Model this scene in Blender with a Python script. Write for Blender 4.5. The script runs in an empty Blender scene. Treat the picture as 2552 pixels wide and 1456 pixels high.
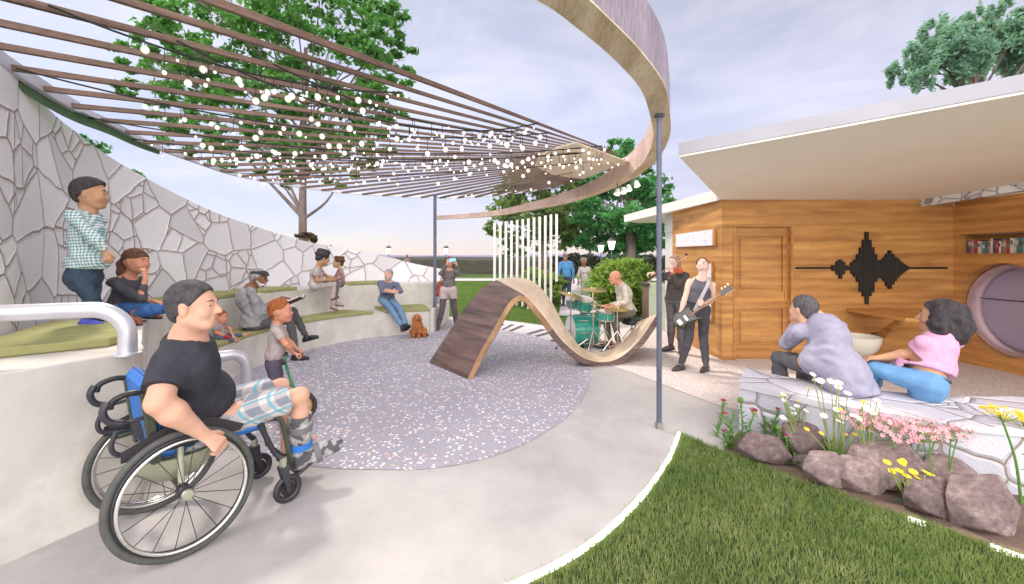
import bpy, math, random
import numpy as np
from mathutils import Vector, Matrix, noise
from math import sin, cos, pi, radians, sqrt
random.seed(7)
RS = np.random.RandomState(11)
SC = bpy.context.scene
COL = SC.collection
F, CX, HY, CZ = 1050.0, 1275.5, 642.0, 1.6      # focal length, centre, horizon of the survey of the place, eye height

def V(*a): return Vector(a)
def at(x, y, Y): return Vector(((x-CX)*Y/F, Y, CZ-(y-HY)*Y/F))
def gp(x, y, z=0.0):
    Y = (CZ-z)*F/(y-HY)
    return Vector(((x-CX)*Y/F, Y, z))

# ------------------------------------------------------------------ objects
ORG = {}
def tag(o, label=None, cat=None, group=None, kind=None):
    if label: o['label'] = label
    if cat: o['category'] = cat
    if group: o['group'] = group
    if kind: o['kind'] = kind
    return o
def thing(name, label, cat, loc=(0, 0, 0), group=None, kind=None):
    o = bpy.data.objects.new(name, None); COL.objects.link(o)
    o.empty_display_size = .1
    o.location = loc; ORG[o.name] = Vector(loc)
    return tag(o, label, cat, group, kind)

class MB:
    def __init__(s): s.v = []; s.f = []; s.uv = None; s.mi = []; s.m = 0
    def add(s, vs, fs):
        n = len(s.v); s.v += [tuple(v) for v in vs]
        s.f += [tuple(i+n for i in f) for f in fs]; s.mi += [s.m]*len(fs)
        return s
    def box(s, c, d, M=None, bev=0.0):
        hx, hy, hz = d[0]/2, d[1]/2, d[2]/2
        if bev > 0:
            b = min(bev, hx*.9, hy*.9, hz*.9)
            pts = []
            for sx in (-1, 1):
                for sy in (-1, 1):
                    for sz in (-1, 1):
                        pts += [V(sx*hx, sy*(hy-b), sz*(hz-b)), V(sx*(hx-b), sy*hy, sz*(hz-b)), V(sx*(hx-b), sy*(hy-b), sz*hz)]
            return s.hull(pts, c, M)
        vs = [V(x*hx, y*hy, z*hz) for x in (-1, 1) for y in (-1, 1) for z in (-1, 1)]
        fs = [(0,1,3,2),(4,6,7,5),(0,4,5,1),(2,3,7,6),(0,2,6,4),(1,5,7,3)]
        c = Vector(c)
        return s.add([(M @ v if M else v)+c for v in vs], fs)
    def hull(s, pts, c=(0, 0, 0), M=None):
        import bmesh
        bm = bmesh.new()
        for p in pts: bm.verts.new(p)
        bmesh.ops.convex_hull(bm, input=bm.verts)
        bm.verts.index_update()
        used = sorted({v.index for f in bm.faces for v in f.verts}); mp = {j: i for i, j in enumerate(used)}
        bm.verts.ensure_lookup_table()
        c = Vector(c)
        vs = [(M @ bm.verts[j].co if M else bm.verts[j].co)+c for j in used]
        fs = [tuple(mp[v.index] for v in f.verts) for f in bm.faces]
        bm.free()
        return s.add(vs, fs)
    def tube(s, pts, r, n=10, cap=True, flat=None):
        pts = [Vector(p) for p in pts]
        rs = r if isinstance(r, (list, tuple)) else [r]*len(pts)
        m = len(pts); vs = []; up = None
        for i, p in enumerate(pts):
            t = (pts[min(i+1, m-1)]-pts[max(i-1, 0)])
            t = t.normalized() if t.length > 1e-9 else V(0, 0, 1)
            if up is None:
                up = V(0, 0, 1) if abs(t.z) < .9 else V(1, 0, 0)
            a = t.cross(up)
            if a.length < 1e-4: a = t.cross(V(1, 0, 0)); 
            a.normalize(); b = a.cross(t).normalized(); up = b
            for k in range(n):
                an = 2*pi*k/n
                vs.append(p+(a*cos(an)+b*sin(an)*(flat or 1))*rs[i])
        fs = [(i*n+k, i*n+(k+1) % n, (i+1)*n+(k+1) % n, (i+1)*n+k) for i in range(m-1) for k in range(n)]
        if cap: fs += [tuple(range(n))[::-1], tuple((m-1)*n+k for k in range(n))]
        return s.add(vs, fs)
    def lathe(s, prof, c=(0, 0, 0), axis=(0, 0, 1), n=24, cap=True):
        ax = Vector(axis).normalized()
        a = ax.cross(V(0, 0, 1) if abs(ax.z) < .9 else V(1, 0, 0)).normalized(); b = ax.cross(a)
        c = Vector(c); vs = []
        for r, h in prof:
            for k in range(n):
                an = 2*pi*k/n
                vs.append(c+ax*h+(a*cos(an)+b*sin(an))*r)
        m = len(prof)
        fs = [(i*n+k, i*n+(k+1) % n, (i+1)*n+(k+1) % n, (i+1)*n+k) for i in range(m-1) for k in range(n)]
        if cap: fs += [tuple(range(n))[::-1], tuple((m-1)*n+k for k in range(n))]
        return s.add(vs, fs)
    def ell(s, c, rad, M=None, n=12, m=8):
        vs = []; c = Vector(c)
        for i in range(1, m):
            th = pi*i/m
            for k in range(n):
                ph = 2*pi*k/n
                vs.append(V(rad[0]*sin(th)*cos(ph), rad[1]*sin(th)*sin(ph), rad[2]*cos(th)))
        vs += [V(0, 0, rad[2]), V(0, 0, -rad[2])]
        fs = [(i*n+k, (i+1)*n+k, (i+1)*n+(k+1) % n, i*n+(k+1) % n) for i in range(m-2) for k in range(n)]
        t, bt = (m-1)*n, (m-1)*n+1
        fs += [(t, k, (k+1) % n) for k in range(n)]+[(bt, (m-2)*n+(k+1) % n, (m-2)*n+k) for k in range(n)]
        return s.add([(M @ v if M else v)+c for v in vs], fs)
    def prism(s, poly, z0, z1):       # poly: list of (x,y); z0,z1: numbers or functions of (x,y)
        g0 = z0 if callable(z0) else (lambda x, y: z0)
        g1 = z1 if callable(z1) else (lambda x, y: z1)
        n = len(poly)
        ar = sum(poly[i][0]*poly[(i+1) % n][1]-poly[(i+1) % n][0]*poly[i][1] for i in range(n))
        if ar < 0: poly = poly[::-1]
        vs = [(x, y, g0(x, y)) for x, y in poly]+[(x, y, g1(x, y)) for x, y in poly]
        fs = [tuple(range(n))[::-1], tuple(range(n, 2*n))]+[(i, (i+1) % n, n+(i+1) % n, n+i) for i in range(n)]
        return s.add(vs, fs)
    def sheet(s, poly, z):
        n = len(poly)
        ar = sum(poly[i][0]*poly[(i+1) % n][1]-poly[(i+1) % n][0]*poly[i][1] for i in range(n))
        if ar < 0: poly = poly[::-1]
        return s.add([(x, y, z) for x, y in poly], [tuple(range(n))])
    def build(s, name, m, parent=None, smooth=None, label=None, cat=None, group=None, kind=None):
        me = bpy.data.meshes.new(name)
        me.from_pydata([tuple(v) for v in s.v], [], s.f); 
        if s.uv:
            l = me.uv_layers.new(name='UVMap')
            for i, u in enumerate(s.uv): l.data[i].uv = u
        ms = m if isinstance(m, (list, tuple)) else [m]
        for q in ms: me.materials.append(q)
        if len(ms) > 1: me.polygons.foreach_set('material_index', s.mi)
        return link(name, me, parent, smooth, label, cat, group, kind)

def link(name, me, parent=None, smooth=None, label=None, cat=None, group=None, kind=None):
    me.validate(); me.update()
    o = bpy.data.objects.new(name, me); COL.objects.link(o)
    if smooth is not None and len(me.polygons):
        me.polygons.foreach_set('use_smooth', [True]*len(me.polygons))
        if smooth < 170: me.set_sharp_from_angle(angle=radians(smooth))
    if parent is not None:
        org = ORG[parent.name]
        me.transform(Matrix.Translation(-org))
        o.parent = parent; ORG[o.name] = org
    else:
        # put the origin at the base of the thing
        if len(me.vertices):
            co = np.empty(len(me.vertices)*3, 'f'); me.vertices.foreach_get('co', co); co = co.reshape(-1, 3)
            c = Vector(((co[:, 0].min()+co[:, 0].max())/2, (co[:, 1].min()+co[:, 1].max())/2, co[:, 2].min()))
            me.transform(Matrix.Translation(-c)); o.location = c
        ORG[o.name] = Vector(o.location)
    return tag(o, label, cat, group, kind)

def mesh_np(name, verts, faces, m, parent=None, smooth=None, **k):
    """verts (n,3) array, faces (m,k) array"""
    me = bpy.data.meshes.new(name)
    verts = np.asarray(verts, 'f'); faces = np.asarray(faces, 'i')
    me.vertices.add(len(verts)); me.vertices.foreach_set('co', verts.ravel())
    w = faces.shape[1]
    me.loops.add(len(faces)*w); me.loops.foreach_set('vertex_index', faces.ravel())
    me.polygons.add(len(faces)); me.polygons.foreach_set('loop_start', np.arange(0, len(faces)*w, w, dtype='i'))
    me.update(calc_edges=True)
    for q in (m if isinstance(m, (list, tuple)) else [m]): me.materials.append(q)
    return link(name, me, parent, smooth, **k)

def bez(pts, n=8, closed=False):
    """Catmull-Rom through the points"""
    pts = [Vector(p) for p in pts]; out = []
    m = len(pts)
    for i in range(m if closed else m-1):
        if closed: p0, p1, p2, p3 = pts[i-1], pts[i], pts[(i+1) % m], pts[(i+2) % m]
        else: p0, p1, p2, p3 = pts[max(i-1, 0)], pts[i], pts[i+1], pts[min(i+2, m-1)]
        for k in range(n):
            t = k/n
            out.append(.5*((2*p1)+(p2-p0)*t+(2*p0-5*p1+4*p2-p3)*t*t+(3*p1-p0-3*p2+p3)*t**3))
    if not closed: out.append(pts[-1])
    return out
def resample(pts, n):
    L = [0]
    for i in range(1, len(pts)): L.append(L[-1]+(pts[i]-pts[i-1]).length)
    out = []; j = 0
    for k in range(n+1):
        d = L[-1]*k/n
        while j < len(L)-2 and L[j+1] < d: j += 1
        t = (d-L[j])/max(L[j+1]-L[j], 1e-9); out.append(pts[j].lerp(pts[j+1], min(max(t, 0), 1)))
    return out

# ------------------------------------------------------------------ materials
def srgb(r, g, b):
    f = lambda c: (c/255/12.92 if c/255 <= .04045 else ((c/255+.055)/1.055)**2.4)
    return (f(r), f(g), f(b))
class NT:
    def __init__(s, name):
        s.m = bpy.data.materials.new(name); s.m.use_nodes = True
        s.t = s.m.node_tree; s.N = s.t.nodes; s.L = s.t.links
        s.b = s.N['Principled BSDF']
    def n(s, typ, **k):
        o = s.N.new(typ)
        for a, v in k.items():
            if a.startswith('i_'):
                key = a[2:].replace('_', ' ')
                key = int(key) if key.isdigit() else key
                o.inputs[key].default_value = v
            else: setattr(o, a, v)
        return o
    def l(s, a, b): s.L.new(a, b); return s
    def coord(s, kind='Object', scale=(1, 1, 1), rot=(0, 0, 0)):
        t = s.n('ShaderNodeTexCoord'); mp = s.n('ShaderNodeMapping')
        mp.inputs['Scale'].default_value = scale; mp.inputs['Rotation'].default_value = rot
        s.l(t.outputs[kind], mp.inputs['Vector']); return mp.outputs['Vector']
    def noise(s, vec, sc, det=3, rough=.6):
        o = s.n('ShaderNodeTexNoise'); o.inputs['Scale'].default_value = sc; o.inputs['Detail'].default_value = det
        o.inputs['Roughness'].default_value = rough; s.l(vec, o.inputs['Vector']); return o.outputs['Fac']
    def ramp(s, fac, stops):
        o = s.n('ShaderNodeValToRGB'); r = o.color_ramp
        while len(r.elements) < len(stops): r.elements.new(.5)
        for e, (p, c) in zip(r.elements, stops): e.position = p; e.color = (*c, 1)
        s.l(fac, o.inputs['Fac']); return o.outputs['Color']
    def mix(s, fac, a, b, mode='MIX'):
        o = s.n('ShaderNodeMix', data_type='RGBA', blend_type=mode)
        for sock, v in ((o.inputs[0], fac), (o.inputs[6], a), (o.inputs[7], b)):
            if isinstance(v, (int, float)): sock.default_value = v
            elif isinstance(v, tuple): sock.default_value = (*v[:3], 1)
            else: s.l(v, sock)
        return o.outputs[2]
    def math(s, op, a, b=0.0, c=None):
        o = s.n('ShaderNodeMath', operation=op)
        for i, v in enumerate((a, b) if c is None else (a, b, c)):
            if isinstance(v, (int, float)): o.inputs[i].default_value = v
            else: s.l(v, o.inputs[i])
        return o.outputs[0]
    def bump(s, h, st=.3, d=.01):
        o = s.n('ShaderNodeBump'); o.inputs['Strength'].default_value = st; o.inputs['Distance'].default_value = d
        s.l(h, o.inputs['Height']); s.l(o.outputs['Normal'], s.b.inputs['Normal']); return s
    def col(s, c):
        if isinstance(c, tuple): s.b.inputs['Base Color'].default_value = (*c[:3], 1)
        else: s.l(c, s.b.inputs['Base Color'])
        return s
    def fin(s, rough=.6, metal=0.0, spec=.4, coat=0.0):
        s.b.inputs['Roughness'].default_value = rough; s.b.inputs['Metallic'].default_value = metal
        s.b.inputs['Specular IOR Level'].default_value = spec
        if coat: s.b.inputs['Coat Weight'].default_value = coat; s.b.inputs['Coat Roughness'].default_value = .15
        return s.m
_mc = {}
def M(name, c, rough=.6, metal=0.0, var=.12, sc=8.0, bump=.0, bsc=60.0, spec=.4, coat=0.0, obj='Object'):
    """plain procedural material: colour with soft mottling and a fine bump"""
    if name in _mc: return _mc[name]
    t = NT(name); v = t.coord(obj)
    f = t.noise(v, sc, 4)
    a = tuple(min(1, x*(1+var)) for x in c); b = tuple(x*(1-var) for x in c)
    t.col(t.ramp(f, [(.3, b), (.7, a)]))
    if bump: t.bump(t.noise(v, bsc, 3), bump, .004)
    _mc[name] = t.fin(rough, metal, spec, coat); return _mc[name]
def emis(name, c, st):
    t = NT(name); t.col(c); t.b.inputs['Emission Color'].default_value = (*c, 1); t.b.inputs['Emission Strength'].default_value = st
    return t.fin(.5)

# ------------------------------------------------------------------ soft solids (distance fields -> one closed skin)
class Soft:
    def __init__(s, k=.02): s.p = []; s.k = k; s.cuts = []; s.wr = 0; s.ws = 30
    def cap(s, a, b, ra, rb=None, fd=None, fl=1.0, k=None):
        s.p.append((np.array(a, float), np.array(b, float), ra, ra if rb is None else rb, None if fd is None else np.array(Vector(fd).normalized()), fl, k)); return s
    def chain(s, pts, rs, k=None, fd=None, fl=1.0):
        for i in range(len(pts)-1): s.cap(pts[i], pts[i+1], rs[i], rs[i+1], fd, fl, k)
        return s
    def ell(s, c, rad, axes, k=None):      # axes: three unit vectors
        s.p.append(('e', np.array(c, float), np.array(rad, float), np.array([list(a) for a in axes], float), k)); return s
    def cut(s, p, n): s.cuts.append((np.array(p, float), np.array(Vector(n).normalized()), None, 0)); return s   # removes the side n points to
    def cutb(s, p, n, c, r): s.cuts.append((np.array(p, float), np.array(Vector(n).normalized()), np.array(c, float), r)); return s  # only within r of c
    def mesh(s, h):
        los, his = [], []
        for q in s.p:
            if isinstance(q[0], str): r = q[2].max(); los.append(q[1]-r); his.append(q[1]+r)
            else:
                r = max(q[2], q[3]); los.append(np.minimum(q[0], q[1])-r); his.append(np.maximum(q[0], q[1])+r)
        lo = np.min(los, 0)-4*h-.005; hi = np.max(his, 0)+4*h+.005
        n = np.ceil((hi-lo)/h).astype(int)+1
        ax = [lo[i]+h*np.arange(n[i]) for i in range(3)]
        val = np.full(n, .2, 'f')
        for q in s.p:
            kk = (q[-1] if q[-1] is not None else s.k); kk = max(kk, 1e-4)
            if isinstance(q[0], str): r = q[2].max(); a = q[1]-r; b = q[1]+r
            else: r = max(q[2], q[3]); a = np.minimum(q[0], q[1])-r; b = np.maximum(q[0], q[1])+r
            pad = kk*1.5+3*h
            i0 = np.maximum(((a-pad-lo)/h).astype(int), 0); i1 = np.minimum(((b+pad-lo)/h).astype(int)+2, n)
            X, Y, Z = np.meshgrid(ax[0][i0[0]:i1[0]], ax[1][i0[1]:i1[1]], ax[2][i0[2]:i1[2]], indexing='ij')
            P = np.stack([X, Y, Z], -1)
            if isinstance(q[0], str):
                L = (P-q[1]) @ q[3].T
                k0 = np.linalg.norm(L/q[2], axis=-1); k1 = np.linalg.norm(L/q[2]**2, axis=-1)
                d = k0*(k0-1)/np.maximum(k1, 1e-6)
            else:
                a_, b_, ra, rb, fd, fl, _ = q
                ab = b_-a_; L2 = max(ab @ ab, 1e-9)
                t = np.clip(((P-a_) @ ab)/L2, 0, 1)
                D = P-a_-t[..., None]*ab
                if fd is not None:
                    D = D+fd*((D @ fd)*(1/fl-1))[..., None]
                d = np.linalg.norm(D, axis=-1)-(ra+(rb-ra)*t)
                if fd is not None: d = d*min(1, (fl+1)/2)
            sub = val[i0[0]:i1[0], i0[1]:i1[1], i0[2]:i1[2]]
            hh = np.maximum(kk-np.abs(sub-d), 0)/kk
            val[i0[0]:i1[0], i0[1]:i1[1], i0[2]:i1[2]] = np.minimum(sub, d)-hh*hh*kk*.25
        X, Y, Z = np.meshgrid(*ax, indexing='ij', sparse=True)
        if s.wr:
            w = s.ws
            val += (s.wr*(np.sin(X*w+2.1*np.sin(Z*w*.6+1)+Y*w*.5)*np.sin(Z*w*.9+1.7*np.sin(Y*w*.8)+X*w*.4)+.5*np.sin((X+Y)*w*1.9+3*np.sin(Z*w*.9)))).astype('f')
        for p, nn, c, r in s.cuts:
            d = (X-p[0])*nn[0]+(Y-p[1])*nn[1]+(Z-p[2])*nn[2]
            if c is None: val = np.maximum(val, d).astype('f')
            else:
                near = ((X-c[0])**2+(Y-c[1])**2+(Z-c[2])**2) < r*r
                val = np.where(near, np.maximum(val, d), val).astype('f')
        val[0], val[-1], val[:, 0], val[:, -1], val[:, :, 0], val[:, :, -1] = [.05]*6
        ins = val < 0
        c = ins[:-1, :-1, :-1].astype('i1')
        for dx in (0, 1):
            for dy in (0, 1):
                for dz in (0, 1):
                    if dx+dy+dz: c = c+ins[dx:n[0]-1+dx, dy:n[1]-1+dy, dz:n[2]-1+dz]
        act = (c > 0) & (c < 8); idx = np.argwhere(act)
        vid = np.full(act.shape, -1, 'i4'); vid[act] = np.arange(len(idx))
        sm = np.zeros((len(idx), 3)); ct = np.zeros(len(idx))
        cor = [(x, y, z) for x in (0, 1) for y in (0, 1) for z in (0, 1)]
        for i, a in enumerate(cor):
            for b in cor[i+1:]:
                if sum(abs(a[j]-b[j]) for j in range(3)) != 1: continue
                va = val[idx[:, 0]+a[0], idx[:, 1]+a[1], idx[:, 2]+a[2]]; vb = val[idx[:, 0]+b[0], idx[:, 1]+b[1], idx[:, 2]+b[2]]
                x = (va < 0) != (vb < 0); t = np.where(x, va/np.where(x, va-vb, 1), 0)
                pt = np.array(a)+t[:, None]*(np.array(b)-np.array(a))
                sm[x] += pt[x]; ct += x
        vs = lo+h*(idx+sm/np.maximum(ct, 1)[:, None])
        qs = []
        for axn in range(3):
            sl0 = [slice(None)]*3; sl1 = [slice(None)]*3; sl0[axn] = slice(0, -1); sl1[axn] = slice(1, None)
            A = ins[tuple(sl0)]; B = ins[tuple(sl1)]
            e = np.argwhere(A != B); u, w = (axn+1) % 3, (axn+2) % 3
            e = e[(e[:, u] > 0) & (e[:, w] > 0) & (e[:, u] < n[u]-1) & (e[:, w] < n[w]-1)]
            fl = A[e[:, 0], e[:, 1], e[:, 2]]
            def g(du, dw):
                z = e.copy(); z[:, u] -= du; z[:, w] -= dw; return vid[z[:, 0], z[:, 1], z[:, 2]]
            q = np.stack([g(1, 1), g(0, 1), g(0, 0), g(1, 0)], 1)
            q[~fl] = q[~fl][:, ::-1]; qs.append(q)
        return vs, np.concatenate(qs)
    def build(s, name, m, h=.01, parent=None, **k):
        v, f = s.mesh(h)
        return mesh_np(name, v, f, m, parent, 180, **k)
# ================================================================== camera, sky, sun
cam = bpy.data.cameras.new('camera'); co = bpy.data.objects.new('camera', cam); COL.objects.link(co)
co.location = (0, 0, CZ); co.rotation_euler = (pi/2, 0, 0)
cam.sensor_width = 36; cam.lens = F/2551*36; cam.shift_y = -(728-HY)/2551; cam.clip_end = 6000; cam.clip_start = .05
SC.camera = co
SC.view_settings.view_transform = 'Standard'; SC.view_settings.look = 'None'
SC.view_settings.exposure = .46; SC.view_settings.gamma = 1
TS = Vector((-.40, .54, .74)).normalized()
sun = bpy.data.lights.new('sun', 'SUN'); sun.energy = 2.8; sun.angle = radians(7); sun.color = (1, .90, .76)
so = bpy.data.objects.new('sun', sun); COL.objects.link(so); so.rotation_euler = TS.to_track_quat('Z', 'Y').to_euler(); so.location = (-20, 40, 50)
w = bpy.data.worlds.new('World'); SC.world = w; w.use_nodes = True
wt = w.node_tree; bg = wt.nodes['Background']; wo = wt.nodes['World Output']
sk = wt.nodes.new('ShaderNodeTexSky'); sk.sky_type = 'NISHITA'; sk.sun_disc = False
sk.sun_elevation = math.asin(TS.z); sk.sun_rotation = math.atan2(TS.x, TS.y); sk.air_density = .8; sk.dust_density = .2
wt.links.new(sk.outputs[0], bg.inputs[0]); bg.inputs[1].default_value = .05
tc = wt.nodes.new('ShaderNodeTexCoord'); sep = wt.nodes.new('ShaderNodeSeparateXYZ'); wt.links.new(tc.outputs['Generated'], sep.inputs[0])
rp = wt.nodes.new('ShaderNodeValToRGB'); wt.links.new(sep.outputs[2], rp.inputs[0])
stops = [(0, (.36, .21, .24)), (.035, (.42, .28, .31)), (.12, (.54, .43, .48)), (.3, (.66, .62, .68)), (.55, (.63, .58, .57)), (1, (.60, .56, .54))]
while len(rp.color_ramp.elements) < len(stops): rp.color_ramp.elements.new(.5)
for e, (p, c) in zip(rp.color_ramp.elements, stops): e.position = p; e.color = (*c, 1)
mp = wt.nodes.new('ShaderNodeMapping'); mp.inputs['Scale'].default_value = (1.1, 1.6, 4.2); mp.inputs['Rotation'].default_value = (0, .12, .5)
wt.links.new(tc.outputs['Generated'], mp.inputs[0])
nz = wt.nodes.new('ShaderNodeTexNoise'); nz.inputs['Scale'].default_value = 1.7; nz.inputs['Detail'].default_value = 7; nz.inputs['Roughness'].default_value = .62; nz.inputs['Distortion'].default_value = .5
wt.links.new(mp.outputs[0], nz.inputs[0])
cr = wt.nodes.new('ShaderNodeValToRGB'); cr.color_ramp.elements[0].position = .38; cr.color_ramp.elements[1].position = .66
cr.color_ramp.elements[0].color = (.80, .815, .88, 1); cr.color_ramp.elements[1].color = (1.22, 1.20, 1.20, 1)
wt.links.new(nz.outputs[0], cr.inputs[0])
mx = wt.nodes.new('ShaderNodeMix'); mx.data_type = 'RGBA'; mx.blend_type = 'MULTIPLY'; mx.inputs[0].default_value = 1
wt.links.new(rp.outputs[0], mx.inputs[6]); wt.links.new(cr.outputs[0], mx.inputs[7])
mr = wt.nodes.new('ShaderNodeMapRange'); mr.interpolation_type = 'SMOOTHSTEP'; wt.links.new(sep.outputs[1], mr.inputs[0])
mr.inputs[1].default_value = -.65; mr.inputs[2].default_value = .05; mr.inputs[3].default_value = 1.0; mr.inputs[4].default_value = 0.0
mb = wt.nodes.new('ShaderNodeMix'); mb.data_type = 'RGBA'; mb.blend_type = 'MIX'; wt.links.new(mr.outputs[0], mb.inputs[0]); wt.links.new(mx.outputs[2], mb.inputs[6]); mb.inputs[7].default_value = (4.3, 4.0, 3.85, 1)  # unseen sky behind the camera, brightened to light the surfaces facing it
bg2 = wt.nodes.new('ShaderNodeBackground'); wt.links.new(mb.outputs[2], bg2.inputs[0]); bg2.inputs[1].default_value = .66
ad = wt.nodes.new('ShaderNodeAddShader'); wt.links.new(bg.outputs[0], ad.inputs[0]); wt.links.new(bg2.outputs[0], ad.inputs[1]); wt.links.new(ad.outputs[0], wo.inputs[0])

# ================================================================== surfaces
def concrete(name, c, st=.16, sc=1.3):
    t = NT(name); v = t.coord()
    a = t.noise(v, sc, 8, .66); b = t.noise(v, sc*7, 5, .6); g = t.noise(v, 160, 2)
    base = t.ramp(a, [(.36, tuple(x*(1-st) for x in c)), (.46, tuple(x*(1-st*.35) for x in c)), (.52, c), (.64, tuple(min(1, x*(1+st*.7)) for x in c))])
    st2 = t.noise(v, sc*.55, 9, .72); e2 = t.ramp(st2, [(.52, (0, 0, 0)), (.56, (1, 1, 1))]); base = t.mix(t.math('MULTIPLY', e2, .45), base, tuple(x*q_ for x, q_ in zip(c, (.80, .79, .84))))
    m2 = t.mix(t.math('MULTIPLY', b, .35), base, tuple(x*.72 for x in c), 'MIX')
    t.col(m2); t.bump(t.math('ADD', t.math('MULTIPLY', b, .6), t.math('MULTIPLY', g, .3)), .25, .006)
    return t.fin(.82, spec=.25)
MC_bench = concrete('bench_concrete', (.66, .63, .58), .24)
MC_plaza = concrete('plaza_concrete', (.45, .43, .43), .20, .8)
MC_path = concrete('path_concrete', (.52, .48, .51), .08)
def terrazzo(name, base, sc):
    t = NT(name); v = t.coord()
    vo = t.n('ShaderNodeTexVoronoi', feature='F1'); vo.inputs['Scale'].default_value = sc; t.l(v, vo.inputs['Vector'])
    v2 = t.n('ShaderNodeTexVoronoi', feature='F1'); v2.inputs['Scale'].default_value = sc*1.9; t.l(v, v2.inputs['Vector'])
    sp = t.n('ShaderNodeSeparateColor'); t.l(vo.outputs['Color'], sp.inputs[0])
    big = t.noise(v, 1.1, 4)
    chip = t.ramp(sp.outputs[0], [(0, (.80, .76, .78)), (.45, (.82, .80, .84)), (.55, (.70, .40, .34)), (.68, (.78, .62, .58)), (.8, (.36, .34, .44))])
    chip.node.color_ramp.interpolation = 'CONSTANT'
    g = t.math('GREATER_THAN', sp.outputs[1], .48)
    near = t.math('LESS_THAN', vo.outputs['Distance'], .40)
    m1 = t.math('MULTIPLY', g, near)
    b0 = t.mix(big, tuple(x*.86 for x in base), tuple(x*1.12 for x in base))
    s2 = t.math('LESS_THAN', v2.outputs['Distance'], .22)
    b1 = t.mix(t.math('MULTIPLY', s2, .6), b0, (.66, .62, .66))
    t.col(t.mix(m1, b1, chip)); t.bump(t.noise(v, 90, 3), .15, .003)
    return t.fin(.75, spec=.3)
MT = terrazzo('speckled_rubber', (.34, .33, .39), 29)
MT2 = terrazzo('exposed_aggregate', (.56, .50, .48), 40)
def stone(name, uv=True, sc=1.9, a=(.82, .80, .85), b=(.87, .86, .89), joint=(.33, .28, .25), jw=.017):
    t = NT(name)
    v = t.coord('UV' if uv else 'Object', (sc, sc*1.08, sc))
    # bend the joints a little
    nn = t.n('ShaderNodeTexNoise'); nn.inputs['Scale'].default_value = 1.3; nn.inputs['Detail'].default_value = 3; t.l(v, nn.inputs['Vector'])
    ma = t.n('ShaderNodeVectorMath', operation='MULTIPLY_ADD'); t.l(nn.outputs['Color'], ma.inputs[0]); ma.inputs[1].default_value = (.22, .22, .22); t.l(v, ma.inputs[2])
    dims = '2D' if uv else '3D'
    e = t.n('ShaderNodeTexVoronoi', feature='DISTANCE_TO_EDGE', voronoi_dimensions=dims); e.inputs['Scale'].default_value = 1; t.l(ma.outputs[0], e.inputs['Vector'])
    c = t.n('ShaderNodeTexVoronoi', feature='F1', voronoi_dimensions=dims); c.inputs['Scale'].default_value = 1; t.l(ma.outputs[0], c.inputs['Vector'])
    for q in (e, c): q.inputs['Randomness'].default_value = .95
    sp = t.n('ShaderNodeSeparateColor'); t.l(c.outputs['Color'], sp.inputs[0])
    vo = t.coord('Object')
    f = t.noise(vo, 6, 6, .65); f2 = t.noise(vo, 70, 3)
    st = t.mix(sp.outputs[0], tuple(x*.76 for x in a), b); st = t.mix(t.math('MULTIPLY', f, .4), st, tuple(x*.80 for x in a)); 
    jn = t.noise(vo, 1.7, 3)
    th = t.math('MULTIPLY_ADD', jn, jw*1.3, jw*.35)
    e2 = t.n('ShaderNodeTexVoronoi', feature='DISTANCE_TO_EDGE', voronoi_dimensions=dims); e2.inputs['Scale'].default_value = 1.9; t.l(ma.outputs[0], e2.inputs['Vector'])
    ed2 = t.math('ADD', t.math('MULTIPLY', e2.outputs['Distance'], .45), t.math('MULTIPLY', t.math('GREATER_THAN', sp.outputs[1], .2), 9))
    ed = t.math('MINIMUM', e.outputs['Distance'], ed2)
    j = t.math('LESS_THAN', ed, th)
    t.col(t.mix(j, st, joint))
    h = t.math('MULTIPLY', t.math('MINIMUM', ed, .07), 8)
    t.bump(t.math('ADD', h, t.math('MULTIPLY', f2, .25)), .9, .03)
    return t.fin(.85, spec=.2)
MS = stone('flagstone_wall', sc=2.0)
MS_seat = stone('flagstone_seat', uv=False, sc=2.3, jw=.014, a=(.66, .64, .72), b=(.80, .77, .82))
def wood(name, c1, c2, scale=(1, 1, 10), rough=.5, knots=True, lines=26, bump=.12, spec=.35, wave=.05):
    t = NT(name); v = t.coord('Object', scale)
    d = t.noise(v, .9, 5, .6)
    w = t.n('ShaderNodeTexWave', wave_type='BANDS', bands_direction='Z'); w.inputs['Scale'].default_value = .25; w.inputs['Distortion'].default_value = 12
    w.inputs['Detail'].default_value = 3; w.inputs['Detail Scale'].default_value = .9; t.l(v, w.inputs['Vector'])
    fine = t.noise(v, lines, 4, .7)
    f = t.math('ADD', t.math('MULTIPLY', w.outputs['Fac'], wave), t.math('MULTIPLY', fine, .45)); f = t.math('ADD', f, t.math('MULTIPLY', d, .55-wave))
    c = t.ramp(f, [(.38, c1), (.64, c2)])
    if knots:
        k = t.n('ShaderNodeTexVoronoi', feature='F1'); k.inputs['Scale'].default_value = .95; t.l(t.coord('Object', (.9, .9, 2.2)), k.inputs['Vector'])
        kk = t.n('ShaderNodeMapRange'); kk.inputs[1].default_value = .05; kk.inputs[2].default_value = .16; kk.inputs[3].default_value = .75; kk.inputs[4].default_value = 0; t.l(k.outputs['Distance'], kk.inputs[0])
        c = t.mix(t.math('MULTIPLY', kk.outputs[0], fine), c, tuple(x*.28 for x in c1))
    t.col(c); t.bump(fine, bump, .004)
    return t.fin(rough, spec=spec)
MW = wood('oak_cladding', (.33, .135, .038), (.72, .39, .125), lines=34)
MW_bay = wood('oak_bay', (.33, .135, .038), (.69, .36, .115), lines=34)
MW_dark = wood('dark_shaded_ribbon_wood', (.055, .035, .032), (.26, .17, .15), (1.0, 1.0, 12), .42, False, 22)
MW_pale = wood('pale_lit_ribbon_wood', (.50, .38, .28), (.78, .66, .52), (2, 2, 5), .55, False, 22)
MW_edge = wood('ribbon_edge_wood', (.24, .13, .07), (.52, .33, .18), (5, 5, 2), .55, False, 16)
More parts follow.
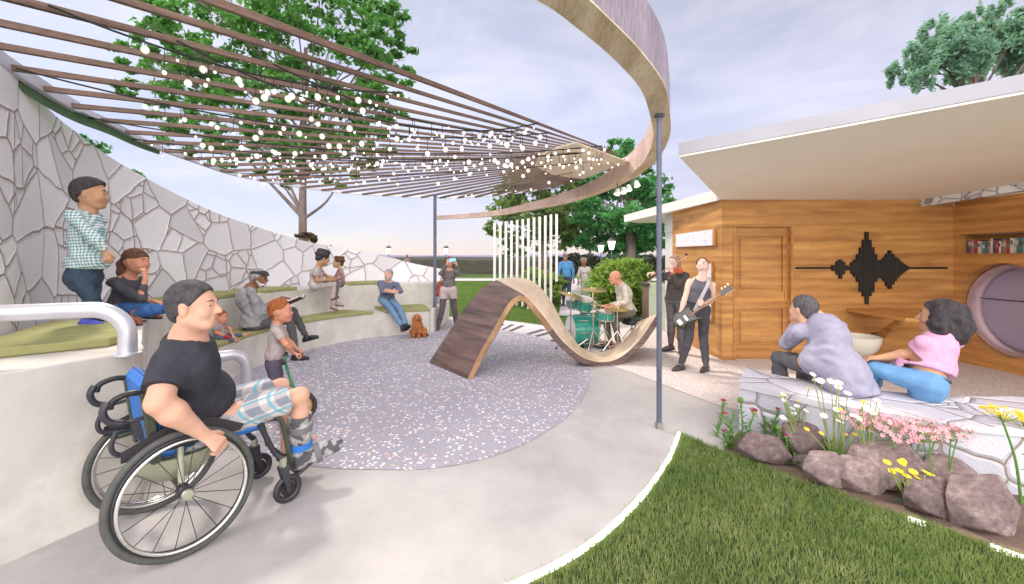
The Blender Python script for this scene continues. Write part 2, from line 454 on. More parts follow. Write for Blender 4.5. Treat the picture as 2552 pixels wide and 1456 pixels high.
MW_slat = wood('slat_wood', (.075, .045, .034), (.21, .135, .105), (2, 2, 12), .7, False, 10)
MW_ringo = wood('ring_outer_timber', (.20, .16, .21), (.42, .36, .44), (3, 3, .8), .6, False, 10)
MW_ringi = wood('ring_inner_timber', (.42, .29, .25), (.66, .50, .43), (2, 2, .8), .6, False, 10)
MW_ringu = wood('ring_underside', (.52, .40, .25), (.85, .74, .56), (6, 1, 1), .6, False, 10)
MSteel = M('galvanised_post', (.11, .12, .17), .45, .3, .25, 3, .1)
MTube = M('brushed_tube', (.62, .62, .68), .34, .55, .12, 5, .08, 30)
MChrome = M('chrome', (.62, .60, .56), .18, .95, .1, 4)
MGreen = M('olive_cushion', (.31, .31, .14), .9, 0, .10, 6, .35, 220, .15)
MWhite = M('white_plaster', (.80, .76, .74), .8, 0, .04, 2, .06)
MSoffit = M('cream_soffit', (.94, .92, .84), .85, 0, .03, 1.2, .03)
MFascia = M('lavender_fascia', (.43, .43, .48), .8, 0, .06, 2, .08)
MBlack = M('black_plastic', (.018, .018, .022), .42, 0, .2, 9)
MRubber = M('tyre_rubber', (.035, .035, .04), .7, 0, .25, 20, .4, 120)

# ================================================================== ground and paving
def grassmat(name, a, b, c):
    t = NT(name); v = t.coord()
    f = t.noise(v, .35, 6, .7); g = t.noise(v, 14, 5, .7)
    col = t.ramp(t.math('ADD', t.math('MULTIPLY', f, .5), t.math('MULTIPLY', g, .5)), [(.32, a), (.5, b), (.68, c)])
    t.col(col); t.bump(t.noise(v, 45, 4, .7), .9, .05)
    return t.fin(.9, spec=.15)
MG = grassmat('grass_ground', (.045, .085, .02), (.085, .15, .03), (.14, .20, .045))
def sheet(name, poly, z, m, th=0):
    b = MB()
    if th: b.prism(poly, z-th, z)
    else: b.sheet(poly, z)
    return b.build(name, m, kind='structure')
sheet('ground', [(-2500, -60), (2500, -60), (2500, 3200), (-2500, 3200)], -.05, MG)
pla = [(-7, -4), (.35, -4), (.05, 1.2)]
lawn_edge = [gp(x, y) for x, y in ((1180, 1500), (1300, 1452), (1400, 1403), (1500, 1335), (1600, 1237), (1665, 1145), (1690, 1082))]
rock_edge = [gp(x, y) for x, y in ((1800, 1124), (1960, 1185), (2100, 1235), (2300, 1305), (2560, 1395))]
pla += [(p.x, p.y) for p in bez(lawn_edge, 6)] + [(p.x, p.y) for p in rock_edge] + [(4.5, 1.2), (11, 1.0), (11, 11.2), (3.3, 11.3), (2.9, 10.6), (1.9, 9.9)]
pla += [(gp(x, y).x, gp(x, y).y) for x, y in ((1373, 813), (1300, 803), (1246, 797), (1190, 793), (1140, 790))] + [(-2.2, 11.5), (-7, 11.5)]
sheet('plaza_paving', pla, 0, MC_plaza, .04)
tz = [(p.x, p.y) for p in bez([gp(x, y) for x, y in ((1478, 925), (1470, 955), (1448, 1000), (1398, 1052), (1300, 1110), (1198, 1146), (1095, 1166), (980, 1172), (780, 1163), (640, 1125))], 6)]
tz += [(-3.0, 3.6), (-3.3, 4.3), (-3.75, 5.0), (-3.95, 6.0), (-3.85, 7.0), (-3.5, 8.2), (-2.5, 9.1), (-1.7, 9.35), (-.9, 9.6)]
tz += [(p.x, p.y) for p in bez([gp(x, y) for x, y in ((1235, 822), (1266, 826), (1311, 834), (1345, 842), (1381, 854), (1422, 871), (1462, 896))], 4)]
sheet('play_surface', tz, .004, MT)
t2 = [gp(x, y) for x, y in ((1526, 912), (1638, 954), (1780, 1008), (1831, 1022))]
t2 = [(p.x, p.y) for p in t2]+[(2.6, 3.9), (3.2, 3.1), (4.2, 2.6), (6, 1.8), (10.5, 1.6), (10.5, 10.6), (3.6, 10.6), (2.4, 9.4), (1.5, 8.4), (1.05, 7.5), (1.12, 6.9)]
sheet('aggregate_paving', t2, .005, MT2)
MK_w = concrete('key_white', (.58, .56, .58), .06)
MK_b = M('key_black', (.10, .09, .11), .7, 0, .2, 5)
kb = [gp(x, y) for x, y in ((1150, 803), (1246, 806), (1373, 824), (1470, 845))]
sheet('piano_band', [(p.x, p.y) for p in [gp(x, y) for x, y in ((1232, 822), (1311, 833), (1381, 853), (1440, 880), (1500, 850), (1440, 826), (1373, 815), (1246, 799), (1190, 797))]], .003, MK_w)
for q in (((1213, 819), (1219, 820), (1238, 808), (1232, 807.5)), ((1231, 821), (1237, 822), (1257, 809), (1251, 808)), ((1250, 822), (1255, 823), (1281, 810), (1273, 809)), ((1267, 825.5), (1275, 826.5), (1307, 813), (1297, 812)),
          ((1311, 833), (1320, 834.5), (1360, 823), (1349, 821)), ((1332, 838), (1340, 840), (1386, 828), (1372, 826)), ((1370, 850), (1379, 853), (1424, 839), (1413, 836))):
    b = MB(); b.prism([(gp(x/1.0, y).x, gp(x, y).y) for x, y in q], .004, .012)
    b.build('piano_key', MK_b, kind='structure')
def path(name, pts, z=-.04): return sheet(name, pts, z, MC_path)
path('path', [(1.3, 11.8), (1.75, 15), (2.2, 19), (3.4, 30), (4.9, 30), (3.9, 19), (3.4, 15), (3.15, 11.2)], -.02)
path('far_path', [(-30, 29.5), (30, 29.5), (30, 32.5), (-30, 32.5)], -.024)

# LED kerb light along the lawn
E_led = emis('led_strip', (1, .97, .93), 2.2)
ep = bez(lawn_edge, 8); a = MB(); 
vs = []
for i, p in enumerate(ep):
    t = (ep[min(i+1, len(ep)-1)]-ep[max(i-1, 0)]).normalized(); nrm = V(t.y, -t.x, 0)
    vs += [p-nrm*.006+V(0, 0, .001), p+nrm*.02+V(0, 0, .001), p+nrm*.02+V(0, 0, .024), p-nrm*.006+V(0, 0, .024)]
n = len(ep); a.add(vs, [(i*4+k, i*4+(k+1) % 4, i*4+4+(k+1) % 4, i*4+4+k) for i in range(n-1) for k in range(4)])
a.build('led_strip', E_led, label='glowing white light strip set along the curved lawn kerb', cat='strip light')
for k_, (pa, pb_) in enumerate(((gp(2262, 1293), gp(2308, 1308)), (gp(2468, 1362), gp(2560, 1395)))):
    q = (pb_-pa).normalized(); nrm = V(q.y, -q.x, 0); b = MB()
    b.add([pa+V(0, 0, -.03), pa+nrm*.018+V(0, 0, -.03), pb_+nrm*.018+V(0, 0, -.03), pb_+V(0, 0, -.03), pa+V(0, 0, .018), pa+nrm*.018+V(0, 0, .018), pb_+nrm*.018+V(0, 0, .018), pb_+V(0, 0, .018)],
          [(0, 1, 2, 3), (4, 7, 6, 5), (0, 4, 5, 1), (1, 5, 6, 2), (2, 6, 7, 3), (3, 7, 4, 0)])
    b.build('led_strip', E_led, label=('short glowing strip in the kerb below the yellow daisy clump', 'glowing strip at the foot of the big rock by the right edge')[k_], cat='strip light')

# near lawn: soil sheet and blades
lawn = [(p.x, p.y) for p in bez(lawn_edge, 6)]+[(p.x, p.y) for p in rock_edge]+[(4.6, 1.3), (4.6, -.5), (.2, -.5)]
sheet('lawn_soil', [(x, y) for x, y in lawn], -.006, M('lawn_soil', (.035, .06, .018), .95, 0, .3, 20, .5))
def inpoly(P, poly):
    x, y = P[:, 0], P[:, 1]; r = np.zeros(len(P), bool); n = len(poly); j = n-1
    for i in range(n):
        xi, yi = poly[i]; xj, yj = poly[j]
        with np.errstate(divide='ignore', invalid='ignore'):
            c = ((yi > y) != (yj > y)) & (x < (xj-xi)*(y-yi)/(yj-yi+1e-12)+xi)
        r ^= c; j = i
    return r
def blades(name, pts, hmin, hmax, wd, m, lean=.5, label='', cat='grass'):
    n = len(pts); an = RS.rand(n)*2*pi; h = hmin+(hmax-hmin)*RS.rand(n); ln = (RS.rand(n)*.8+.2)*lean*h
    la = RS.rand(n)*2*pi; sx, sy = np.cos(an)*wd/2, np.sin(an)*wd/2
    b = pts; z0 = pts[:, 2] if pts.shape[1] > 2 else np.zeros(n)
    mid = np.stack([b[:, 0]+np.cos(la)*ln*.35, b[:, 1]+np.sin(la)*ln*.35, z0+h*.6], 1)
    tip = np.stack([b[:, 0]+np.cos(la)*ln, b[:, 1]+np.sin(la)*ln, z0+h], 1)
    v = np.empty((n, 5, 3)); v[:, 0] = np.stack([b[:, 0]-sx, b[:, 1]-sy, z0], 1); v[:, 1] = np.stack([b[:, 0]+sx, b[:, 1]+sy, z0], 1)
    v[:, 2] = mid+np.stack([sx*.8, sy*.8, sx*0], 1); v[:, 3] = mid-np.stack([sx*.8, sy*.8, sx*0], 1); v[:, 4] = tip
    k = np.arange(n)[:, None]*5
    f = np.concatenate([k+np.array([[0, 1, 2]]), k+np.array([[0, 2, 3]]), k+np.array([[3, 2, 4]])])
    return mesh_np(name, v.reshape(-1, 3), f, m, label=label, cat=cat, kind='stuff')
def leafmat(name, a, b, c, sc=3, tr=.25, rough=.6):
    t = NT(name); v = t.coord()
    f = t.noise(v, sc, 3, .7); g = t.noise(v, sc*14, 2)
    t.col(t.ramp(t.math('ADD', t.math('MULTIPLY', f, .55), t.math('MULTIPLY', g, .45)), [(.34, a), (.5, b), (.66, c)]))
    m = t.fin(rough, spec=.25)
    tl = t.n('ShaderNodeBsdfTranslucent'); tl.inputs[0].default_value = (b[0]*1.4, b[1]*1.5, b[2], 1)
    ms = t.n('ShaderNodeMixShader'); ms.inputs[0].default_value = tr
    out = t.N['Material Output']; t.l(t.b.outputs[0], ms.inputs[1]); t.l(tl.outputs[0], ms.inputs[2]); t.l(ms.outputs[0], out.inputs[0])
    return m
ML_lawn = leafmat('lawn_blades', (.09, .15, .045), (.21, .28, .09), (.42, .42, .20), 1.1, .35)
P = RS.rand(190000, 2)*np.array([4.6, 4.4])+np.array([.1, -.3])
P = P[inpoly(P, lawn)]
near = (P[:, 1]**2+P[:, 0]**2) > 1.0
P = P[near][:120000]
eq = resample([Vector((p.x, p.y, 0)) for p in bez(lawn_edge, 8)]+[Vector((p.x, p.y, 0)) for p in rock_edge], 5200)
eo = []
for i_, p_ in enumerate(eq[:-1]):
    t_ = (eq[i_+1]-p_).normalized(); n_ = Vector((t_.y, -t_.x, 0)); k_ = noise.noise(p_*5); 
    if random.random() < .35+k_*1.2: eo.append(p_+n_*random.uniform(-.012, .05)+V(0, 0, 0))
P = np.concatenate([P, np.array([(p_.x, p_.y) for p_ in eo])])
blades('grass', P, .018, .05, .0042, ML_lawn, .7, 'short mown green grass in the curved bed beside the glowing kerb')
# back lawn: coarse blades so its surface is not flat
bl = [(-1.6, 11.6), (-.3, 11.0), (1.0, 10.0), (2.0, 10.1), (1.4, 12), (2.2, 19), (-4, 19), (-4, 12)]
P = RS.rand(90000, 2)*np.array([16, 19])+np.array([-6, 9.8])
pth = [(1.3, 11.7), (1.75, 15), (2.2, 19), (3.4, 30), (4.9, 30), (3.9, 19), (3.4, 15), (3.15, 11.2)]
P = P[~inpoly(P, pth) & ~inpoly(P, pla)]
P = np.column_stack([P, np.full(len(P), -.05)])
blades('grass', P, .05, .11, .012, leafmat('back_lawn_blades', (.08, .15, .03), (.13, .22, .05), (.20, .27, .08), .5), .6, 'bright green lawn stretching behind the terrace')
# ================================================================== bench, stone wall, cushions
def c2(pts, n=10): return [Vector((p.x, p.y, 0)) for p in bez([V(x, y, 0) for x, y in pts], n)]
Lc = c2([(-2.64, 3.01), (-2.95, 3.45), (-3.3, 4.1), (-3.6, 5.0), (-3.72, 5.8), (-3.70, 6.6), (-3.52, 7.3), (-3.12, 8.05), (-2.5, 8.6), (-1.75, 8.95)])
Uc = c2([(-2.66, 3.03), (-3.35, 3.85), (-3.75, 4.5), (-4.1, 5.2), (-4.25, 6.1), (-4.2, 7.1), (-3.92, 8.0), (-3.5, 9.05), (-2.9, 9.55), (-1.87, 9.98)])
Ub = [V(-3.0, .9, 0), V(-2.66, 2.17, 0), V(-2.5, 2.55, 0)]+bez([V(-2.44, 2.66, 0), V(-2.42, 2.74, 0), V(-2.48, 2.84, 0), V(-2.62, 2.98, 0)], 3)
Wc = c2([(-3.15, .9), (-3.35, 2.2), (-3.62, 2.97), (-4.0, 3.5), (-4.55, 4.35), (-4.92, 5.4), (-4.98, 6.4), (-4.88, 7.3), (-4.55, 8.6), (-4.2, 9.4), (-3.6, 10.0), (-2.8, 10.5), (-1.8, 10.8)])
xy = lambda L: [(p.x, p.y) for p in L]
bench = thing('terraced_bench', 'long curved two-tier concrete bench below the stone wall', 'bench', (-3.2, 6, 0))
def bev(o, w=.012, s=2):
    m = o.modifiers.new('bevel', 'BEVEL'); m.width = w; m.segments = s; m.limit_method = 'ANGLE'; m.angle_limit = radians(40); return o
b = MB(); b.prism(xy(Lc)+xy(Uc)[::-1], -.02, .47); bev(b.build('lower_tier', MC_bench, bench))
b = MB(); b.prism(xy(Ub)+xy(Uc)+xy(Wc)[::-1], -.02, 1.0); bev(b.build('upper_tier', MC_bench, bench))
endp = [(-1.87, 9.98), (-1.72, 8.9), (-1.62, 8.93), (-1.62, 10.85), (-1.8, 10.85)]
b = MB(); b.prism([(-1.747, 8.955), (-1.66, 8.97), (-1.62, 10.9), (-1.796, 10.9)], -.02, .5); 
bev(b.build('end_block', MC_bench, bench))
zt = [(-1, 3.25), (.9, 3.22), (2.4, 3.14), (3.0, 3.09), (3.5, 3.0), (4.4, 2.93), (5.6, 2.71), (7.2, 2.30), (8.8, 1.98), (9.6, 1.85), (10.0, 1.74), (10.45, 1.58), (10.8, 1.30)]
def ztop(Y):
    for (a, za), (c, zc) in zip(zt, zt[1:]):
        if Y <= c: return za+(zc-za)*(Y-a)/(c-a)
    return zt[-1][1]
Wr = resample(Wc, 110); b = MB(); b.uv = []; vs = []; arc = [0]
for i, p in enumerate(Wr):
    t = (Wr[min(i+1, 110)]-Wr[max(i-1, 0)]).normalized(); nr = V(-t.y, t.x, 0)
    if i: arc.append(arc[-1]+(p-Wr[i-1]).length)
    z = ztop(p.y)
    vs += [p+V(0, 0, -.05), p+V(0, 0, z), p+nr*.38+V(0, 0, z), p+nr*.38+V(0, 0, -.05)]
fs = []
for i in range(110):
    for k in range(4):
        fs.append((i*4+k, i*4+(k+1) % 4, i*4+4+(k+1) % 4, i*4+4+k))
        vv = lambda j, k: ([0, ztop(Wr[j].y), ztop(Wr[j].y)+.38, -.0][k] if k < 3 else 5)
        b.uv += [(arc[i], vv(i, k)), (arc[i], vv(i, (k+1) % 4)), (arc[i+1], vv(i+1, (k+1) % 4)), (arc[i+1], vv(i+1, k))]
fs += [(0, 3, 2, 1), (440, 441, 442, 443)]; b.uv += [(0, 0), (.38, 0), (.38, 3), (0, 3), (0, 0), (0, 1.3), (.38, 1.3), (.38, 0)]
b.add(vs, fs)
wall = b.build('stone_wall', MS, smooth=30, label='tall curved wall of pale flagstones sweeping down behind the bench', cat='wall')

def cushion(poly, z, lab, th=.06, inset=0):
    b = MB(); b.prism(poly, z+.002, z+th)
    o = b.build('seat_cushion', MGreen, label=lab, cat='cushion', group='olive pads on the terraced bench'); bev(o, .012, 3); return o
def band(A, B, y0, y1, s0=0.0, s1=1.0, o0=0, o1=0):
    """strip between two bench curves for Y in y0..y1, from fraction s0 to s1 across"""
    A2 = [p for p in A if y0 <= p.y <= y1]; out0 = []; out1 = []
    for p in A2:
        q = min(B, key=lambda r: (r-p).length)
        out0.append(p.lerp(q, s0)); out1.append(p.lerp(q, s1))
    return xy(out0)+xy(out1)[::-1]
cushion([(-3.25, 2.15), (-3.05, 2.5), (-2.70, 2.83), (-2.74, 2.98), (-3.0, 3.3), (-3.28, 3.62), (-3.45, 3.72), (-3.95, 3.6), (-3.72, 3.22), (-3.55, 2.95), (-3.36, 2.5), (-3.3, 2.25)], 1.0, 'large olive cushion behind the near tube rail, under the standing boy')
cushion(band(Lc, Uc, 4.6, 6.55, -.02, .86), .47, 'olive cushion under the toddler and the old man on the lower tier')
cushion(band(Lc, Uc, 7.0, 8.45, -.02, .8), .47, 'olive cushion on the lower tier below the mother\'s feet')
cushion(band(Lc, Uc, 8.52, 9.1, -.02, .85), .47, 'olive cushion under the man with folded arms at the bench end')
cushion(band(Uc, Wc, 5.5, 6.9, -.02, .85), 1.0, 'olive cushion on the upper tier behind the old man')
cushion(band(Uc, Wc, 7.02, 7.85, -.02, .85), 1.0, 'olive cushion on the upper tier left of the mother')
cushion(band(Uc, Wc, 9.0, 9.6, -.02, .7), 1.0, 'olive cushion on the upper tier above the man with folded arms')

# ------------------------------------------------------------------ tube rails
def rail(name, pts, r, lab, m=MTube):
    b = MB(); b.tube(pts, r, 20)
    e = b.build('tube', m, None, 60); 
    return e
def railthing(lab, pts, r, foot):
    t = thing('tube_rail', lab, 'rail', foot)
    b = MB(); b.tube(pts, r, 24); b.build('tube', MTube, t, 50)
    b = MB(); b.lathe([(r*1.0, .0), (r*1.45, .0), (r*1.45, .012), (r*1.02, .014)], foot, n=24); b.build('foot_flange', MTube, t, 40)
    return t
f1 = gp(318, 884, 1.0); p1 = [f1+V(0, 0, z) for z in (.002, .1, .17)]
d1 = (at(0, 768, 2.35)-at(250, 765, 2.55))
top = V(f1.x, f1.y, 1.285); dd = (at(-40, 771, 2.42)-at(240, 768, 2.62)); dd.z = 0; dd.normalize()
pts = [f1+V(0, 0, .002), f1+V(0, 0, .08)]
for k in range(0, 10):
    a_ = pi/2*k/9; pts.append(f1+V(0, 0, .285-.17)+dd*(.17*(1-cos(a_)))+V(0, 0, .17*sin(a_)))
pts += [pts[-1]+dd*.5, pts[-1]+dd*1.2]
railthing('thick pale tube rail bending down onto the bench top at left', pts, .048, f1)
f2 = V(-3.06, 4.86, 0); dd = (V(-3.52, 4.45, 0)-f2).normalized(); R_ = .16
pts = [f2+V(0, 0, .002), f2+V(0, 0, .3)]
for k in range(0, 10):
    a_ = pi/2*k/9; pts.append(f2+V(0, 0, .50-R_)+dd*(R_*(1-cos(a_)))+V(0, 0, R_*sin(a_)))
pts += [pts[-1]+dd*.5]
railthing('shorter pale tube rail bending down behind the wheelchair user\'s lap', pts, .060, f2)

# ================================================================== timber ring, canopy, posts
K = [ # px,py of the outer/bottom edge, bottom height, band height
 (-.75, 1.85, 3.00, .46), (-.3, 2.02, 3.00, .45), (.14, 2.29, 3.0, .44), (.43, 2.60, 3.0, .44), (.75, 2.99, 2.99, .43), (1.06, 3.44, 2.97, .42), (1.30, 3.95, 2.94, .40), (1.50, 4.45, 2.90, .36), (1.62, 4.95, 2.85, .34),
 (1.68, 5.5, 2.80, .31), (1.62, 6.2, 2.75, .28), (1.42, 7.0, 2.69, .23), (.95, 7.9, 2.62, .19), (.35, 8.6, 2.57, .15), (-.5, 9.2, 2.50, .11), (-1.72, 9.52, 2.46, .08)]
cv = bez([V(*k[:3]) for k in K], 9); hh = bez([V(k[3], 0, 0) for k in K], 9)
ring = thing('timber_ring', 'sweeping curved timber ring beam carried overhead by steel posts', 'canopy ring', (1.3, 3.95, 0))
def ringpart(name, mat, quad):
    b = MB(); vs = []
    for i, p in enumerate(cv):
        t = (cv[min(i+1, len(cv)-1)]-cv[max(i-1, 0)]); t.z = 0; t.normalize(); nr = V(t.y, -t.x, 0)   # outward
        fr = i/(len(cv)-1); wd = .20*(1-fr)+.10*fr
        for o, z in quad(wd, hh[i].x): vs.append(p+nr*o+V(0, 0, z))
    m = 4; n = len(cv)
    b.add(vs, [(i*m+k, i*m+(k+1) % m, (i+1)*m+(k+1) % m, (i+1)*m+k) for i in range(n-1) for k in range(m)]+[(0, 3, 2, 1), tuple((n-1)*m+k for k in range(4))])
    return b.build(name, mat, ring, 40)
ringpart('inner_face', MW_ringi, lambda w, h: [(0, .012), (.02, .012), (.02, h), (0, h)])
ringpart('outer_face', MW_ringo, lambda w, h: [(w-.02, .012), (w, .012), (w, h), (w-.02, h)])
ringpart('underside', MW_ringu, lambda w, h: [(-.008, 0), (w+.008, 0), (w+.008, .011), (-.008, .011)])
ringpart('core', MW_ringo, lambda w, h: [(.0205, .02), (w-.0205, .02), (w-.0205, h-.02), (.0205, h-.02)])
pb = gp(1642, 1068)
def post(lab, x, y, z, r):
    t = thing('steel_post', lab, 'post', (x, y, 0))
    b = MB(); b.box((x, y, z/2+.01), (r*2, r*1.6, z-.02), Matrix.Rotation(.15, 3, 'Z'), .008); b.build('shaft', MSteel, t)
    b = MB(); b.box((x, y, .03), (r*2+.012, r*1.6+.012, .06), Matrix.Rotation(.15, 3, 'Z')); b.build('base_sleeve', M('sleeve_steel', (.25, .26, .22), .5, .3), t)
    b = MB(); b.box((x, y, z-.012), (r*3.4, r*3.0, .02), Matrix.Rotation(.15, 3, 'Z')); b.build('top_plate', MSteel, t)
    return t
post('tall square steel post standing on the near concrete, carrying the ring', pb.x, pb.y, 2.935, .022)
post('slim grey steel post at the end of the terraced bench', -1.70, 9.30, 2.98, .035)
# canopy edge and slats: a fan from the tip T out to the arc
HC = 3.02
T = V(1.66, 5.98, HC)
arc_px = [(85, 198), (150, 240), (215, 277), (290, 312), (380, 360), (500, 405), (600, 437), (750, 465), (900, 482), (1085, 491), (1200, 488), (1300, 478), (1380, 463), (1450, 440), (1520, 411)]
ac = [gp(x, y, HC) for x, y in arc_px]
for q in ac: q.z = HC
ac = bez([V(-1.7, .95, HC), V(-2.6, 1.5, HC), V(-3.2, 2.2, HC), V(-3.55, 2.85, HC)]+ac+[T+V(0, .0, 0)], 8)
can = thing('slatted_canopy', 'fan of thin brown slats spread from the ring to a pale curved edge beam', 'canopy', (-1.5, 6, 0))
MEdge = M('edge_beam_steel', (.55, .55, .62), .4, .2, .08, 3)
b = MB(); vs = []; n = len(ac)
for i, p in enumerate(ac):
    t = (ac[min(i+1, n-1)]-ac[max(i-1, 0)]).normalized(); nr = V(-t.y, t.x, 0)
    if p.y > 5.5 and i < n*.5: pass
    k = 1 if p.y < 4 else .55
    vs += [p+V(0, 0, -.05*k), p+nr*.05+V(0, 0, -.05*k), p+nr*.05+V(0, 0, .05*k), p+V(0, 0, .05*k)]
b.add(vs, [(i*4+k, i*4+(k+1) % 4, i*4+4+(k+1) % 4, i*4+4+k) for i in range(n-1) for k in range(4)]+[(0, 3, 2, 1), tuple((n-1)*4+k for k in range(4))])
b.build('edge_beam', MEdge, can, 40)
b = MB(); vs = []; sub = [p for p in ac if 2.6 < p.y < 5.6 and p.x < -3]
for i, p in enumerate(sub):
    t = (sub[min(i+1, len(sub)-1)]-sub[max(i-1, 0)]).normalized(); nr = V(-t.y, t.x, 0); q = .05+.05*sin(pi*i/(len(sub)-1))
    vs += [p+nr*.052+V(0, 0, -.02-q), p+nr*.075+V(0, 0, -.02-q), p+nr*.075+V(0, 0, .02), p+nr*.052+V(0, 0, .02)]
b.add(vs, [(i*4+k, i*4+(k+1) % 4, i*4+4+(k+1) % 4, i*4+4+k) for i in range(len(sub)-1) for k in range(4)])
b.build('green_fascia', M('green_fascia', (.07, .16, .06), .5, 0, .2, 6), can)
ar = resample(ac, 40); SL = []
j = 0
for i in range(2, 38):
    s = ar[i]; d = (T-s)
    if d.length < 1.2: continue
    # the first slat is the straight front chord
    fr = .96 if i == 2 else .93
    e = s+d*fr; dn = d.normalized(); sd = V(-dn.y, dn.x, 0)
    w0, w1 = .018, .0055; h0, h1 = (.042 if i > 2 else .055), .014
    b = MB()
    vs = []
    for q, w_, h_ in ((s, w0, h0), (e, w1, h1)):
        vs += [q+sd*w_-V(0, 0, h_), q-sd*w_-V(0, 0, h_), q-sd*w_, q+sd*w_]
    b.add(vs, [(0, 1, 2, 3), (7, 6, 5, 4), (0, 4, 5, 1), (1, 5, 6, 2), (2, 6, 7, 3), (3, 7, 4, 0)])
    b.build('slat', MW_slat, can); SL.append((s, e))
MPl = M('tip_plate', (.82, .72, .58), .7, 0, .06, 2)
b = MB(); chord = (ar[2]-T).normalized()
pl = [T]+[T+(chord*(1-k/6)+((ar[35]-T).normalized())*(k/6)).normalized()*1.35 for k in range(7)]
b.prism(xy(pl), HC-.066, HC-.056); b.build('tip_plate', MPl, can)
# string lights
MWire = M('black_wire', (.012, .014, .012), .6)
Bulb = emis('fairy_bulb', (1, .95, .82), 9)
_t = NT('bulb_halo'); _tr = _t.n('ShaderNodeBsdfTransparent'); _em = _t.n('ShaderNodeEmission'); _em.inputs[0].default_value = (1, .93, .78, 1); _em.inputs[1].default_value = 1.5
_ms = _t.n('ShaderNodeMixShader'); _ms.inputs[0].default_value = .30; _t.l(_tr.outputs[0], _ms.inputs[1]); _t.l(_em.outputs[0], _ms.inputs[2]); _t.l(_ms.outputs[0], _t.N['Material Output'].inputs[0]); MHalo = _t.m
def wire(lab, A, B, sag, nb, r=.006, seed=0):
    t = thing('light_string', lab, 'string lights', (A.x, A.y, 0), 'strings of fairy lights under the canopy')
    pts = [A.lerp(B, k/24)+V(0, 0, -sag*4*(k/24)*(1-k/24)) for k in range(25)]
    b = MB(); b.tube(pts, r, 5); b.build('wire', MWire, t)
    rr = random.Random(seed)
    u0_ = .16 if seed < 3 else .04
    for k in range(nb):
        u = u0_+(1-u0_)*(k+.5+rr.uniform(-.45, .45))/nb; p = A.lerp(B, u)+V(0, 0, -sag*4*u*(1-u))
        b = MB(); q = p+V(rr.uniform(-.05, .05), rr.uniform(-.05, .05), -.02-rr.uniform(0, .14)); s_ = rr.choice((.005, .006, .008, .010, .013))*(.6+.4*min(1, p.y/5))
        b.ell(q, (s_, s_, s_*1.15), n=8, m=6); bb_ = b.build('bulb', Bulb, t, 180)
        b = MB(); b.ell(q, (s_*2.1, s_*2.1, s_*2.3), n=10, m=7); b.build('halo', MHalo, bb_, 180)  # see-through glowing shell added round each bulb to imitate its halo
        b = MB(); b.tube([q+V(0, 0, s_*2.2), V(q.x, q.y, p.z)], .003, 4); b.build('cord', MWire, bb_)
def onp(x, y): q = gp(x, y, HC); q.z = HC-.03; return q
W_ = [((120, 0), (1000, 222), .25, 22, 'top'), ((40, 160), (1368, 325), .45, 46, ''), ((215, 285), (1500, 358), .42, 52, ''), ((440, 90), (1340, 300), .55, 30, ''),
      ((330, 340), (1500, 372), .34, 52, ''), ((680, 150), (1290, 320), .30, 22, ''), ((420, 366), (1520, 368), .30, 44, ''), ((560, 425), (1545, 390), .26, 40, ''), ((1088, 490), (1540, 396), .12, 12, '')]
labs = ['light string hung highest across the front slats, starting at the top left', 'light string from the wall end of the canopy to its front edge', 'light string from the green edge of the canopy towards its pale tip',
        'light string dropping steeply across the middle of the tree crown', 'light string sagging lowest in front of the stone wall', 'short light string hanging from the front slats over the tree trunk',
        'light string just inside the far edge beam', 'light string following the far rim of the canopy', 'thin light string from the bench post to the ring tip']
for i, (a_, b_, sg, nb, _) in enumerate(W_):
    wire(labs[i], onp(*a_), onp(*b_), sg*.5, nb, .007, i)
# spot lamps under the ring
for i, (x, y) in enumerate(((1538, 478), (1553, 474), (1566, 468), (1586, 458))):
    p = at(x, y, 6.45+.02*i)
    t = thing('spot_lamp', ('leftmost of the four', 'second from left of the four', 'third from left of the four', 'rightmost and largest of the four')[i]+' small white spot lamps hung under the ring', 'spotlight', p, 'spot lamps clustered under the ring')
    ax = V(-.25+.15*i, -.3, -1).normalized()
    b = MB(); b.lathe([(.012, -.05), (.03, -.04), (.05, .05), (.046, .05), (.02, -.02)], p, ax, 16); b.build('shade', M('white_lamp', (.8, .78, .76), .4), t, 40)
    b = MB(); b.lathe([(.044, .0), (.044, .006)], p+ax*.036, ax, 14); b.build('lens', emis('lamp_lens%d' % i, (1, .93, .82), 3), t)
    b = MB(); b.tube([p-ax*.045, V(p.x, p.y, p.z+.10), V(p.x-.02, p.y, 2.76)], .006, 6); b.build('stem', MBlack, t)

# ================================================================== ribbon sculpture
Nx = [(1163, 944), (1196, 875), (1225, 825), (1247, 785), (1268, 752), (1290, 735), (1312, 738), (1330, 757), (1366, 801), (1400, 846), (1441, 882), (1470, 896), (1498, 901), (1530, 896), (1560, 878), (1592, 846), (1612, 818), (1634, 784)]
Fx = [(1068, 904), (1110, 840), (1158, 768), (1190, 730), (1221, 705), (1255, 694), (1290, 692), (1330, 703), (1366, 740), (1391, 783), (1421, 846), (1440, 868), (1462, 880), (1490, 880), (1525, 868), (1555, 845), (1572, 825), (1588, 802)]
def cur(px, x0, y0, k):
    out = []
    for x, y in px:
        kk = (x-CX)/F; X = kk*(y0-k*x0)/(1-kk*k); Y = y0+k*(X-x0); out.append(V(X, Y, max(0.0, CZ-(y-HY)*Y/F)))
    return out
Nn = resample(bez(cur(Nx, -.58, 5.54, .344), 8), 90)
Ff = resample(bez(cur(Fx, -1.25, 6.39, .266), 8), 90)
Nn[0].z = Ff[0].z = 0
scu = thing('ribbon_sculpture', 'wavy wooden ribbon bench arching up and dipping over the play surface', 'sculpture', (.4, 6.1, 0))
tp, bt = [], []
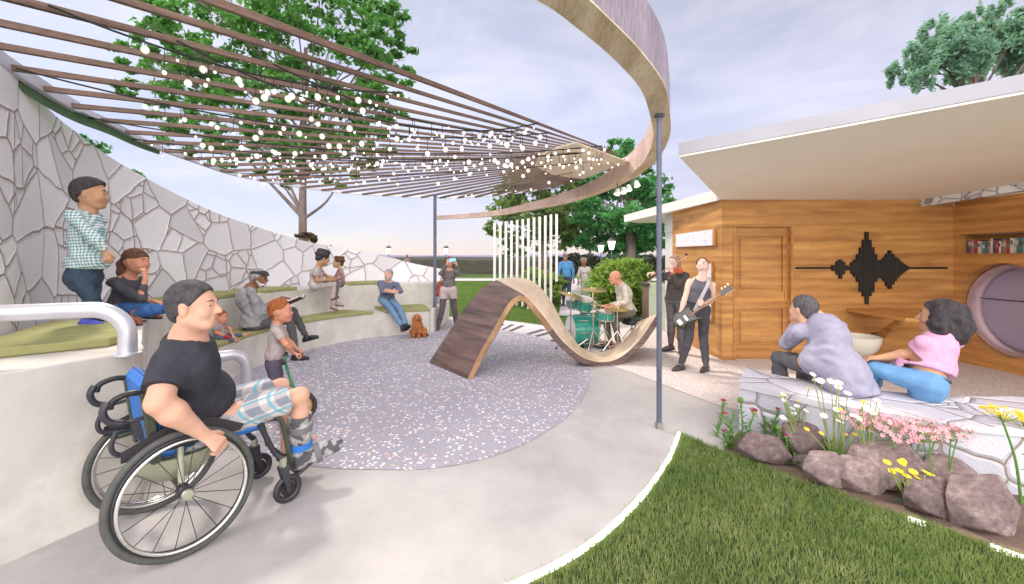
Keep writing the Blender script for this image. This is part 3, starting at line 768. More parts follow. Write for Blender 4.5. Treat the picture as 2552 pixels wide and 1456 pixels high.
for i in range(91):
    j0, j1 = max(i-1, 0), min(i+1, 90)
    t = ((Nn[j1]-Nn[j0])+(Ff[j1]-Ff[j0])).normalized(); wv = (Nn[i]-Ff[i]).normalized()
    n = wv.cross(t).normalized(); n = n if n.z > 0 or abs(n.z) < .2 and n.x < 0 else -n
    th = .10
    tp.append((Ff[i], Nn[i])); bt.append((Ff[i]-n*th, Nn[i]-n*th))
zmin = min(min(a.z, c.z) for a, c in bt[20:]) 
lift = .0
def rib(name, mat, pairs0, pairs1, r0, r1, pro=0):
    b = MB(); vs = []
    for i in range(r0, r1+1):
        vs += [pairs0[i][0], pairs0[i][1], pairs1[i][1], pairs1[i][0]]
    m = r1-r0
    b.add(vs, [(k*4+q, k*4+(q+1) % 4, k*4+4+(q+1) % 4, k*4+4+q) for k in range(m) for q in range(4)]+[(0, 3, 2, 1), (m*4, m*4+1, m*4+2, m*4+3)])
    return b.build(name, mat, scu, 40)
lerp2 = lambda P, Q, t: [(a.lerp(c, t), b_.lerp(d, t)) for (a, b_), (c, d) in zip(P, Q)]
ins = lambda P, e: [(a.lerp(b_, e), b_.lerp(a, e)) for a, b_ in P]
rib('shaded_deck', MW_dark, tp, lerp2(tp, bt, .12), 0, 30)  # shade on the left slope put into the wood colour
rib('pale_lit_deck', MW_pale, tp, lerp2(tp, bt, .12), 30, 90)  # pale wood, with the brightness of the lit slope in its colour
rib('core', MW_edge, ins(lerp2(tp, bt, .121), .004), ins(lerp2(tp, bt, .93), .004), 0, 44)
rib('core', MW_dark, ins(lerp2(tp, bt, .121), .004), ins(lerp2(tp, bt, .93), .004), 44, 90)
rib('underside', MW_dark, lerp2(tp, bt, .931), bt, 0, 90)
# ================================================================== park building
bld = thing('park_building', 'timber clad pavilion with a flat lavender edged roof and cream soffit', 'building', (5, 7, 0))
def rz(x, y): return 2.5+.12*max(0.0, 6.56-y)
roof = [(1.87, 4.71), (4.03, 3.32), (7.6, 1.35), (9.2, 1.2), (9.2, 11), (3.3, 11), (2.86, 10.6), (3.24, 6.56)]
def rect_wall(name, mat, a, bb, z0, z1, th, holes=()):
    """upright wall from a to bb (x,y); thickness to the right of travel; holes as (u0,u1,z0,z1) in metres along"""
    a, bb = V(*a, 0), V(*bb, 0); d = (bb-a); L = d.length; d.normalize(); n = V(d.y, -d.x, 0)
    us = sorted({0, L, *[h[0] for h in holes], *[h[1] for h in holes]}); zs = sorted({z0, z1, *[h[2] for h in holes], *[h[3] for h in holes]})
    b = MB()
    for u0, u1 in zip(us, us[1:]):
        for q0, q1 in zip(zs, zs[1:]):
            um, zm = (u0+u1)/2, (q0+q1)/2
            if any(h[0] < um < h[1] and h[2] < zm < h[3] for h in holes): continue
            vs = [a+d*u+n*o+V(0, 0, z) for u in (u0, u1) for o in (0, th) for z in (q0, q1)]
            b.add(vs, [(0, 1, 3, 2), (4, 6, 7, 5), (0, 4, 5, 1), (2, 3, 7, 6), (0, 2, 6, 4), (1, 5, 7, 3)])
    return b
YW = 6.56; XC = 3.26; XR = 6.87
# slot for the door
b = rect_wall('w', None, (XR, YW), (XC, YW), 0, 2.5, .12, [(XR-4.335, XR-3.47, 0, 2.075)])   # thickness to +Y
for v in range(len(b.v)): pass
front = b.build('front_wall', MW, bld)
b = rect_wall('w', None, (XC, YW), (3.22, 8.46), 0, 2.5, .12); b.build('side_wall', MW, bld)
b = MB(); b.box((XC+.014, YW-.006, 1.25), (.03, .012, 2.49)); b.build('corner_trim', MW_bay, bld)
# right-hand bay with a book niche and a round window seat: wall along y at x = XR
Rc = .66; yc = 5.90; zc = .86
def bay():
    b = MB(); N = 48
    y0, y1, z0, z1 = 2.2, YW, 0, 2.4
    # outer grid boundary pieces around the round opening (square 1.5 m) and niche
    sq = .76
    def face(ya, yb, za, zb): b.add([(XR, ya, za), (XR, yb, za), (XR, yb, zb), (XR, ya, zb), (XR+.05, ya, za), (XR+.05, yb, za), (XR+.05, yb, zb), (XR+.05, ya, zb)], [(0, 3, 2, 1), (4, 5, 6, 7), (0, 1, 5, 4), (1, 2, 6, 5), (2, 3, 7, 6), (3, 0, 4, 7)])
    ny0, ny1, nz0, nz1 = 4.9, 6.48, 1.66, 1.95
    ya = yc-sq; yb = min(yc+sq, YW)
    face(y0, ya, z0, nz0); face(ya, YW, 0, zc-sq); face(ya, YW, zc+sq, nz0)
    face(y0, YW, nz1, z1); face(y0, ny0, nz0, nz1); face(ny1, YW, nz0, nz1)
    # ring of quads between circle and box
    vs, fs = [], []
    for k in range(N):
        an = 2*pi*k/N; c, s_ = cos(an), sin(an); m = max(abs(c), abs(s_))
        py, pz = min(yc+sq*c/m, YW), zc+sq*s_/m
        cy, cz = min(yc+Rc*c, YW-.001), zc+Rc*s_
        vs += [(XR, cy, cz), (XR, py, pz), (XR+.5, cy, cz)]
    for k in range(N):
        j = (k+1) % N
        fs += [(k*3, k*3+1, j*3+1, j*3), (k*3, j*3, j*3+2, k*3+2)]
    b.add(vs, fs)
    # niche box
    for ya_, yb_, za_, zb_, xa, xb in ((ny0, ny1, nz0-.02, nz0-.001, XR+.05, XR+.3), (ny0, ny1, nz1+.001, nz1+.02, XR+.05, XR+.3), (ny0, ny1, nz0, nz1, XR+.3, XR+.32), (ny1, ny1+.02, nz0, nz1, XR+.05, XR+.3), (ny0-.02, ny0, nz0, nz1, XR+.05, XR+.3)):
        b.box(((xa+xb)/2, (ya_+yb_)/2, (za_+zb_)/2), (xb-xa, yb_-ya_, zb_-za_))
    return b
bay().build('bay_wall', MW_bay, bld)
b = MB(); b.box((XR+.2, 4.4, 2.435), (.42, 4.28, .062)); b.build('bay_cap', MW_bay, bld)
MPu = M('lilac_cushion', (.42, .36, .50), .8, 0, .06, 2, .1)
b = MB(); b.lathe([(Rc-.07, 0), (Rc-.004, 0), (Rc-.004, .26), (Rc-.07, .26)], (XR+.18, yc-.02, zc), (1, 0, 0), 56, False); b.build('round_frame', M('rosy_frame', (.46, .33, .36), .7, 0, .08, 3), bld)
b = MB(); b.lathe([(Rc-.075, .0), (Rc-.075, .012), (.01, .03)], (XR+.36, yc-.02, zc), (-1, 0, 0), 56); rp_ = b.build('round_back_panel', MPu, bld)
b = MB(); b.box((XR+.316, yc-.02, zc+.12), (.012, Rc*1.8, .012)); b.build('panel_seam', M('dark_seam', (.04, .035, .05), .7), bld)
# stone header strip between soffit and bay
a_, b_ = V(6.35, 6.55, 0), V(6.86, 5.62, 0); dn = (b_-a_).normalized(); c_ = a_+dn*3.2
m_ = MB(); vs = []; nn = V(-dn.y, dn.x, 0)*-1
for p in (a_, c_):
    zt_ = rz(p.x, p.y)-.004
    vs += [p+V(0, 0, zt_-.105), p+nn*-.16+V(0, 0, zt_-.105), p+nn*-.16+V(0, 0, zt_), p+V(0, 0, zt_)]
m_.add(vs, [(0, 1, 2, 3), (7, 6, 5, 4), (0, 4, 5, 1), (1, 5, 6, 2), (2, 6, 7, 3), (3, 7, 4, 0)])
m_.build('stone_header', stone('stone_header', uv=False, sc=4.2, jw=.02), bld)
# roof: soffit sheet, fascia, top
roofF = [(1.87, 4.71), (4.03, 3.32), (7.6, 1.35), (9.2, 1.2), (9.2, 6.56), (3.24, 6.56)]; roofB = [(3.24, 6.56), (9.2, 6.56), (9.2, 11), (3.3, 11), (2.86, 10.6)]
rz1 = lambda x, y: 2.5+.12*(6.56-y)
b = MB(); b.prism(roofF, rz1, lambda x, y: rz1(x, y)+.02); b.prism(roofB, 2.5, 2.52); b.build('soffit', MSoffit, bld)
b = MB(); N = len(roof); vs = []; ctr = V(6, 6, 0)
def off(p, d): q = V(*p, 0); return q+(q-ctr).normalized()*d
b.prism([tuple(off(p, .012))[:2] if p[1] != 6.56 else p for p in roofF], lambda x, y: rz1(x, y)+.0205, lambda x, y: rz1(x, y)+.155); b.prism([tuple(off(p, .012))[:2] if p[1] != 6.56 else p for p in roofB], 2.5205, 2.655); b.build('roof_slab', MFascia, bld)
b = MB(); b.prism([(2.83, 10.64), (3.2, 6.60), (3.23, 6.60), (2.87, 10.6)], 2.49, 2.665); b.build('side_fascia', MWhite, bld)
# rear stone pier and low wall
MSg = M('pale_stone_pier', (.62, .62, .60), .8, 0, .08, 4, .2, 40)
b = MB(); b.box((3.43, 8.72, 1.25), (.36, .46, 2.48), None, .01); b.box((3.43, 8.72, 2.2), (.385, .485, .16), None, .01); b.build('stone_pier', MSg, bld)
b = MB(); b.box((3.40, 9.55, .5), (.24, 1.15, 1.0), None, .01); bw = b.build('low_wall', concrete('mossy_concrete', (.46, .50, .38)), label='low pale green stained concrete wall beside the wooden bin', cat='wall')
# door in its recess
door = thing('wooden_door', 'oak two panel door set back in the timber wall', 'door', (3.9, 6.62, 0))
def frame(b, x0, x1, z0, z1, y, d, w):
    b.box(((x0+x1)/2, y, z1-w/2), (x1-x0, d, w)); b.box(((x0+x1)/2, y, z0+w/2), (x1-x0, d, w))
    b.box((x0+w/2, y, (z0+z1)/2), (w, d, z1-z0-2*w-.004)); b.box((x1-w/2, y, (z0+z1)/2), (w, d, z1-z0-2*w-.004))
b = rect_wall('l', None, (4.334, 6.628), (3.471, 6.628), .001, 2.074, .045, [(4.334-4.26, 4.334-3.56, .22, .79), (4.334-4.26, 4.334-3.56, 1.07, 1.94)]); b.build('leaf', MW_bay, door)
for z0, z1 in ((.22, .79), (1.07, 1.94)):
    q = MB(); q.box((3.91, 6.668, (z0+z1)/2), (.70, .008, z1-z0)); q.box((3.91, 6.656, (z0+z1)/2), (.62, .022, z1-z0-.08), None, .008); q.build('panel', MW, door)
df = MB(); df.box((3.455, 6.553, 1.045), (.03, .022, 2.09)); df.box((4.35, 6.553, 1.045), (.03, .022, 2.09)); df.box((3.9025, 6.553, 2.092), (.86, .022, .03)); df.build('door_frame', MW_bay, door)
b = MB(); b.box((4.29, 6.62, 1.0), (.02, .05, .1)); b.build('handle', MW_bay, door)
# soundwave relief
art = thing('soundwave_relief', 'black sound wave made of upright bars fixed to the oak wall', 'wall relief', (5.6, 6.5, 1.4))
MAr = M('charcoal_bar', (.018, .016, .014), .6, 0, .2, 10)
hs = [(1105, 17, 0), (1118, 17, 0), (1132, 42, 0), (1149, 60, 6), (1166, 40, 0), (1185, 14, 0), (1198, 14, 0), (1210, 14, 0), (1225, 38, 0), (1241, 55, 0), (1259, 86, 0), (1277, 138, 10), (1296, 176, 0), (1314, 226, 0), (1332, 176, 0), (1350, 140, 10), (1367, 88, 0), (1383, 58, 8), (1398, 54, 6), (1411, 60, 6), (1426, 74, 8), (1441, 100, 12), (1458, 120, 10), (1475, 96, 8), (1491, 75, 6), (1507, 60, 0), (1521, 45, 0), (1536, 33, 0), (1550, 22, 0), (1563, 14, 0)]
for x, h, dz in hs:
    px = (1640+x/2.511)/1.0035; hh_ = h/2.511*YW/F; X = (px-CX)*YW/F; z = CZ-((668+dz/2.511)-HY)*YW/F
    b = MB(); b.box((X, YW-.025, z), (.040, .045, hh_*2), None, .005); b.build('bar', MAr, art)
for xa, xb in ((878, 1100), (1578, 1812)):
    n = int((xb-xa)/15)
    for k in range(n+1):
        px = (1640+(xa+(xb-xa)*k/n)/2.511)/1.0035; X = (px-CX)*YW/F
        b = MB(); b.box((X, YW-.02, CZ-26*YW/F), (.030, .035, .030), None, .008); b.build('bead', MAr, art)
b = MB(); b.box(((XC*0+4.46+6.80)/2, YW-.008, CZ-26*YW/F), (2.30, .012, .012)); b.build('rod', MAr, art)
# fold down shelf
tb = thing('wall_shelf', 'triangular oak shelf folded out from the wall on one diagonal brace', 'shelf', (5.6, 6.0, .4))
b = MB(); b.prism([(5.20, 6.555), (5.12, 5.49), (5.45, 5.40), (5.72, 5.42), (5.9, 6.555)], .765, .81); bev(b.build('shelf_board', MW_bay, tb), .004)
p0, p1 = V(5.28, 5.72, .745), V(5.64, 6.50, .36); d = (p1-p0)
Mx = d.to_track_quat('Z', 'Y').to_matrix()
b = MB(); b.box((p0+p1)/2, (.05, .10, d.length), Mx, .004); b.build('brace', MW_bay, tb)
b = MB(); b.box((5.66, 6.535, .36), (.16, .045, .15), None, .005); b.build('wall_bracket', M('bracket_brown', (.18, .10, .07), .5), tb)
# basin
bs = thing('stone_basin', 'cream bowl shaped basin on a short stem under the shelf', 'basin', (5.05, 6.15, 0))
b = MB(); b.lathe([(.05, .17), (.14, .19), (.22, .27), (.265, .38), (.275, .455), (.258, .46), (.24, .40), (.16, .27), (.04, .23)], (5.05, 6.15, 0), n=36); b.build('bowl', M('cream_ceramic', (.72, .71, .60), .35, 0, .04), bs, 50)
b = MB(); b.lathe([(.12, 0), (.12, .02), (.05, .04), (.05, .175)], (5.05, 6.15, 0), n=24); b.build('stem', M('cream_ceramic', (.72, .71, .60)), bs, 50)
# signs on the lit side wall
def sideq(name, x0, x1, yt0, yt1, yb0, yb1, mat, lab, cat, th=.02):
    # px corners on the plane of the side wall
    t = thing(name, lab, cat, (3.2, 7.5, 1.4))
    def on(x, y):
        k = (x-CX)/F; Y = (3.26+.04/1.9*6.56)/(k+.04/1.9); X = k*Y; return V(X, Y, CZ-(y-HY)*Y/F)
    q = [on(x0, yb0), on(x1, yb1), on(x1, yt1), on(x0, yt0)]
    b = MB(); o = V(-.035, 0, 0); b.add([p+V(-.003, 0, 0) for p in q]+[p+o for p in q], [(0, 1, 2, 3), (7, 6, 5, 4), (0, 4, 5, 1), (1, 5, 6, 2), (2, 6, 7, 3), (3, 7, 4, 0)])
    b.build('frame', MW_bay, t)
    c = (q[0]+q[1]+q[2]+q[3])/4
    b = MB(); q2 = [c+(p-c)*.93 for p in q]; b.add([p+V(-.0355, 0, 0) for p in q2]+[p+V(-.042, 0, 0) for p in q2], [(0, 1, 2, 3), (7, 6, 5, 4), (0, 4, 5, 1), (1, 5, 6, 2), (2, 6, 7, 3), (3, 7, 4, 0)])
    b.build('panel', mat, t)
t_ = NT('washed_print'); f_ = t_.noise(t_.coord('Object', (1, 4, 7)), 2.2, 5); t_.col(t_.ramp(f_, [(.3, (.62, .58, .72)), (.5, (.84, .82, .90)), (.7, (.70, .80, .78))])); MSg1 = t_.fin(.3)
sideq('wall_sign', 1686, 1785, 584, 570, 617, 613, MSg1, 'wide framed pale sign board on the sunlit timber side wall', 'sign')
sideq('wall_notice', 1757, 1778, 655, 652, 794, 800, MWhite, 'tall white notice panel on the side wall behind the guitarist', 'notice')
# bookshelf contents
bc = [(.16, .12, .26), (.40, .20, .12), (.42, .05, .05), (.70, .68, .64), (.62, .55, .38), (.10, .22, .24), (.05, .22, .24), (.50, .34, .22), (.62, .60, .64), (.08, .08, .09), (.35, .06, .08), (.72, .70, .68)]
cn = ['purple', 'tan', 'red', 'white', 'beige', 'slate', 'teal', 'brown', 'grey', 'black', 'maroon', 'ivory']
r5 = random.Random(5); y = 6.44; k = 0
while y > 4.98:
    wd = r5.uniform(.022, .05); hgt = r5.uniform(.17, .215); dp = r5.uniform(.13, .16); ci = k % 12
    t = thing('book', cn[ci]+' spined book number placed in the wall niche', 'book', (XR+.12, y-wd/2, 1.661), 'books lined up in the niche')
    mat = M('book_'+cn[ci], bc[ci], .5, 0, .1, 12)
    x0 = XR+.10
    b = MB(); b.box((x0+dp/2, y-wd/2, 1.6615+hgt/2), (dp, wd-.003, hgt), None, .002); b.build('cover', mat, t)
    b = MB(); b.box((x0-.0008, y-wd/2, 1.6615+hgt*r5.uniform(.55, .75)), (.002, wd*.62, hgt*.3)); b.build('spine_label', M('book_'+cn[(ci+3) % 12], bc[(ci+3) % 12], .5, 0, .1, 12), t)
    t['_n'] = k; y -= wd; k += 1
BOOKS = [o for o in bpy.data.objects if o.name.startswith('book') and o.type == 'EMPTY' and not o.name.startswith('book_')]
ordn = ['first', 'second', 'third', 'fourth', 'fifth', 'sixth', 'seventh', 'eighth', 'ninth', 'tenth', 'eleventh', 'twelfth', 'thirteenth', 'fourteenth', 'fifteenth', 'sixteenth', 'seventeenth', 'eighteenth', 'nineteenth', 'twentieth']+['twenty-'+q for q in ('first', 'second', 'third', 'fourth', 'fifth', 'sixth', 'seventh', 'eighth', 'ninth')]+['thirtieth']+['thirty-'+q for q in ('first', 'second', 'third', 'fourth', 'fifth', 'sixth', 'seventh', 'eighth', 'ninth')]+['fortieth']+['forty-'+q for q in ('first', 'second', 'third', 'fourth', 'fifth', 'sixth', 'seventh')]
for o in BOOKS:
    n_ = o['_n']; del o['_n']; o['label'] = '%s spined book, %s from the left in the wall niche' % (cn[n_ % 12], ordn[min(n_, len(ordn)-1)])
# low flagstone seat wall at the right
fr = bez([V(*gp(x, y, .45)[:2], 0) for x, y in ((1841, 953), (1948, 976), (2052, 1001), (2250, 1034), (2370, 1051), (2470, 1062), (2556, 1070))]+[V(4.9, 2.35, 0)], 6)
bk = bez([V(*gp(x, y, .45)[:2], 0) for x, y in ((1856, 915), (1940, 936), (2100, 962), (2240, 979), (2370, 987), (2470, 990), (2556, 991))]+[V(5.6, 3.2, 0)], 6)
sw = thing('seat_wall', 'low curved flagstone seat wall beside the flower bed', 'seat wall', (3, 3.4, 0))
b = MB(); b.prism(xy(fr)+xy(bk)[::-1], -.04, .40); b.build('wall_face', stone('seatwall_face', uv=False, sc=2.9, jw=.020, a=(.58, .58, .66), b=(.72, .72, .78)), sw)
b = MB(); b.prism(xy([p+V(-.012, -.012, 0) for p in fr])+xy([p+V(.012, .012, 0) for p in bk])[::-1], .401, .45); bev(b.build('cap_stones', MS_seat, sw), .008)
# recycling bin
bn = thing('recycling_bin', 'brown timber litter bin with a round cyan recycling badge', 'bin', (3.58, 10.35, 0))
MBn = wood('bin_timber', (.14, .09, .07), (.30, .21, .17), (5, 5, .8), .6, False, 12)
b = MB(); b.box((3.58, 10.35, .47), (.62, .5, .94), None, .012); b.build('body', MBn, bn)
b = MB(); b.box((3.58, 10.33, .965), (.72, .60, .045), None, .01); b.build('lid', M('bin_lid', (.10, .075, .065), .5), bn)
b = MB(); b.lathe([(.115, 0), (.115, .008)], (3.42, 10.096, .70), (0, -1, 0), 28); b.build('badge', M('cyan_badge', (.04, .42, .62), .4), bn)
b = MB()
for k in range(3):
    a0 = 2*pi*k/3+.2; b.tube([(3.42+.065*cos(a0+q), 10.082, .70+.065*sin(a0+q)) for q in (0, .35, .7, 1.05, 1.4)], .010, 6)
b.build('recycling_mark', M('badge_white', (.75, .85, .9), .4), bn)
b = MB(); b.tube([(3.66, 10.09, .58), (3.64, 10.04, .6), (3.63, 10.03, .68), (3.64, 10.04, .76), (3.66, 10.09, .78)], .012, 8); b.build('handle', MBlack, bn)
# row of upright white pipes
for i in range(12):
    x = 1232+14.1*i/1.0035; Yp = 16-.42*i if i < 11 else 11.6
    X = (x-CX)*Yp/F; ztp = 2.92-.012*i; z0 = -.05 if i < 11 else .94
    lab = 'white upright chime pipe, %s from the left in the row on the lawn' % ordn[i] if i < 11 else 'short white chime pipe hung off the ground at the right end'
    t = thing('chime_pipe', lab, 'chime pipe', (X, Yp, z0), 'row of white chime pipes on the lawn')
    r_ = .043*Yp/13.5
    b = MB(); b.lathe([(r_, z0), (r_, ztp), (r_*.8, ztp), (r_*.8, ztp-.1)], (X, Yp, 0), n=16); b.build('pipe', MWhite, t, 40)
    b = MB(); b.lathe([(r_*1.04, ztp-.02), (r_*1.04, ztp-.005)], (X, Yp, 0), n=16); b.build('rim', MEdge, t, 40)
    if i == 11:
        b = MB(); b.tube([(X, Yp, 2.2), (X-.16, Yp+.05, 2.2)], .015, 8); b.build('bracket', MEdge, t)
# lamp posts
def lamp(lab, x, ytop, Y, hw, lit, grp='lamp posts beyond the terrace'):
    c = at(x, ytop, Y); zt_ = c.z; t = thing('lamp_post', lab, 'lamp post', (c.x, Y, -.05), grp); s = hw
    b = MB(); b.lathe([(.35*s, -.05), (.35*s, .3), (.16*s, .35), (.13*s, zt_-2.9*s)], (c.x, Y, 0), n=10); b.build('post', MSteel, t)
    b = MB(); b.lathe([(.5*s, zt_-2.9*s), (.95*s, zt_-.9*s)], (c.x, Y, 0), n=12); b.build('lantern', lit, t)
    b = MB(); b.lathe([(1.1*s, zt_-.89*s), (.7*s, zt_-.4*s), (.1*s, zt_)], (c.x, Y, 0), n=12); b.build('cap', M('lamp_cap', (.05, .04, .05), .6), t)
EL = emis('lantern_lit', (1, .95, .88), 1.6); ED = emis('lantern_dim', (.95, .85, .80), .25)
lamp('lit lamp post behind the bush, left and smaller of the two', 1497, 604, 17.2, .14, EL)
lamp('lit lamp post behind the bush, right and larger of the two', 1523.5, 592, 16.5, .165, EL)
lamp('faint lamp post whose cap just shows over the stone wall left of the seated child', 823, 610.5, 44, .30, ED)
lamp('faint lamp post above the stone wall near the far walker', 968, 612, 44, .30, ED)
lamp('faint lamp post directly behind the woman filming with a phone', 1111, 612, 44, .30, ED)
# long dark fence/hedge wall behind the bush
# ================================================================== hills, trees, shrubs
def ridge(name, Y, x0, x1, zf, m, depth=60, n=120):
    vs = []; 
    for i in range(n+1):
        x = x0+(x1-x0)*i/n; h = zf(x)
        vs += [(x, Y-depth, -.2), (x, Y-depth*.3, h*.75), (x, Y, h), (x, Y+depth, -.2)]
    fs = [(i*4+k, i*4+4+k, i*4+5+k, i*4+1+k) for i in range(n) for k in range(3)]
    b = MB(); b.add(vs, fs); return b.build(name, m, smooth=180, kind='structure')
nz_ = lambda x, s, k=0: noise.noise(V(x*s, k, 0))
def hillmat(name, a, b, sc):
    t = NT(name); v = t.coord(); f = t.noise(v, sc, 6, .7); t.col(t.ramp(f, [(.38, a), (.62, b)])); t.bump(f, .5, 3)
    return t.fin(.95, spec=.1)
ridge('far_hills', 2400, -2600, 3000, lambda x: 17+8*nz_(x, .0014)+4*nz_(x, .004, 3), hillmat('far_hill', (.05, .05, .20), (.08, .085, .25), .002), 300)  # blue of the distant air put into the hill colour
ridge('wooded_hills', 420, -700, 700, lambda x: 2.3+.7*nz_(x, .02, 5)-(.5 if x > 60 else 0), hillmat('wooded_hill', (.022, .028, .02), (.05, .055, .04), .03), 325)
ridge('wooded_slope', 62, -90, 110, lambda x: 1.05-.018*x+.30*nz_(x, .07, 2)+.20*nz_(x, .4, 2)+.10*nz_(x, 1.7, 2), hillmat('wooded_slope', (.012, .016, .008), (.055, .055, .03), 1.1), 24, 500)
ridge('field_rise', 39, -70, 70, lambda x: .02+.14*nz_(x, .06, 4)+.06*nz_(x, .7, 2), hillmat('field_rise', (.035, .06, .018), (.10, .14, .045), .3), 7, 300)
b = MB(); rr = random.Random(3)
def leafcloud(name, pts, nrm, size, m, parent, jit=.5, asp=1.7):
    n = len(pts)
    d = RS.normal(size=(n, 3)); d /= np.linalg.norm(d, axis=1)[:, None]
    nr = nrm*jit+RS.normal(size=(n, 3))*.6; nr /= np.linalg.norm(nr, axis=1)[:, None]+1e-9
    a = np.cross(nr, d); a /= np.linalg.norm(a, axis=1)[:, None]+1e-9; c = np.cross(nr, a)
    s = size*(.55+.9*RS.rand(n))[:, None]
    v = np.stack([pts-a*s*asp/2, pts+c*s*.5+nr*s*.12, pts+a*s*asp/2, pts-c*s*.5+nr*s*.12], 1).reshape(-1, 3)
    f = np.arange(n*4).reshape(-1, 4)
    return mesh_np(name, v, f, m, parent)
def limbs(root, top, r0, lobes, seed, n2=4):
    """trunk and boughs as tapered tubes reaching into the lobes"""
    R = random.Random(seed); b = MB()
    mid = root.lerp(top, .5)+V(R.uniform(-.1, .1), R.uniform(-.1, .1), 0)
    tr = bez([root, mid, top], 6); b.tube(tr, [r0*(1.15-.75*i/(len(tr)-1)) for i in range(len(tr))], 12)
    for c, rad in lobes:
        k = R.uniform(.5, .95); s = tr[int(k*(len(tr)-1))]; e = Vector(c); m = s.lerp(e, .5)+V(R.uniform(-.2, .2), R.uniform(-.2, .2), (e-s).length*.08)
        q = bez([s, m, e], 5); rr0 = r0*.34*(1-k*.4)
        b.tube(q, [rr0*(1-.82*i/(len(q)-1)) for i in range(len(q))], 7)
        for _ in range(n2):
            s2 = q[R.randint(3, len(q)-2)]; e2 = e+V(R.uniform(-1, 1), R.uniform(-1, 1), R.uniform(-.8, .9))*rad*.85
            q2 = bez([s2, s2.lerp(e2, .5)+V(0, 0, .1*rad), e2], 4); b.tube(q2, [rr0*.35*(1-.85*i/(len(q2)-1)) for i in range(len(q2))], 5)
    return b
MBark = wood('bark', (.09, .07, .065), (.26, .20, .19), (6, 6, 1.2), .9, False, 9, .5, .1)
def crown_pts(lobes, n, flat=.8, shell=.55, seed=1, clump=.16, cz=.6):
    rs = np.random.RandomState(seed); P, Nn_ = [], []
    tot = sum(r**2 for _, r in lobes)
    for c, r in lobes:
        k = int(n*r*r/tot); kc = max(3, k//38)
        d = rs.normal(size=(kc, 3)); d /= np.linalg.norm(d, axis=1)[:, None]
        cr_ = r*(shell+(1-shell)*rs.rand(kc)**.6); cc = d*cr_[:, None]*np.array([1, 1, flat])+np.array(c)
        q = rs.randint(0, kc, k); off_ = rs.normal(size=(k, 3))*r*clump*np.array([1.25 if cz < 1 else .6, 1.25 if cz < 1 else .6, cz])
        P.append(cc[q]+off_); Nn_.append(d[q]*.6+np.array([0, 0, .7]))
    return np.concatenate(P), np.concatenate(Nn_)
def tree(lab, root, top, r0, lobes, nleaf, size, m, seed, flat=.8, clump=.16, shell=.5, cat='tree', grp=None, asp=1.7, cz=.6):
    t = thing('broadleaf_tree', lab, cat, root, grp)
    limbs(root, top, r0, lobes, seed).build('trunk', MBark, t, 60)
    P, N_ = crown_pts(lobes, nleaf, flat, shell, seed, clump, cz)
    leafcloud('crown', P, N_, size, m, t, asp=asp)
    return t
LG = leafmat('deep_green_leaves', (.04, .12, .035), (.09, .24, .06), (.18, .36, .10), .7, .45)
LM = leafmat('mid_green_leaves', (.06, .10, .035), (.13, .20, .06), (.24, .30, .11), .6, .4)
LD = leafmat('blue_green_leaves', (.09, .19, .15), (.17, .31, .24), (.28, .44, .34), .5, .45)
LF = leafmat('fir_green_leaves', (.03, .12, .045), (.07, .24, .08), (.16, .38, .13), .6, .4)
# big tree behind the wall: pixel lobes at 13 m
def lob(L, Y, dY=1.2, seed=0):
    R = random.Random(seed); out = []
    for x, y, r in L:
        Yy = Y+R.uniform(-dY, dY); p = at(x, y, Yy); out.append((tuple(p), r*Yy/F))
    return out
big = [(430, -40, 90), (520, 60, 95), (430, 120, 80), (370, 60, 55), (350, 150, 55), (330, 215, 45), (470, 200, 90), (560, 160, 95), (640, 40, 110), (740, -30, 120), (700, 120, 100), (850, 30, 110), (930, 100, 90), (980, 60, 60), (880, 170, 95), (960, 190, 70), (1010, 150, 45), (420, 290, 60), (480, 340, 60), (560, 290, 80), (640, 260, 90), (740, 230, 90), (820, 290, 90), (900, 270, 80), (960, 300, 60), (620, 360, 75), (700, 420, 60), (560, 390, 55), (800, 380, 80), (890, 370, 75), (950, 380, 50), (840, 440, 45), (660, 330, 60), (760, 330, 70), (600, -120, 120), (800, -140, 130)]
Tb = 12.5
rt = gp(755, 700, 0); rt = V((755-CX)*Tb/F, Tb, -.05)
tp_ = at(762, 120, Tb)
tree('large spreading green tree standing behind the stone wall', rt, tp_, .125, lob(big, Tb, 1.5, 4), 27000, .105, LG, 21, .85, .085, .55)
# extra boughs seen under the crown
bt_ = MB(); f0 = at(757, 545, Tb)
for (x, y), r in (((600, 380), .07), ((690, 440), .06), ((850, 440), .05), ((640, 300), .05)):
    q = bez([f0, at((757+x)/2+10, (545+y)/2+10, Tb), at(x, y, Tb)], 5); bt_.tube(q, [r*(1-.7*i/(len(q)-1)) for i in range(len(q))], 7)
bt_.build('bough', MBark, bpy.data.objects['broadleaf_tree'], 60)
def wisp(lab, L, Y, n, size, m, seed, rx=None):
    lb = lob(L, Y, .3, seed); c = Vector(lb[0][0]); root = V(c.x+(rx or 0), Y, -.05)
    return tree(lab, root, c, .08, lb, n, size, m, seed, .6, .22)
wisp('treetop tips peeping over the high part of the stone wall', [(205, 350, 16), (232, 366, 22), (256, 378, 10)], 12, 700, .07, LF, 5)
wisp('small tuft of treetop just above the stone wall, lower down the slope', [(335, 435, 14), (350, 440, 10), (318, 447, 12)], 14, 420, .08, LF, 6)
wisp('small round shrub top beside the big trunk above the stone wall', [(765, 588, 12), (778, 596, 12), (745, 592, 9)], 12.2, 420, .07, leafmat('rusty_leaves', (.05, .04, .02), (.12, .09, .05), (.22, .15, .09), .6, .2), 8)
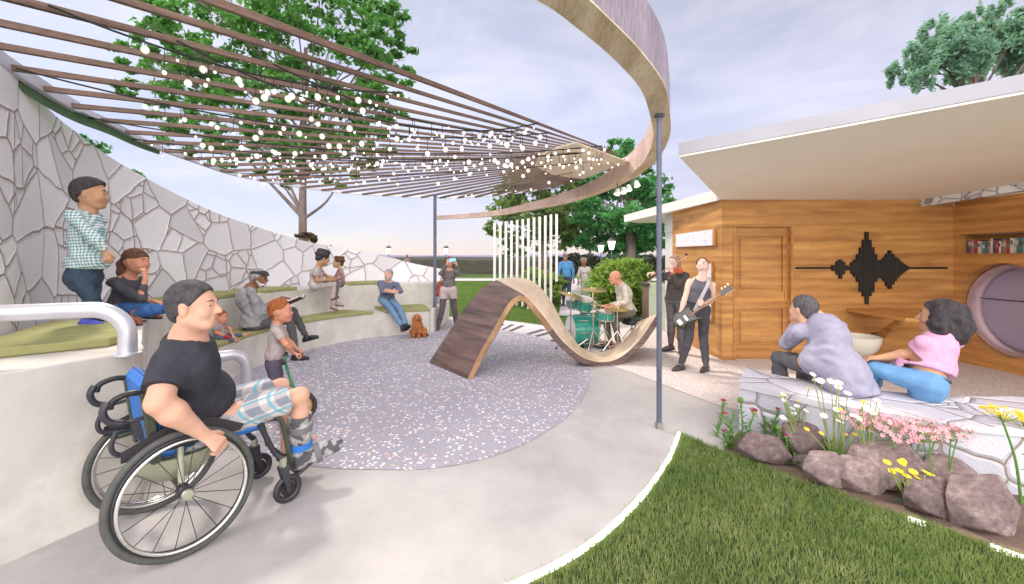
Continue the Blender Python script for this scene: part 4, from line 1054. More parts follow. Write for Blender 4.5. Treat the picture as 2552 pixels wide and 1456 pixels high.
# trees in the middle distance
midL = [(1290, 470, 55), (1260, 520, 42), (1330, 440, 60), (1390, 470, 60), (1350, 530, 60), (1290, 560, 45), (1420, 530, 60), (1240, 570, 30), (1330, 600, 40), (1400, 590, 45), (1440, 480, 55), (1440, 570, 50), (1270, 620, 35)]
tree('airy light green tree behind the chime pipes', V((1352-CX)*22/F, 22, -.05), at(1352, 470, 22), .2, lob(midL, 22, 1.5, 9), 8000, .16, LM, 9, .8, .16, .4)
midR = [(1545, 365, 38), (1525, 400, 48), (1580, 410, 55), (1610, 470, 60), (1540, 470, 70), (1490, 450, 45), (1640, 520, 50), (1580, 540, 75), (1500, 540, 65), (1460, 500, 40), (1640, 580, 55), (1560, 600, 70), (1480, 600, 50), (1660, 460, 30), (1625, 610, 45), (1520, 620, 40)]
tree('tall dark green tree behind the bush and the two lit lamps', V((1570-CX)*19/F, 19, -.05), at(1572, 400, 19), .25, lob(midR, 19, 1.6, 10), 14000, .13, LF, 10, .45, .12, .5)
rtp = [(2290, 170, 34), (2240, 220, 28), (2330, 120, 36), (2380, 150, 46), (2430, 180, 50), (2400, 110, 30), (2460, 100, 30), (2490, 60, 24), (2500, 140, 52), (2545, 180, 50), (2545, 110, 34), (2560, 70, 30), (2350, 190, 40), (2270, 215, 24), (2600, 130, 70), (2430, 75, 20), (2300, 230, 34), (2400, 220, 40)]
t_ = tree('blue green drooping tree rising above the flat roof', V((2420-CX)*15/F, 15, -.05), at(2430, 130, 15), .22, [((c[0], c[1], c[2]+.5), r*.9) for c, r in lob(rtp, 15, 1.0, 12)], 12500, .085, LD, 12, 1.1, .17, .45, asp=2.6, cz=1.5)
# bushes
def bush(lab, L, Y, n, size, m, seed):
    t = thing('leafy_bush', lab, 'bush', (at(*L[0][:2], Y).x, Y, -.05), 'bushes along the back lawn')
    lb = lob(L, Y, .35, seed); P, N_ = crown_pts(lb, n, .95, .35, seed, .2); P = P[P[:, 2] > -.04]; N_ = N_[:len(P)]
    leafcloud('foliage', P, N_*.4+np.array([0, 0, .8]), size, m, t, .9, 3.2)
    b = MB(); base = V(at(*L[0][:2], Y).x, Y, -.05)
    for c, r in lb: q = bez([base, base.lerp(Vector(c), .5)+V(0, 0, .1), Vector(c)], 4); b.tube(q, [.03, .028, .024, .02, .018, .014, .012, .01, .006][:len(q)], 5)
    b.build('stems', MBark, t)
LB = leafmat('lime_bush_leaves', (.11, .19, .03), (.22, .34, .07), (.38, .48, .13), 1.5, .4)
bush('large feathery lime green bush behind the drummer', [(1530, 720, 60), (1512, 705, 34), (1520, 680, 36), (1570, 690, 48), (1600, 740, 44), (1550, 760, 48), (1520, 765, 34), (1590, 700, 30), (1620, 770, 28)], 11.9, 14000, .055, LB, 31)
bush('green bush partly hidden by the chime pipes', [(1350, 715, 38), (1315, 720, 30), (1385, 700, 20), (1375, 740, 26), (1330, 690, 24), (1345, 750, 30), (1310, 760, 20)], 14.3, 6500, .06, LB, 32)
# hedge line at the far right, dark
b = MB(); t = thing('hedge_row', 'dark hedge line beyond the bush and the lamps', 'hedge', (13, 38, -.05))
rs = np.random.RandomState(5); P = np.column_stack([rs.uniform(3.5, 26, 9000), rs.uniform(37.3, 39, 9000), rs.uniform(0, 1, 9000)]); P[:, 2] = P[:, 2]**.7*(1.75+.15*np.sin(P[:, 0]*1.3)+.12*np.sin(P[:, 0]*3.7))
leafcloud('foliage', P, P*0+np.array([0, -.6, .5]), .22, leafmat('dark_hedge_leaves', (.015, .018, .014), (.035, .04, .03), (.06, .065, .045), .5, .1), t)

# ------------------------------------------------------------------ rocks
def rockmat():
    t = NT('field_rock'); v = t.coord(); f = t.noise(v, 2.2, 6, .7); g = t.noise(v, 24, 4, .7)
    t.col(t.ramp(t.math('ADD', t.math('MULTIPLY', f, .6), t.math('MULTIPLY', g, .4)), [(.34, (.085, .065, .068)), (.5, (.21, .165, .165)), (.66, (.42, .36, .35))]))
    oi = t.n('ShaderNodeObjectInfo'); cc_ = t.N['Principled BSDF'].inputs['Base Color'].links[0].from_socket; t.col(t.mix(oi.outputs['Random'], t.mix(1.0, cc_, (.72, .66, .68), 'MULTIPLY'), t.mix(1.0, cc_, (1.25, 1.2, 1.15), 'MULTIPLY')))
    t.bump(t.math('ADD', g, t.noise(v, 7, 4)), .7, .02); return t.fin(.85, spec=.2)
MRock = rockmat()
def rock(lab, x, yb, wpx, hpx, seed, dy=.8, Yf=None, tilt=0):
    g0 = gp(x, yb); Y = g0.y+.12; s = Y/F; wdt, hgt = wpx*s/2, hpx*s*.84
    R = random.Random(seed); pts = []
    for i in range(12):
        th = math.acos(1-2*(i+.5)/12); ph = i*2.4+R.uniform(-.35, .35)
        pts.append(V(sin(th)*cos(ph)*wdt*R.uniform(.85, 1.25), sin(th)*sin(ph)*wdt*dy*R.uniform(.85, 1.2), cos(th)*hgt*.68*R.uniform(.8, 1.15)))
    b = MB(); b.hull(pts, (g0.x, Y, hgt*.38), Matrix.Rotation(tilt, 3, 'Y'))
    o = b.build('garden_rock', MRock, smooth=35, label=lab, cat='rock', group='brown rocks edging the flower bed')
    m = o.modifiers.new('bevel', 'BEVEL'); m.width = .012; m.segments = 2; m.limit_method = 'NONE'
    m = o.modifiers.new('sub', 'SUBSURF'); m.subdivision_type = 'SIMPLE'; m.levels = m.render_levels = 2
    tx = bpy.data.textures.get('rock_noise') or bpy.data.textures.new('rock_noise', 'CLOUDS'); tx.noise_scale = .14; tx.noise_depth = 3
    m = o.modifiers.new('disp', 'DISPLACE'); m.texture = tx; m.strength = .02; m.mid_level = .5
    return o
rock('flat topped brown rock at the thistle end of the bed', 1930, 1165, 125, 78, 1)
rock('brown rock behind the daisies, against the flagstone wall', 2030, 1150, 130, 105, 2)
rock('angular rock with a pale foot, third along the lawn edge', 2090, 1225, 125, 92, 3)
rock('low brown slab rock below the left of the pink flowers', 2180, 1240, 130, 90, 4)
rock('large brown rock leaning on the wall under the pink flowers', 2245, 1225, 200, 120, 5)
rock('rounded drum shaped rock against the flagstone wall', 2410, 1245, 135, 100, 6)
rock('angular brown rock beside the yellow daisy clump', 2370, 1300, 150, 110, 7)
rock('big long rock cut off by the right edge of the picture', 2500, 1340, 170, 150, 8)
rock('small flat grey rock between the first and third rocks', 2025, 1180, 70, 30, 9)
b = MB(); pl_ = [(p.x, p.y) for p in rock_edge]+[(p.x, p.y) for p in fr][::-1]
b.sheet(pl_, .004); b.build('flower_bed', M('bed_soil', (.16, .11, .085), .95, 0, .3, 12, .6), kind='structure')

# ------------------------------------------------------------------ flowers
GSt = M('stem_green', (.10, .24, .04), .7, 0, .2, 20); GLf = leafmat('herb_leaves', (.04, .12, .02), (.09, .22, .04), (.16, .30, .06), 9, .2)
GSt2 = M('olive_stem', (.22, .30, .07), .7, 0, .2, 20)
def strap(b, p, d, L, w, droop=.3, n=5, fold=0):
    d = d.normalized(); sd = d.cross(V(0, 0, 1)); sd = sd.normalized() if sd.length > .05 else V(1, 0, 0)
    vs = []
    for i in range(n+1):
        u = i/n; c = p+d*L*u+V(0, 0, -droop*L*u*u); ww = w*(sin(pi*min(1, u*.85+.12))**.8)*(1 if i < n else .1)
        vs += [c-sd*ww/2, c+sd*ww/2]
    b.add(vs, [(2*i, 2*i+1, 2*i+3, 2*i+2) for i in range(n)])
def petals(b, c, ax, n, L, w, cup=.15, R=random):
    ax = ax.normalized(); a = ax.cross(V(1, 0, .2)).normalized(); e = ax.cross(a)
    for k in range(n):
        an = 2*pi*k/n+R.uniform(-.1, .1); d = a*cos(an)+e*sin(an); s = ax.cross(d)
        o = c+d*L*.18; m = c+d*L*.65+ax*cup*L*.5; t = c+d*L+ax*cup*L*.3
        b.add([o-s*w*.25, o+s*w*.25, m+s*w*.5, t+s*w*.15, t-s*w*.15, m-s*w*.5], [(0, 1, 2, 5), (5, 2, 3, 4)])
def flowerthing(name, lab, cat, base, grp=None): return thing(name, lab, cat, base, grp)
MMg = M('magenta_thistle', (.38, .02, .12), .8, 0, .3, 60); MWp = M('white_petal', (.82, .80, .74), .6, 0, .05); MYd = M('yellow_disc', (.62, .42, .03), .7, 0, .2, 60); MYp = M('yellow_petal', (.80, .58, .03), .6, 0, .15, 30); MPk = M('pink_petal', (.80, .38, .45), .6, 0, .25, 40)
def gY(x, y, Y): return at(x, y, Y)
def thistle(lab, base, tops, seed):
    R = random.Random(seed); t = flowerthing('thistle', lab, 'thistle', base, 'spiny thistles at the end of the bed')
    for hp, br, bloom in tops:
        q = bez([base+V(R.uniform(-.01, .01), 0, 0), base.lerp(hp, .5)+V(R.uniform(-.03, .03), R.uniform(-.03, .03), 0), hp], 8)
        b = MB(); b.tube(q, [.009-.004*i/len(q) for i in range(len(q))], 7); b.build('stem', GSt, t)
        b = MB()
        for i in range(1, len(q)-1):
            for k in range(3):
                an = R.uniform(0, 2*pi); L = (.075 if i < len(q)*.6 else .04)*R.uniform(.6, 1.2); strap(b, q[i], V(cos(an), sin(an), R.uniform(.1, .8)), L, .012, R.uniform(-.2, .3), 3)
        b.build('leaves', GLf, t)
        b = MB(); b.lathe([(.004, -.012), (br*.9, .0), (br*1.0, br*.8), (br*.7, br*1.5)], hp, (R.uniform(-.2, .2), R.uniform(-.3, .1), 1), 14); hd_ = b.build('flower_head', GSt if not bloom else GSt2, t, 60)
        if bloom:
            b = MB()
            for k in range(60):
                an = R.uniform(0, 2*pi); r = br*.85*sqrt(R.random()); p = hp+V(cos(an)*r, sin(an)*r, br*.9); b.tube([p, p+V(cos(an)*r*.8, sin(an)*r*.8, br*1.0*R.uniform(.7, 1.1))], .0022, 4)
            b.build('bloom', MMg, t)
B_ = lambda x, y: gp(x, y)
def up(x, y, g, dy=0): return at(x, y, g.y+dy)
g = B_(1786, 1088); thistle('tall thistle with one magenta bloom at the far left of the bed', g, [(up(1802, 1004, g), .016, 1)], 1)
g = B_(1818, 1118); thistle('shorter thistle with two small magenta blooms, second from the left', g, [(up(1806, 1036, g), .014, 1), (up(1828, 1030, g, .03), .006, 0), (up(1805, 1078, g), .011, 1)], 2)
g = B_(1850, 1112); thistle('tallest thistle with a green bud on top', g, [(up(1845, 1000, g), .022, 0)], 3)
g = B_(1868, 1115); thistle('thistle with the widest magenta bloom', g, [(up(1878, 1030, g), .021, 1)], 4)
g = B_(1912, 1108); thistle('dark leaved thistle against the wall corner', g, [(up(1938, 1024, g), .013, 1), (up(1905, 1040, g), .008, 0)], 5)
g = B_(1932, 1142); thistle('low thistle in front of the first rock with a green bud and two small blooms', g, [(up(1938, 1068, g), .017, 0), (up(1958, 1090, g), .013, 1), (up(1944, 1074, g, .04), .010, 1)], 6)
def daisy(lab, name, base, heads, mat, disc, pn, L, seed, mstem, grp, leaves=True):
    R = random.Random(seed); t = flowerthing(name, lab, 'flower', base, grp)
    for hp in heads:
        fork = base.lerp(hp, .45)+V(R.uniform(-.02, .02), R.uniform(-.02, .02), 0)
        b = MB(); q = bez([base, fork, hp], 6); b.tube(q, [.0045-.0015*i/len(q) for i in range(len(q))], 5); b.build('stem', mstem, t)
        ax = V(R.uniform(-.35, .35), R.uniform(-.7, -.1), 1)
        b = MB(); b.ell(hp, (L*.3, L*.3, L*.08), n=10, m=4); petals(b, hp, ax, pn, L*R.uniform(.85, 1.15), L*.34, R.uniform(-.1, .3), R); fh = b.build('petals', mat, t)
        b = MB(); b.ell(hp+ax.normalized()*.002, (L*.27, L*.27, L*.16), n=10, m=6); b.build('disc', disc, t, 180)
    if leaves:
        b = MB()
        for k in range(16):
            an = R.uniform(0, 2*pi); p = base+V(0, 0, R.uniform(.0, .16)); strap(b, p, V(cos(an), sin(an), R.uniform(.1, .9)), R.uniform(.06, .12), .02, .3, 4)
        b.build('leaves', GLf, t)
gr = 'daisies in the middle of the bed'
def cluster(g, L): return [up(x, y, g, dy) for x, y, dy in L]
g = B_(1998, 1138); daisy('white daisy plant nearest the thistles', 'daisy', g, cluster(g, [(1952, 983, 0), (1953, 997, .03), (1950, 1040, 0), (1975, 1018, 0), (1978, 1030, .04), (2008, 1024, .02), (1985, 1012, .05)]), MWp, MYd, 14, .024, 11, GSt2, gr)
g = B_(2082, 1168); daisy('tall white daisy plant in front of the seated man', 'daisy', g, cluster(g, [(2025, 933, 0), (2044, 949, .05), (2070, 951, 0), (2090, 953, 0), (2088, 965, .03), (2112, 980, 0), (2084, 1022, -.03), (2092, 1050, -.05), (2052, 1036, -.02), (2100, 1040, .02)]), MWp, MYd, 15, .027, 12, GSt2, gr)
g = B_(2170, 1195); daisy('white daisy plant mixed into the left of the pink flowers', 'daisy', g, cluster(g, [(2148, 1010, 0), (2168, 1004, .03), (2185, 998, 0), (2165, 1022, 0), (2125, 1035, 0), (2140, 1042, 0), (2190, 1012, .04), (2175, 1030, -.03)]), MWp, MYd, 15, .026, 13, GSt2, gr)
g = B_(2000, 1136); g = g+V(.03, .06, 0); daisy('small yellow flowered plant among the white daisies', 'yellow_flower', g, cluster(g, [(2015, 967, 0), (1990, 1000, 0), (2048, 1010, 0), (2053, 1052, 0), (2010, 1068, 0), (1953, 977, 0), (1949, 985, .02)]), MYp, MYd, 9, .018, 14, GSt2, gr)
g = B_(2085, 1172); g += V(-.02, -.04, 0); daisy('yellow flowered plant low between the rocks', 'yellow_flower', g, cluster(g, [(2010, 1069, 0), (2046, 1080, 0), (2108, 1083, 0), (2130, 1082, 0), (2152, 1001, 0), (2092, 1020, 0)]), MYp, MYd, 10, .020, 15, GSt2, gr)
# yellow daisy clump at the front
g = gp(2270, 1268); daisy('clump of flat yellow daisies with bright strap leaves at the lawn edge', 'yellow_daisy', g, cluster(g, [(2210, 1152, 0), (2222, 1174, .02), (2246, 1154, 0), (2250, 1149, .03), (2240, 1172, 0), (2258, 1185, -.02), (2275, 1176, .02), (2284, 1189, 0), (2308, 1178, 0), (2320, 1184, .03), (2325, 1192, 0)]), MYp, MYd, 16, .024, 16, GSt2, None, False)
ydc = [o for o in bpy.data.objects if o.name.startswith('yellow_daisy')][-1]
b = MB(); R = random.Random(4)
for k in range(40):
    an = R.uniform(0, 2*pi); strap(b, g+V(0, 0, .004), V(cos(an)*.6, sin(an)*.6, R.uniform(.5, 1.4)), R.uniform(.07, .15), .016, .35, 6)
b.build('strap_leaves', leafmat('emerald_leaves', (.01, .10, .03), (.02, .22, .06), (.05, .36, .10), 6, .2), ydc)
# pink umbels
R = random.Random(9); pk = []
for i, (x, y, bx, by) in enumerate([(2135, 1040, 2150, 1180), (2160, 1062, 2190, 1150), (2190, 1050, 2215, 1175), (2215, 1062, 2230, 1155), (2240, 1050, 2244, 1190), (2268, 1072, 2262, 1160), (2290, 1060, 2280, 1200), (2315, 1078, 2328, 1260), (2340, 1066, 2300, 1180), (2368, 1088, 2372, 1190), (2385, 1080, 2360, 1180), (2225, 1085, 2236, 1170), (2300, 1092, 2310, 1190)]):
    by = max(by, 1115+.248*(bx-1950)+(i*7%26)); base = gp(bx, by); base.z = 0; hp = at(x, y, base.y)
    t = flowerthing('pink_flower', 'pink umbel flower on a bare green stem, %s from the left in the pink patch' % ordn[i], 'flower', base, 'pink flowers above the rocks')
    b = MB(); q = bez([base, base.lerp(hp, .5)+V(R.uniform(-.015, .015), 0, 0), hp-V(0, 0, .03)], 6); b.tube(q, .004, 5); b.build('stem', GSt, t)
    b = MB(); fb = b
    for k in range(24):
        d = V(R.gauss(0, 1), R.gauss(0, 1), abs(R.gauss(0, .7))+.1).normalized(); e = hp+V(d.x*.095, d.y*.095, d.z*.075-.015)
        b.m = 0; b.tube([hp-V(0, 0, .03), e], .0012, 3); b.m = 1; petals(fb, e, d+V(0, -.3, .2), 5, .018, .009, .4, R)
    b.build('flower_head', [GSt2, MPk], t)
# yellow fennel at the right edge
for i, (bx, by, hx, hy) in enumerate(((2545, 1255, 2498, 1032), (2570, 1230, 2552, 1050))):
    base = gp(bx, by); hp = at(hx, hy, base.y)
    t = flowerthing('fennel', ('tall yellow fennel umbel leaning left at the right edge', 'second yellow fennel umbel cut by the picture edge')[i], 'flower', base, 'yellow fennel at the right edge')
    b = MB(); q = bez([base, base.lerp(hp, .5)+V(.02, 0, 0), hp-V(0, 0, .05)], 8); b.tube(q, [.009-.004*k/len(q) for k in range(len(q))], 7); b.build('stem', GSt, t)
    b = MB(); fb = b
    for k in range(26):
        d = V(R.gauss(0, 1), R.gauss(0, 1), abs(R.gauss(0, .35))).normalized(); e = hp+V(d.x*.10, d.y*.10, d.z*.05); b.m = 0; b.tube([hp-V(0, 0, .05), e], .0016, 4); b.m = 1
        for z in range(9): fb.ell(e+V(R.uniform(-.016, .016), R.uniform(-.016, .016), R.uniform(-.004, .008)), (.006, .0045, .003), n=6, m=4)
    b.build('flower_head', [GSt2, MYp], t)
    b = MB(); 
    for k in range(3): strap(b, base+V(0, 0, .12+.1*k), V(R.uniform(-1, 1), R.uniform(-1, 0), .4), .09, .05, .2, 5)
    b.build('leaves', GLf, t)
# foliage tufts filling the bed
b = MB(); R = random.Random(8)
for k in range(240):
    u = R.random(); x = 1960+430*u; g = gp(x, 1112+.248*(x-1950)+R.uniform(-8, 45)); an = R.uniform(0, 2*pi)
    for q in range(5): strap(b, g+V(0, 0, .01), V(cos(an+q), sin(an+q), R.uniform(.4, 1.5)), R.uniform(.05, .16), .016, .3, 4)
b.build('herb_leaves', GLf, label='dark green leafy undergrowth between the rocks of the bed', cat='undergrowth', kind='stuff')
# ================================================================== people
def skin(name, c): 
    t = NT('skin_'+name); v = t.coord(); f = t.noise(v, 9, 4)
    t.col(t.ramp(f, [(.35, tuple(x*.88 for x in c)), (.65, tuple(min(1, x*1.1) for x in c))]))
    t.b.inputs['Subsurface Weight'].default_value = .12; t.b.inputs['Subsurface Radius'].default_value = (.02, .008, .004); t.b.inputs['Subsurface Scale'].default_value = .5
    t.bump(t.noise(v, 120, 2), .08, .002); return t.fin(.6, spec=.2)
def cloth(name, c, var=.12, bump=.5, sc=14, rough=.85):
    t = NT('cloth_'+name); v = t.coord(); f = t.noise(v, sc, 5, .65); g = t.noise(v, 240, 2); fo = t.noise(v, 7, 3, .5)
    t.col(t.ramp(f, [(.32, tuple(x*(1-var) for x in c)), (.68, tuple(min(1, x*(1+var)) for x in c))]))
    t.bump(t.math('ADD', t.math('MULTIPLY', fo, 2.0), t.math('MULTIPLY', g, .25)), bump, .02); return t.fin(rough, spec=.15)
def hairm(name, c, sc=(60, 60, 12)):
    t = NT('hair_'+name); v = t.coord('Object', sc); f = t.noise(v, 1.0, 4, .7)
    t.col(t.ramp(f, [(.35, tuple(x*.6 for x in c)), (.65, tuple(min(1, x*1.3) for x in c))])); t.bump(f, .9, .010); return t.fin(.8, spec=.12)
SK = dict(fair=skin('fair', (.62, .36, .26)), pale=skin('pale', (.74, .52, .44)), tan=skin('tan', (.50, .28, .17)), brown=skin('brown', (.24, .11, .065)), ruddy=skin('ruddy', (.58, .27, .18)), olive=skin('olive', (.46, .27, .16)))
MEyeW = M('eye_white', (.50, .46, .44), .3); MEyeD = M('eye_dark', (.02, .015, .012), .2); MBrow = M('brow_dark', (.05, .035, .03), .8); MLip = M('lip_rose', (.42, .17, .14), .5); MLace = M('sole_black', (.02, .02, .022), .6)

def nrmz(v): v = Vector(v); return v.normalized()
def human(label, J, bf, hf, s=1.0, skinm='fair', hair=None, hairstyle='short', top=None, bottom=None, shoes=None, h=.010, hu=(0, 0, 1), fl='',
          hands=None, arm=1.0, kid=0, sleeve=.45, pant=1.0, fat=1.0, beard=None, brows=MBrow, group=None, bust=0, hs=None, cat='person', wr=.0035, mouth=True, neckline=.05, hem=None, elder=0):
    """J: joint dict (world points): hd pv nk and eL eR wL wR kL kR aL aR; bf body heading, hf face direction; s scale of the limbs"""
    hs = hs or s
    bf = nrmz(bf); r_ = bf.cross(V(0, 0, 1)).normalized()
    pv, nk, hd = J['pv'], J['nk'], J['hd']
    upb = (nk-pv).normalized(); bfp = (bf-upb*bf.dot(upb)).normalized(); sd = bfp.cross(upb).normalized()    # person's right
    if 'tw' in J: sdn = (sd*cos(J['tw'])+bfp*sin(J['tw'])).normalized()
    else: sdn = sd
    sw = (.175 if not bust else .155)*s*(1+.25*(fat-1))
    sR = J.get('sR', nk+sdn*sw-upb*.055*s); sL = J.get('sL', nk-sdn*sw-upb*.055*s)
    hw_ = .088*s; hR = J.get('hR', pv+sd*hw_); hL = J.get('hL', pv-sd*hw_)
    ch = J.get('ch', pv.lerp(nk, .68)+bfp*.012*s); be = pv.lerp(nk, .32)+bfp*.02*s*fat
    root = J.get('root', V(pv.x, pv.y, min(J['aL'].z, J['aR'].z)-.07*s))
    t = thing('person', label, cat, root, group)
    S = Soft(.03*s)
    f = nrmz(hf); u = Vector(hu); u = (u-f*u.dot(f)).normalized(); r = f.cross(u).normalized()
    q = hs
    def HP(a, b, c): return hd+r*a*q+f*b*q+u*c*q
    # ---- head
    S.ell(HP(0, -.012, .028), (.074*q, .094*q, .084*q), (r, f, u), .02*q)
    S.ell(HP(0, .022, -.03), ((.060+.006*kid)*q, .068*q, (.080-.008*kid)*q), (r, f, u), .03*q)
    if kid: S.ell(HP(0, -.014, .012), (.082*q, .088*q, .076*q), (r, f, u), .02*q)
    S.cap(HP(-.018, .066, -.088), HP(.018, .066, -.088), .019*q*(1-.25*kid), k=.025*q)               # chin
    S.cap(HP(-.05, -.0, -.052), HP(-.028, .05, -.085), .020*q, .018*q, k=.025*q); S.cap(HP(.05, -.0, -.052), HP(.028, .05, -.085), .020*q, .018*q, k=.025*q)   # jaw
    S.cap(HP(-.03, .078, .020), HP(.03, .078, .020), .010*q, k=.015*q)                    # brow
    S.cap(HP(0, .086, .008-.012*kid), HP(0, .108-.012*kid, -.026), .0075*q, (.012-.002*kid)*q, k=.010*q)               # nose
    S.cap(HP(-.010, .092, -.030), HP(.010, .092, -.030), .0085*q, k=.008*q)
    S.cap(HP(-.016, .083, -.052), HP(.016, .083, -.052), .0085*q, k=.008*q); S.cap(HP(-.014, .080, -.066), HP(.014, .080, -.066), .0088*q, k=.008*q)
    for e in (-1, 1):
        S.ell(HP(.038*e, .056, -.030*1.0-.006*kid), ((.022+.009*kid)*q,)*3, (r, f, u), .02*q)          # cheek
        S.ell(HP(.077*e, -.008, -.008), (.009*q, .020*q, .032*q), (r, (f-u*.15).normalized(), (u+f*.15).normalized()), .006*q)
        S.ell(HP(.079*e, -.012, .006), (.010*q, .016*q, .020*q), (r, f, u), .004*q)
    # ---- neck, trunk
    S.cap(HP(0, -.018, -.06), nk+upb*.01, .052*q*(1+.12*(fat-1)), .058*s*fat, k=.04*s)
    S.cap(nk-upb*.02*s, (sR+nk)*.5+upb*.005, .048*s, .048*s, k=.05*s); S.cap(nk-upb*.02*s, (sL+nk)*.5+upb*.005, .048*s, .048*s, k=.05*s)
    S.cap(ch, be, .130*s*fat, .118*s*fat, sd*0+bfp, .68)
    S.cap(be, pv, .118*s*fat, .128*s*fat, bfp, .74)
    # ---- arms
    A = {}
    for sid, sh, el, wr_, e in (('R', sR, J['eR'], J['wR'], 1), ('L', sL, J['eL'], J['wL'], -1)):
        fa = fat**.5*arm; S.cap(sh, el, .044*s*fa, .035*s*fa, k=.03*s); m = el.lerp(wr_, .3); S.chain([el, m, wr_], [.035*s*fa, .038*s*fa, .024*s*arm**.6], k=.02*s)
    # ---- legs
    for sid, hp, kn, an in (('R', hR, J['kR'], J['aR']), ('L', hL, J['kL'], J['aL'])):
        S.cap(hp, kn, .072*s*fat**.6, .048*s, k=.03*s); m = kn.lerp(an, .32); S.chain([kn, m, an], [.046*s, .050*s, .030*s], k=.02*s)
    # ---- hands
    HD = hands or {}
    for sid in 'RL':
        w_ = J['w'+sid]; el = J['e'+sid]; d0 = (w_-el).normalized()
        o = HD.get(sid, {}); d = nrmz(o.get('d', d0)); pn = Vector(o.get('n', (0, 0, -1))); pn = (pn-d*pn.dot(d)); pn = pn.normalized() if pn.length > .05 else d.orthogonal().normalized()
        th = Vector(o.get('th', f)); across = d.cross(pn).normalized()
        if across.dot(th) < 0: across = -across
        cu = o.get('curl', .5); k_ = s
        S.cap(w_, w_+d*.035*k_, .024*k_, .026*k_, pn, .7, k=.015*k_)
        for i, (ofs, ln) in enumerate(((.030, .95), (.010, 1.05), (-.010, 1.0), (-.029, .8))):
            rt_ = w_+d*.085*k_+across*ofs*k_
            S.cap(w_+d*.025*k_+across*ofs*.5*k_, rt_, .013*k_, .0125*k_, k=.010*k_)
            p = rt_; dd = d; a_ = 0
            for L, rr_ in ((.040, .0100), (.026, .0090), (.020, .0080)):
                a_ += cu*(1+.12*i)*.9; dd = (d*cos(a_)+pn*sin(a_)); p2 = p+dd*L*ln*k_; S.cap(p, p2, rr_*k_, (rr_-.001)*k_, k=.0045*k_); p = p2
        td = (d*.65+across*.7+pn*.35*cu*2).normalized(); p = w_+d*.025*k_+across*.022*k_
        p2 = p+td*.040*k_; p3 = p2+(td*.7+d*.45+pn*.3*cu).normalized()*.032*k_; S.chain([p, p2, p3], [.015*k_, .0115*k_, .0095*k_], k=.006*k_)
    # bare feet
    feet = {}
    for sid in 'RL':
        an = J['a'+sid]; td = nrmz(J.get('t'+sid, bf)); feet[sid] = (an, td)
        un = J.get('fu', V(0, 0, 1)); 
        dn = J.get('d'+sid, V(0, 0, -1)); dn = (dn-td*dn.dot(td)).normalized()
        if shoes is None:
            S.chain([an, an+dn*.045*s-td*.025*s], [.030*s, .026*s]); S.chain([an+dn*.03*s, an+dn*.05*s+td*.09*s, an+dn*.058*s+td*.16*s], [.032*s, .026*s, .016*s])
            for k in range(5): S.cap(an+dn*.056*s+td*.14*s+td.cross(dn)*(.022-.011*k)*s, an+dn*.06*s+td*(.178-.006*k)*s+td.cross(dn)*(.026-.013*k)*s, .010*s, .008*s, k=.004)
    body = S.build('body', SK[skinm] if isinstance(skinm, str) else skinm, h, t)
    # ---- eyes, brows, lips
    if h <= .0135:
        for e in (-1, 1):
            b = MB(); b.ell(HP(.031*e, .0735+.006*kid, .004), (.0115*q, .0085*q, .0050*q), Matrix((r, f, u)).transposed(), 10, 6); ey = b.build('eye', MEyeW, t, 180)
            b = MB(); b.ell(HP(.031*e, .0805+.006*kid, .004), (.0052*q, .0032*q, .0048*q), Matrix((r, f, u)).transposed(), 8, 6); b.build('iris', MEyeD, ey, 180)
            b = MB(); b.tube([HP(.016*e, .0885+.003*kid, .022), HP(.032*e, .088+.003*kid, .030), HP(.050*e, .074+.004*kid, .024)], [.0022*q, .0030*q, .0014*q], 6); b.build('eyebrow', brows, t, 180)
        b = MB(); b.ell(HP(0, .0870, -.059), (.020*q, .006*q, .0060*q), Matrix((r, f, u)).transposed(), 12, 6); b.build('lips', MLip, t, 180)
    # ---- hair
    if hair is not None:
        Hh = Soft(.02*q); off = .010*q
        if hairstyle != 'bald':
            Hh.ell(HP(0, -.016, .034), (.080*q+off*.4, .100*q+off*.4, .090*q+off*.5), (r, f, u))
            fx = {'short': (.050, .045), 'cap': (.05, .05)}.get(hairstyle, (.055, .05))
            if hairstyle in ('short', 'boy', 'grey', 'crop'):
                Hh.ell(HP(0, -.055, -.02), (.066*q, .050*q, .062*q), (r, f, u))
                if hairstyle == 'boy': Hh.cap(HP(-.03, .05, .10), HP(.03, .05, .10), .03*q)
                Hh.cut(HP(0, .066, .045), (f*1.0-u*.32)); Hh.cutb(HP(0, .0, -.012), (f*.80-u*.62), HP(0, .07, -.02), .12*q)
                Hh.cut(HP(0, -.06, -.072), -u)
                for e in (-1, 1): Hh.cutb(HP(.0, -.022, -.02), (f*.6-u*.8), HP(.085*e, .0, -.03), .062*q)
            elif hairstyle == 'bowl':
                Hh.ell(HP(0, -.035, .0), (.086*q, .078*q, .085*q), (r, f, u)); Hh.ell(HP(0, .0, .045), (.086*q, .100*q, .078*q), (r, f, u)); Hh.cut(HP(0, -.06, -.070), -u)
                Hh.cutb(HP(0, .0, .018), (f*.62-u*.78), HP(0, .085, -.02), .125*q)
                for e in (-1, 1): Hh.cutb(HP(.0, -.018, -.01), (f*.55-u*.83), HP(.085*e, .0, -.03), .060*q)
            elif hairstyle == 'long':
                for e in (-1, 1): Hh.chain([HP(.062*e, -.01, .04), HP(.076*e, -.02, -.06), HP(.07*e, -.03, -.16), HP(.06*e, -.03, -.26)], [.035*q, .032*q, .034*q, .018*q])
                Hh.chain([HP(0, -.06, .0), HP(0, -.075, -.12), HP(0, -.08, -.25)], [.06*q, .06*q, .03*q], fd=f, fl=.6)
                Hh.cutb(HP(0, .045, .06), (f*.9-u*.4), HP(0, .09, -.03), .105*q)
            elif hairstyle == 'bob':
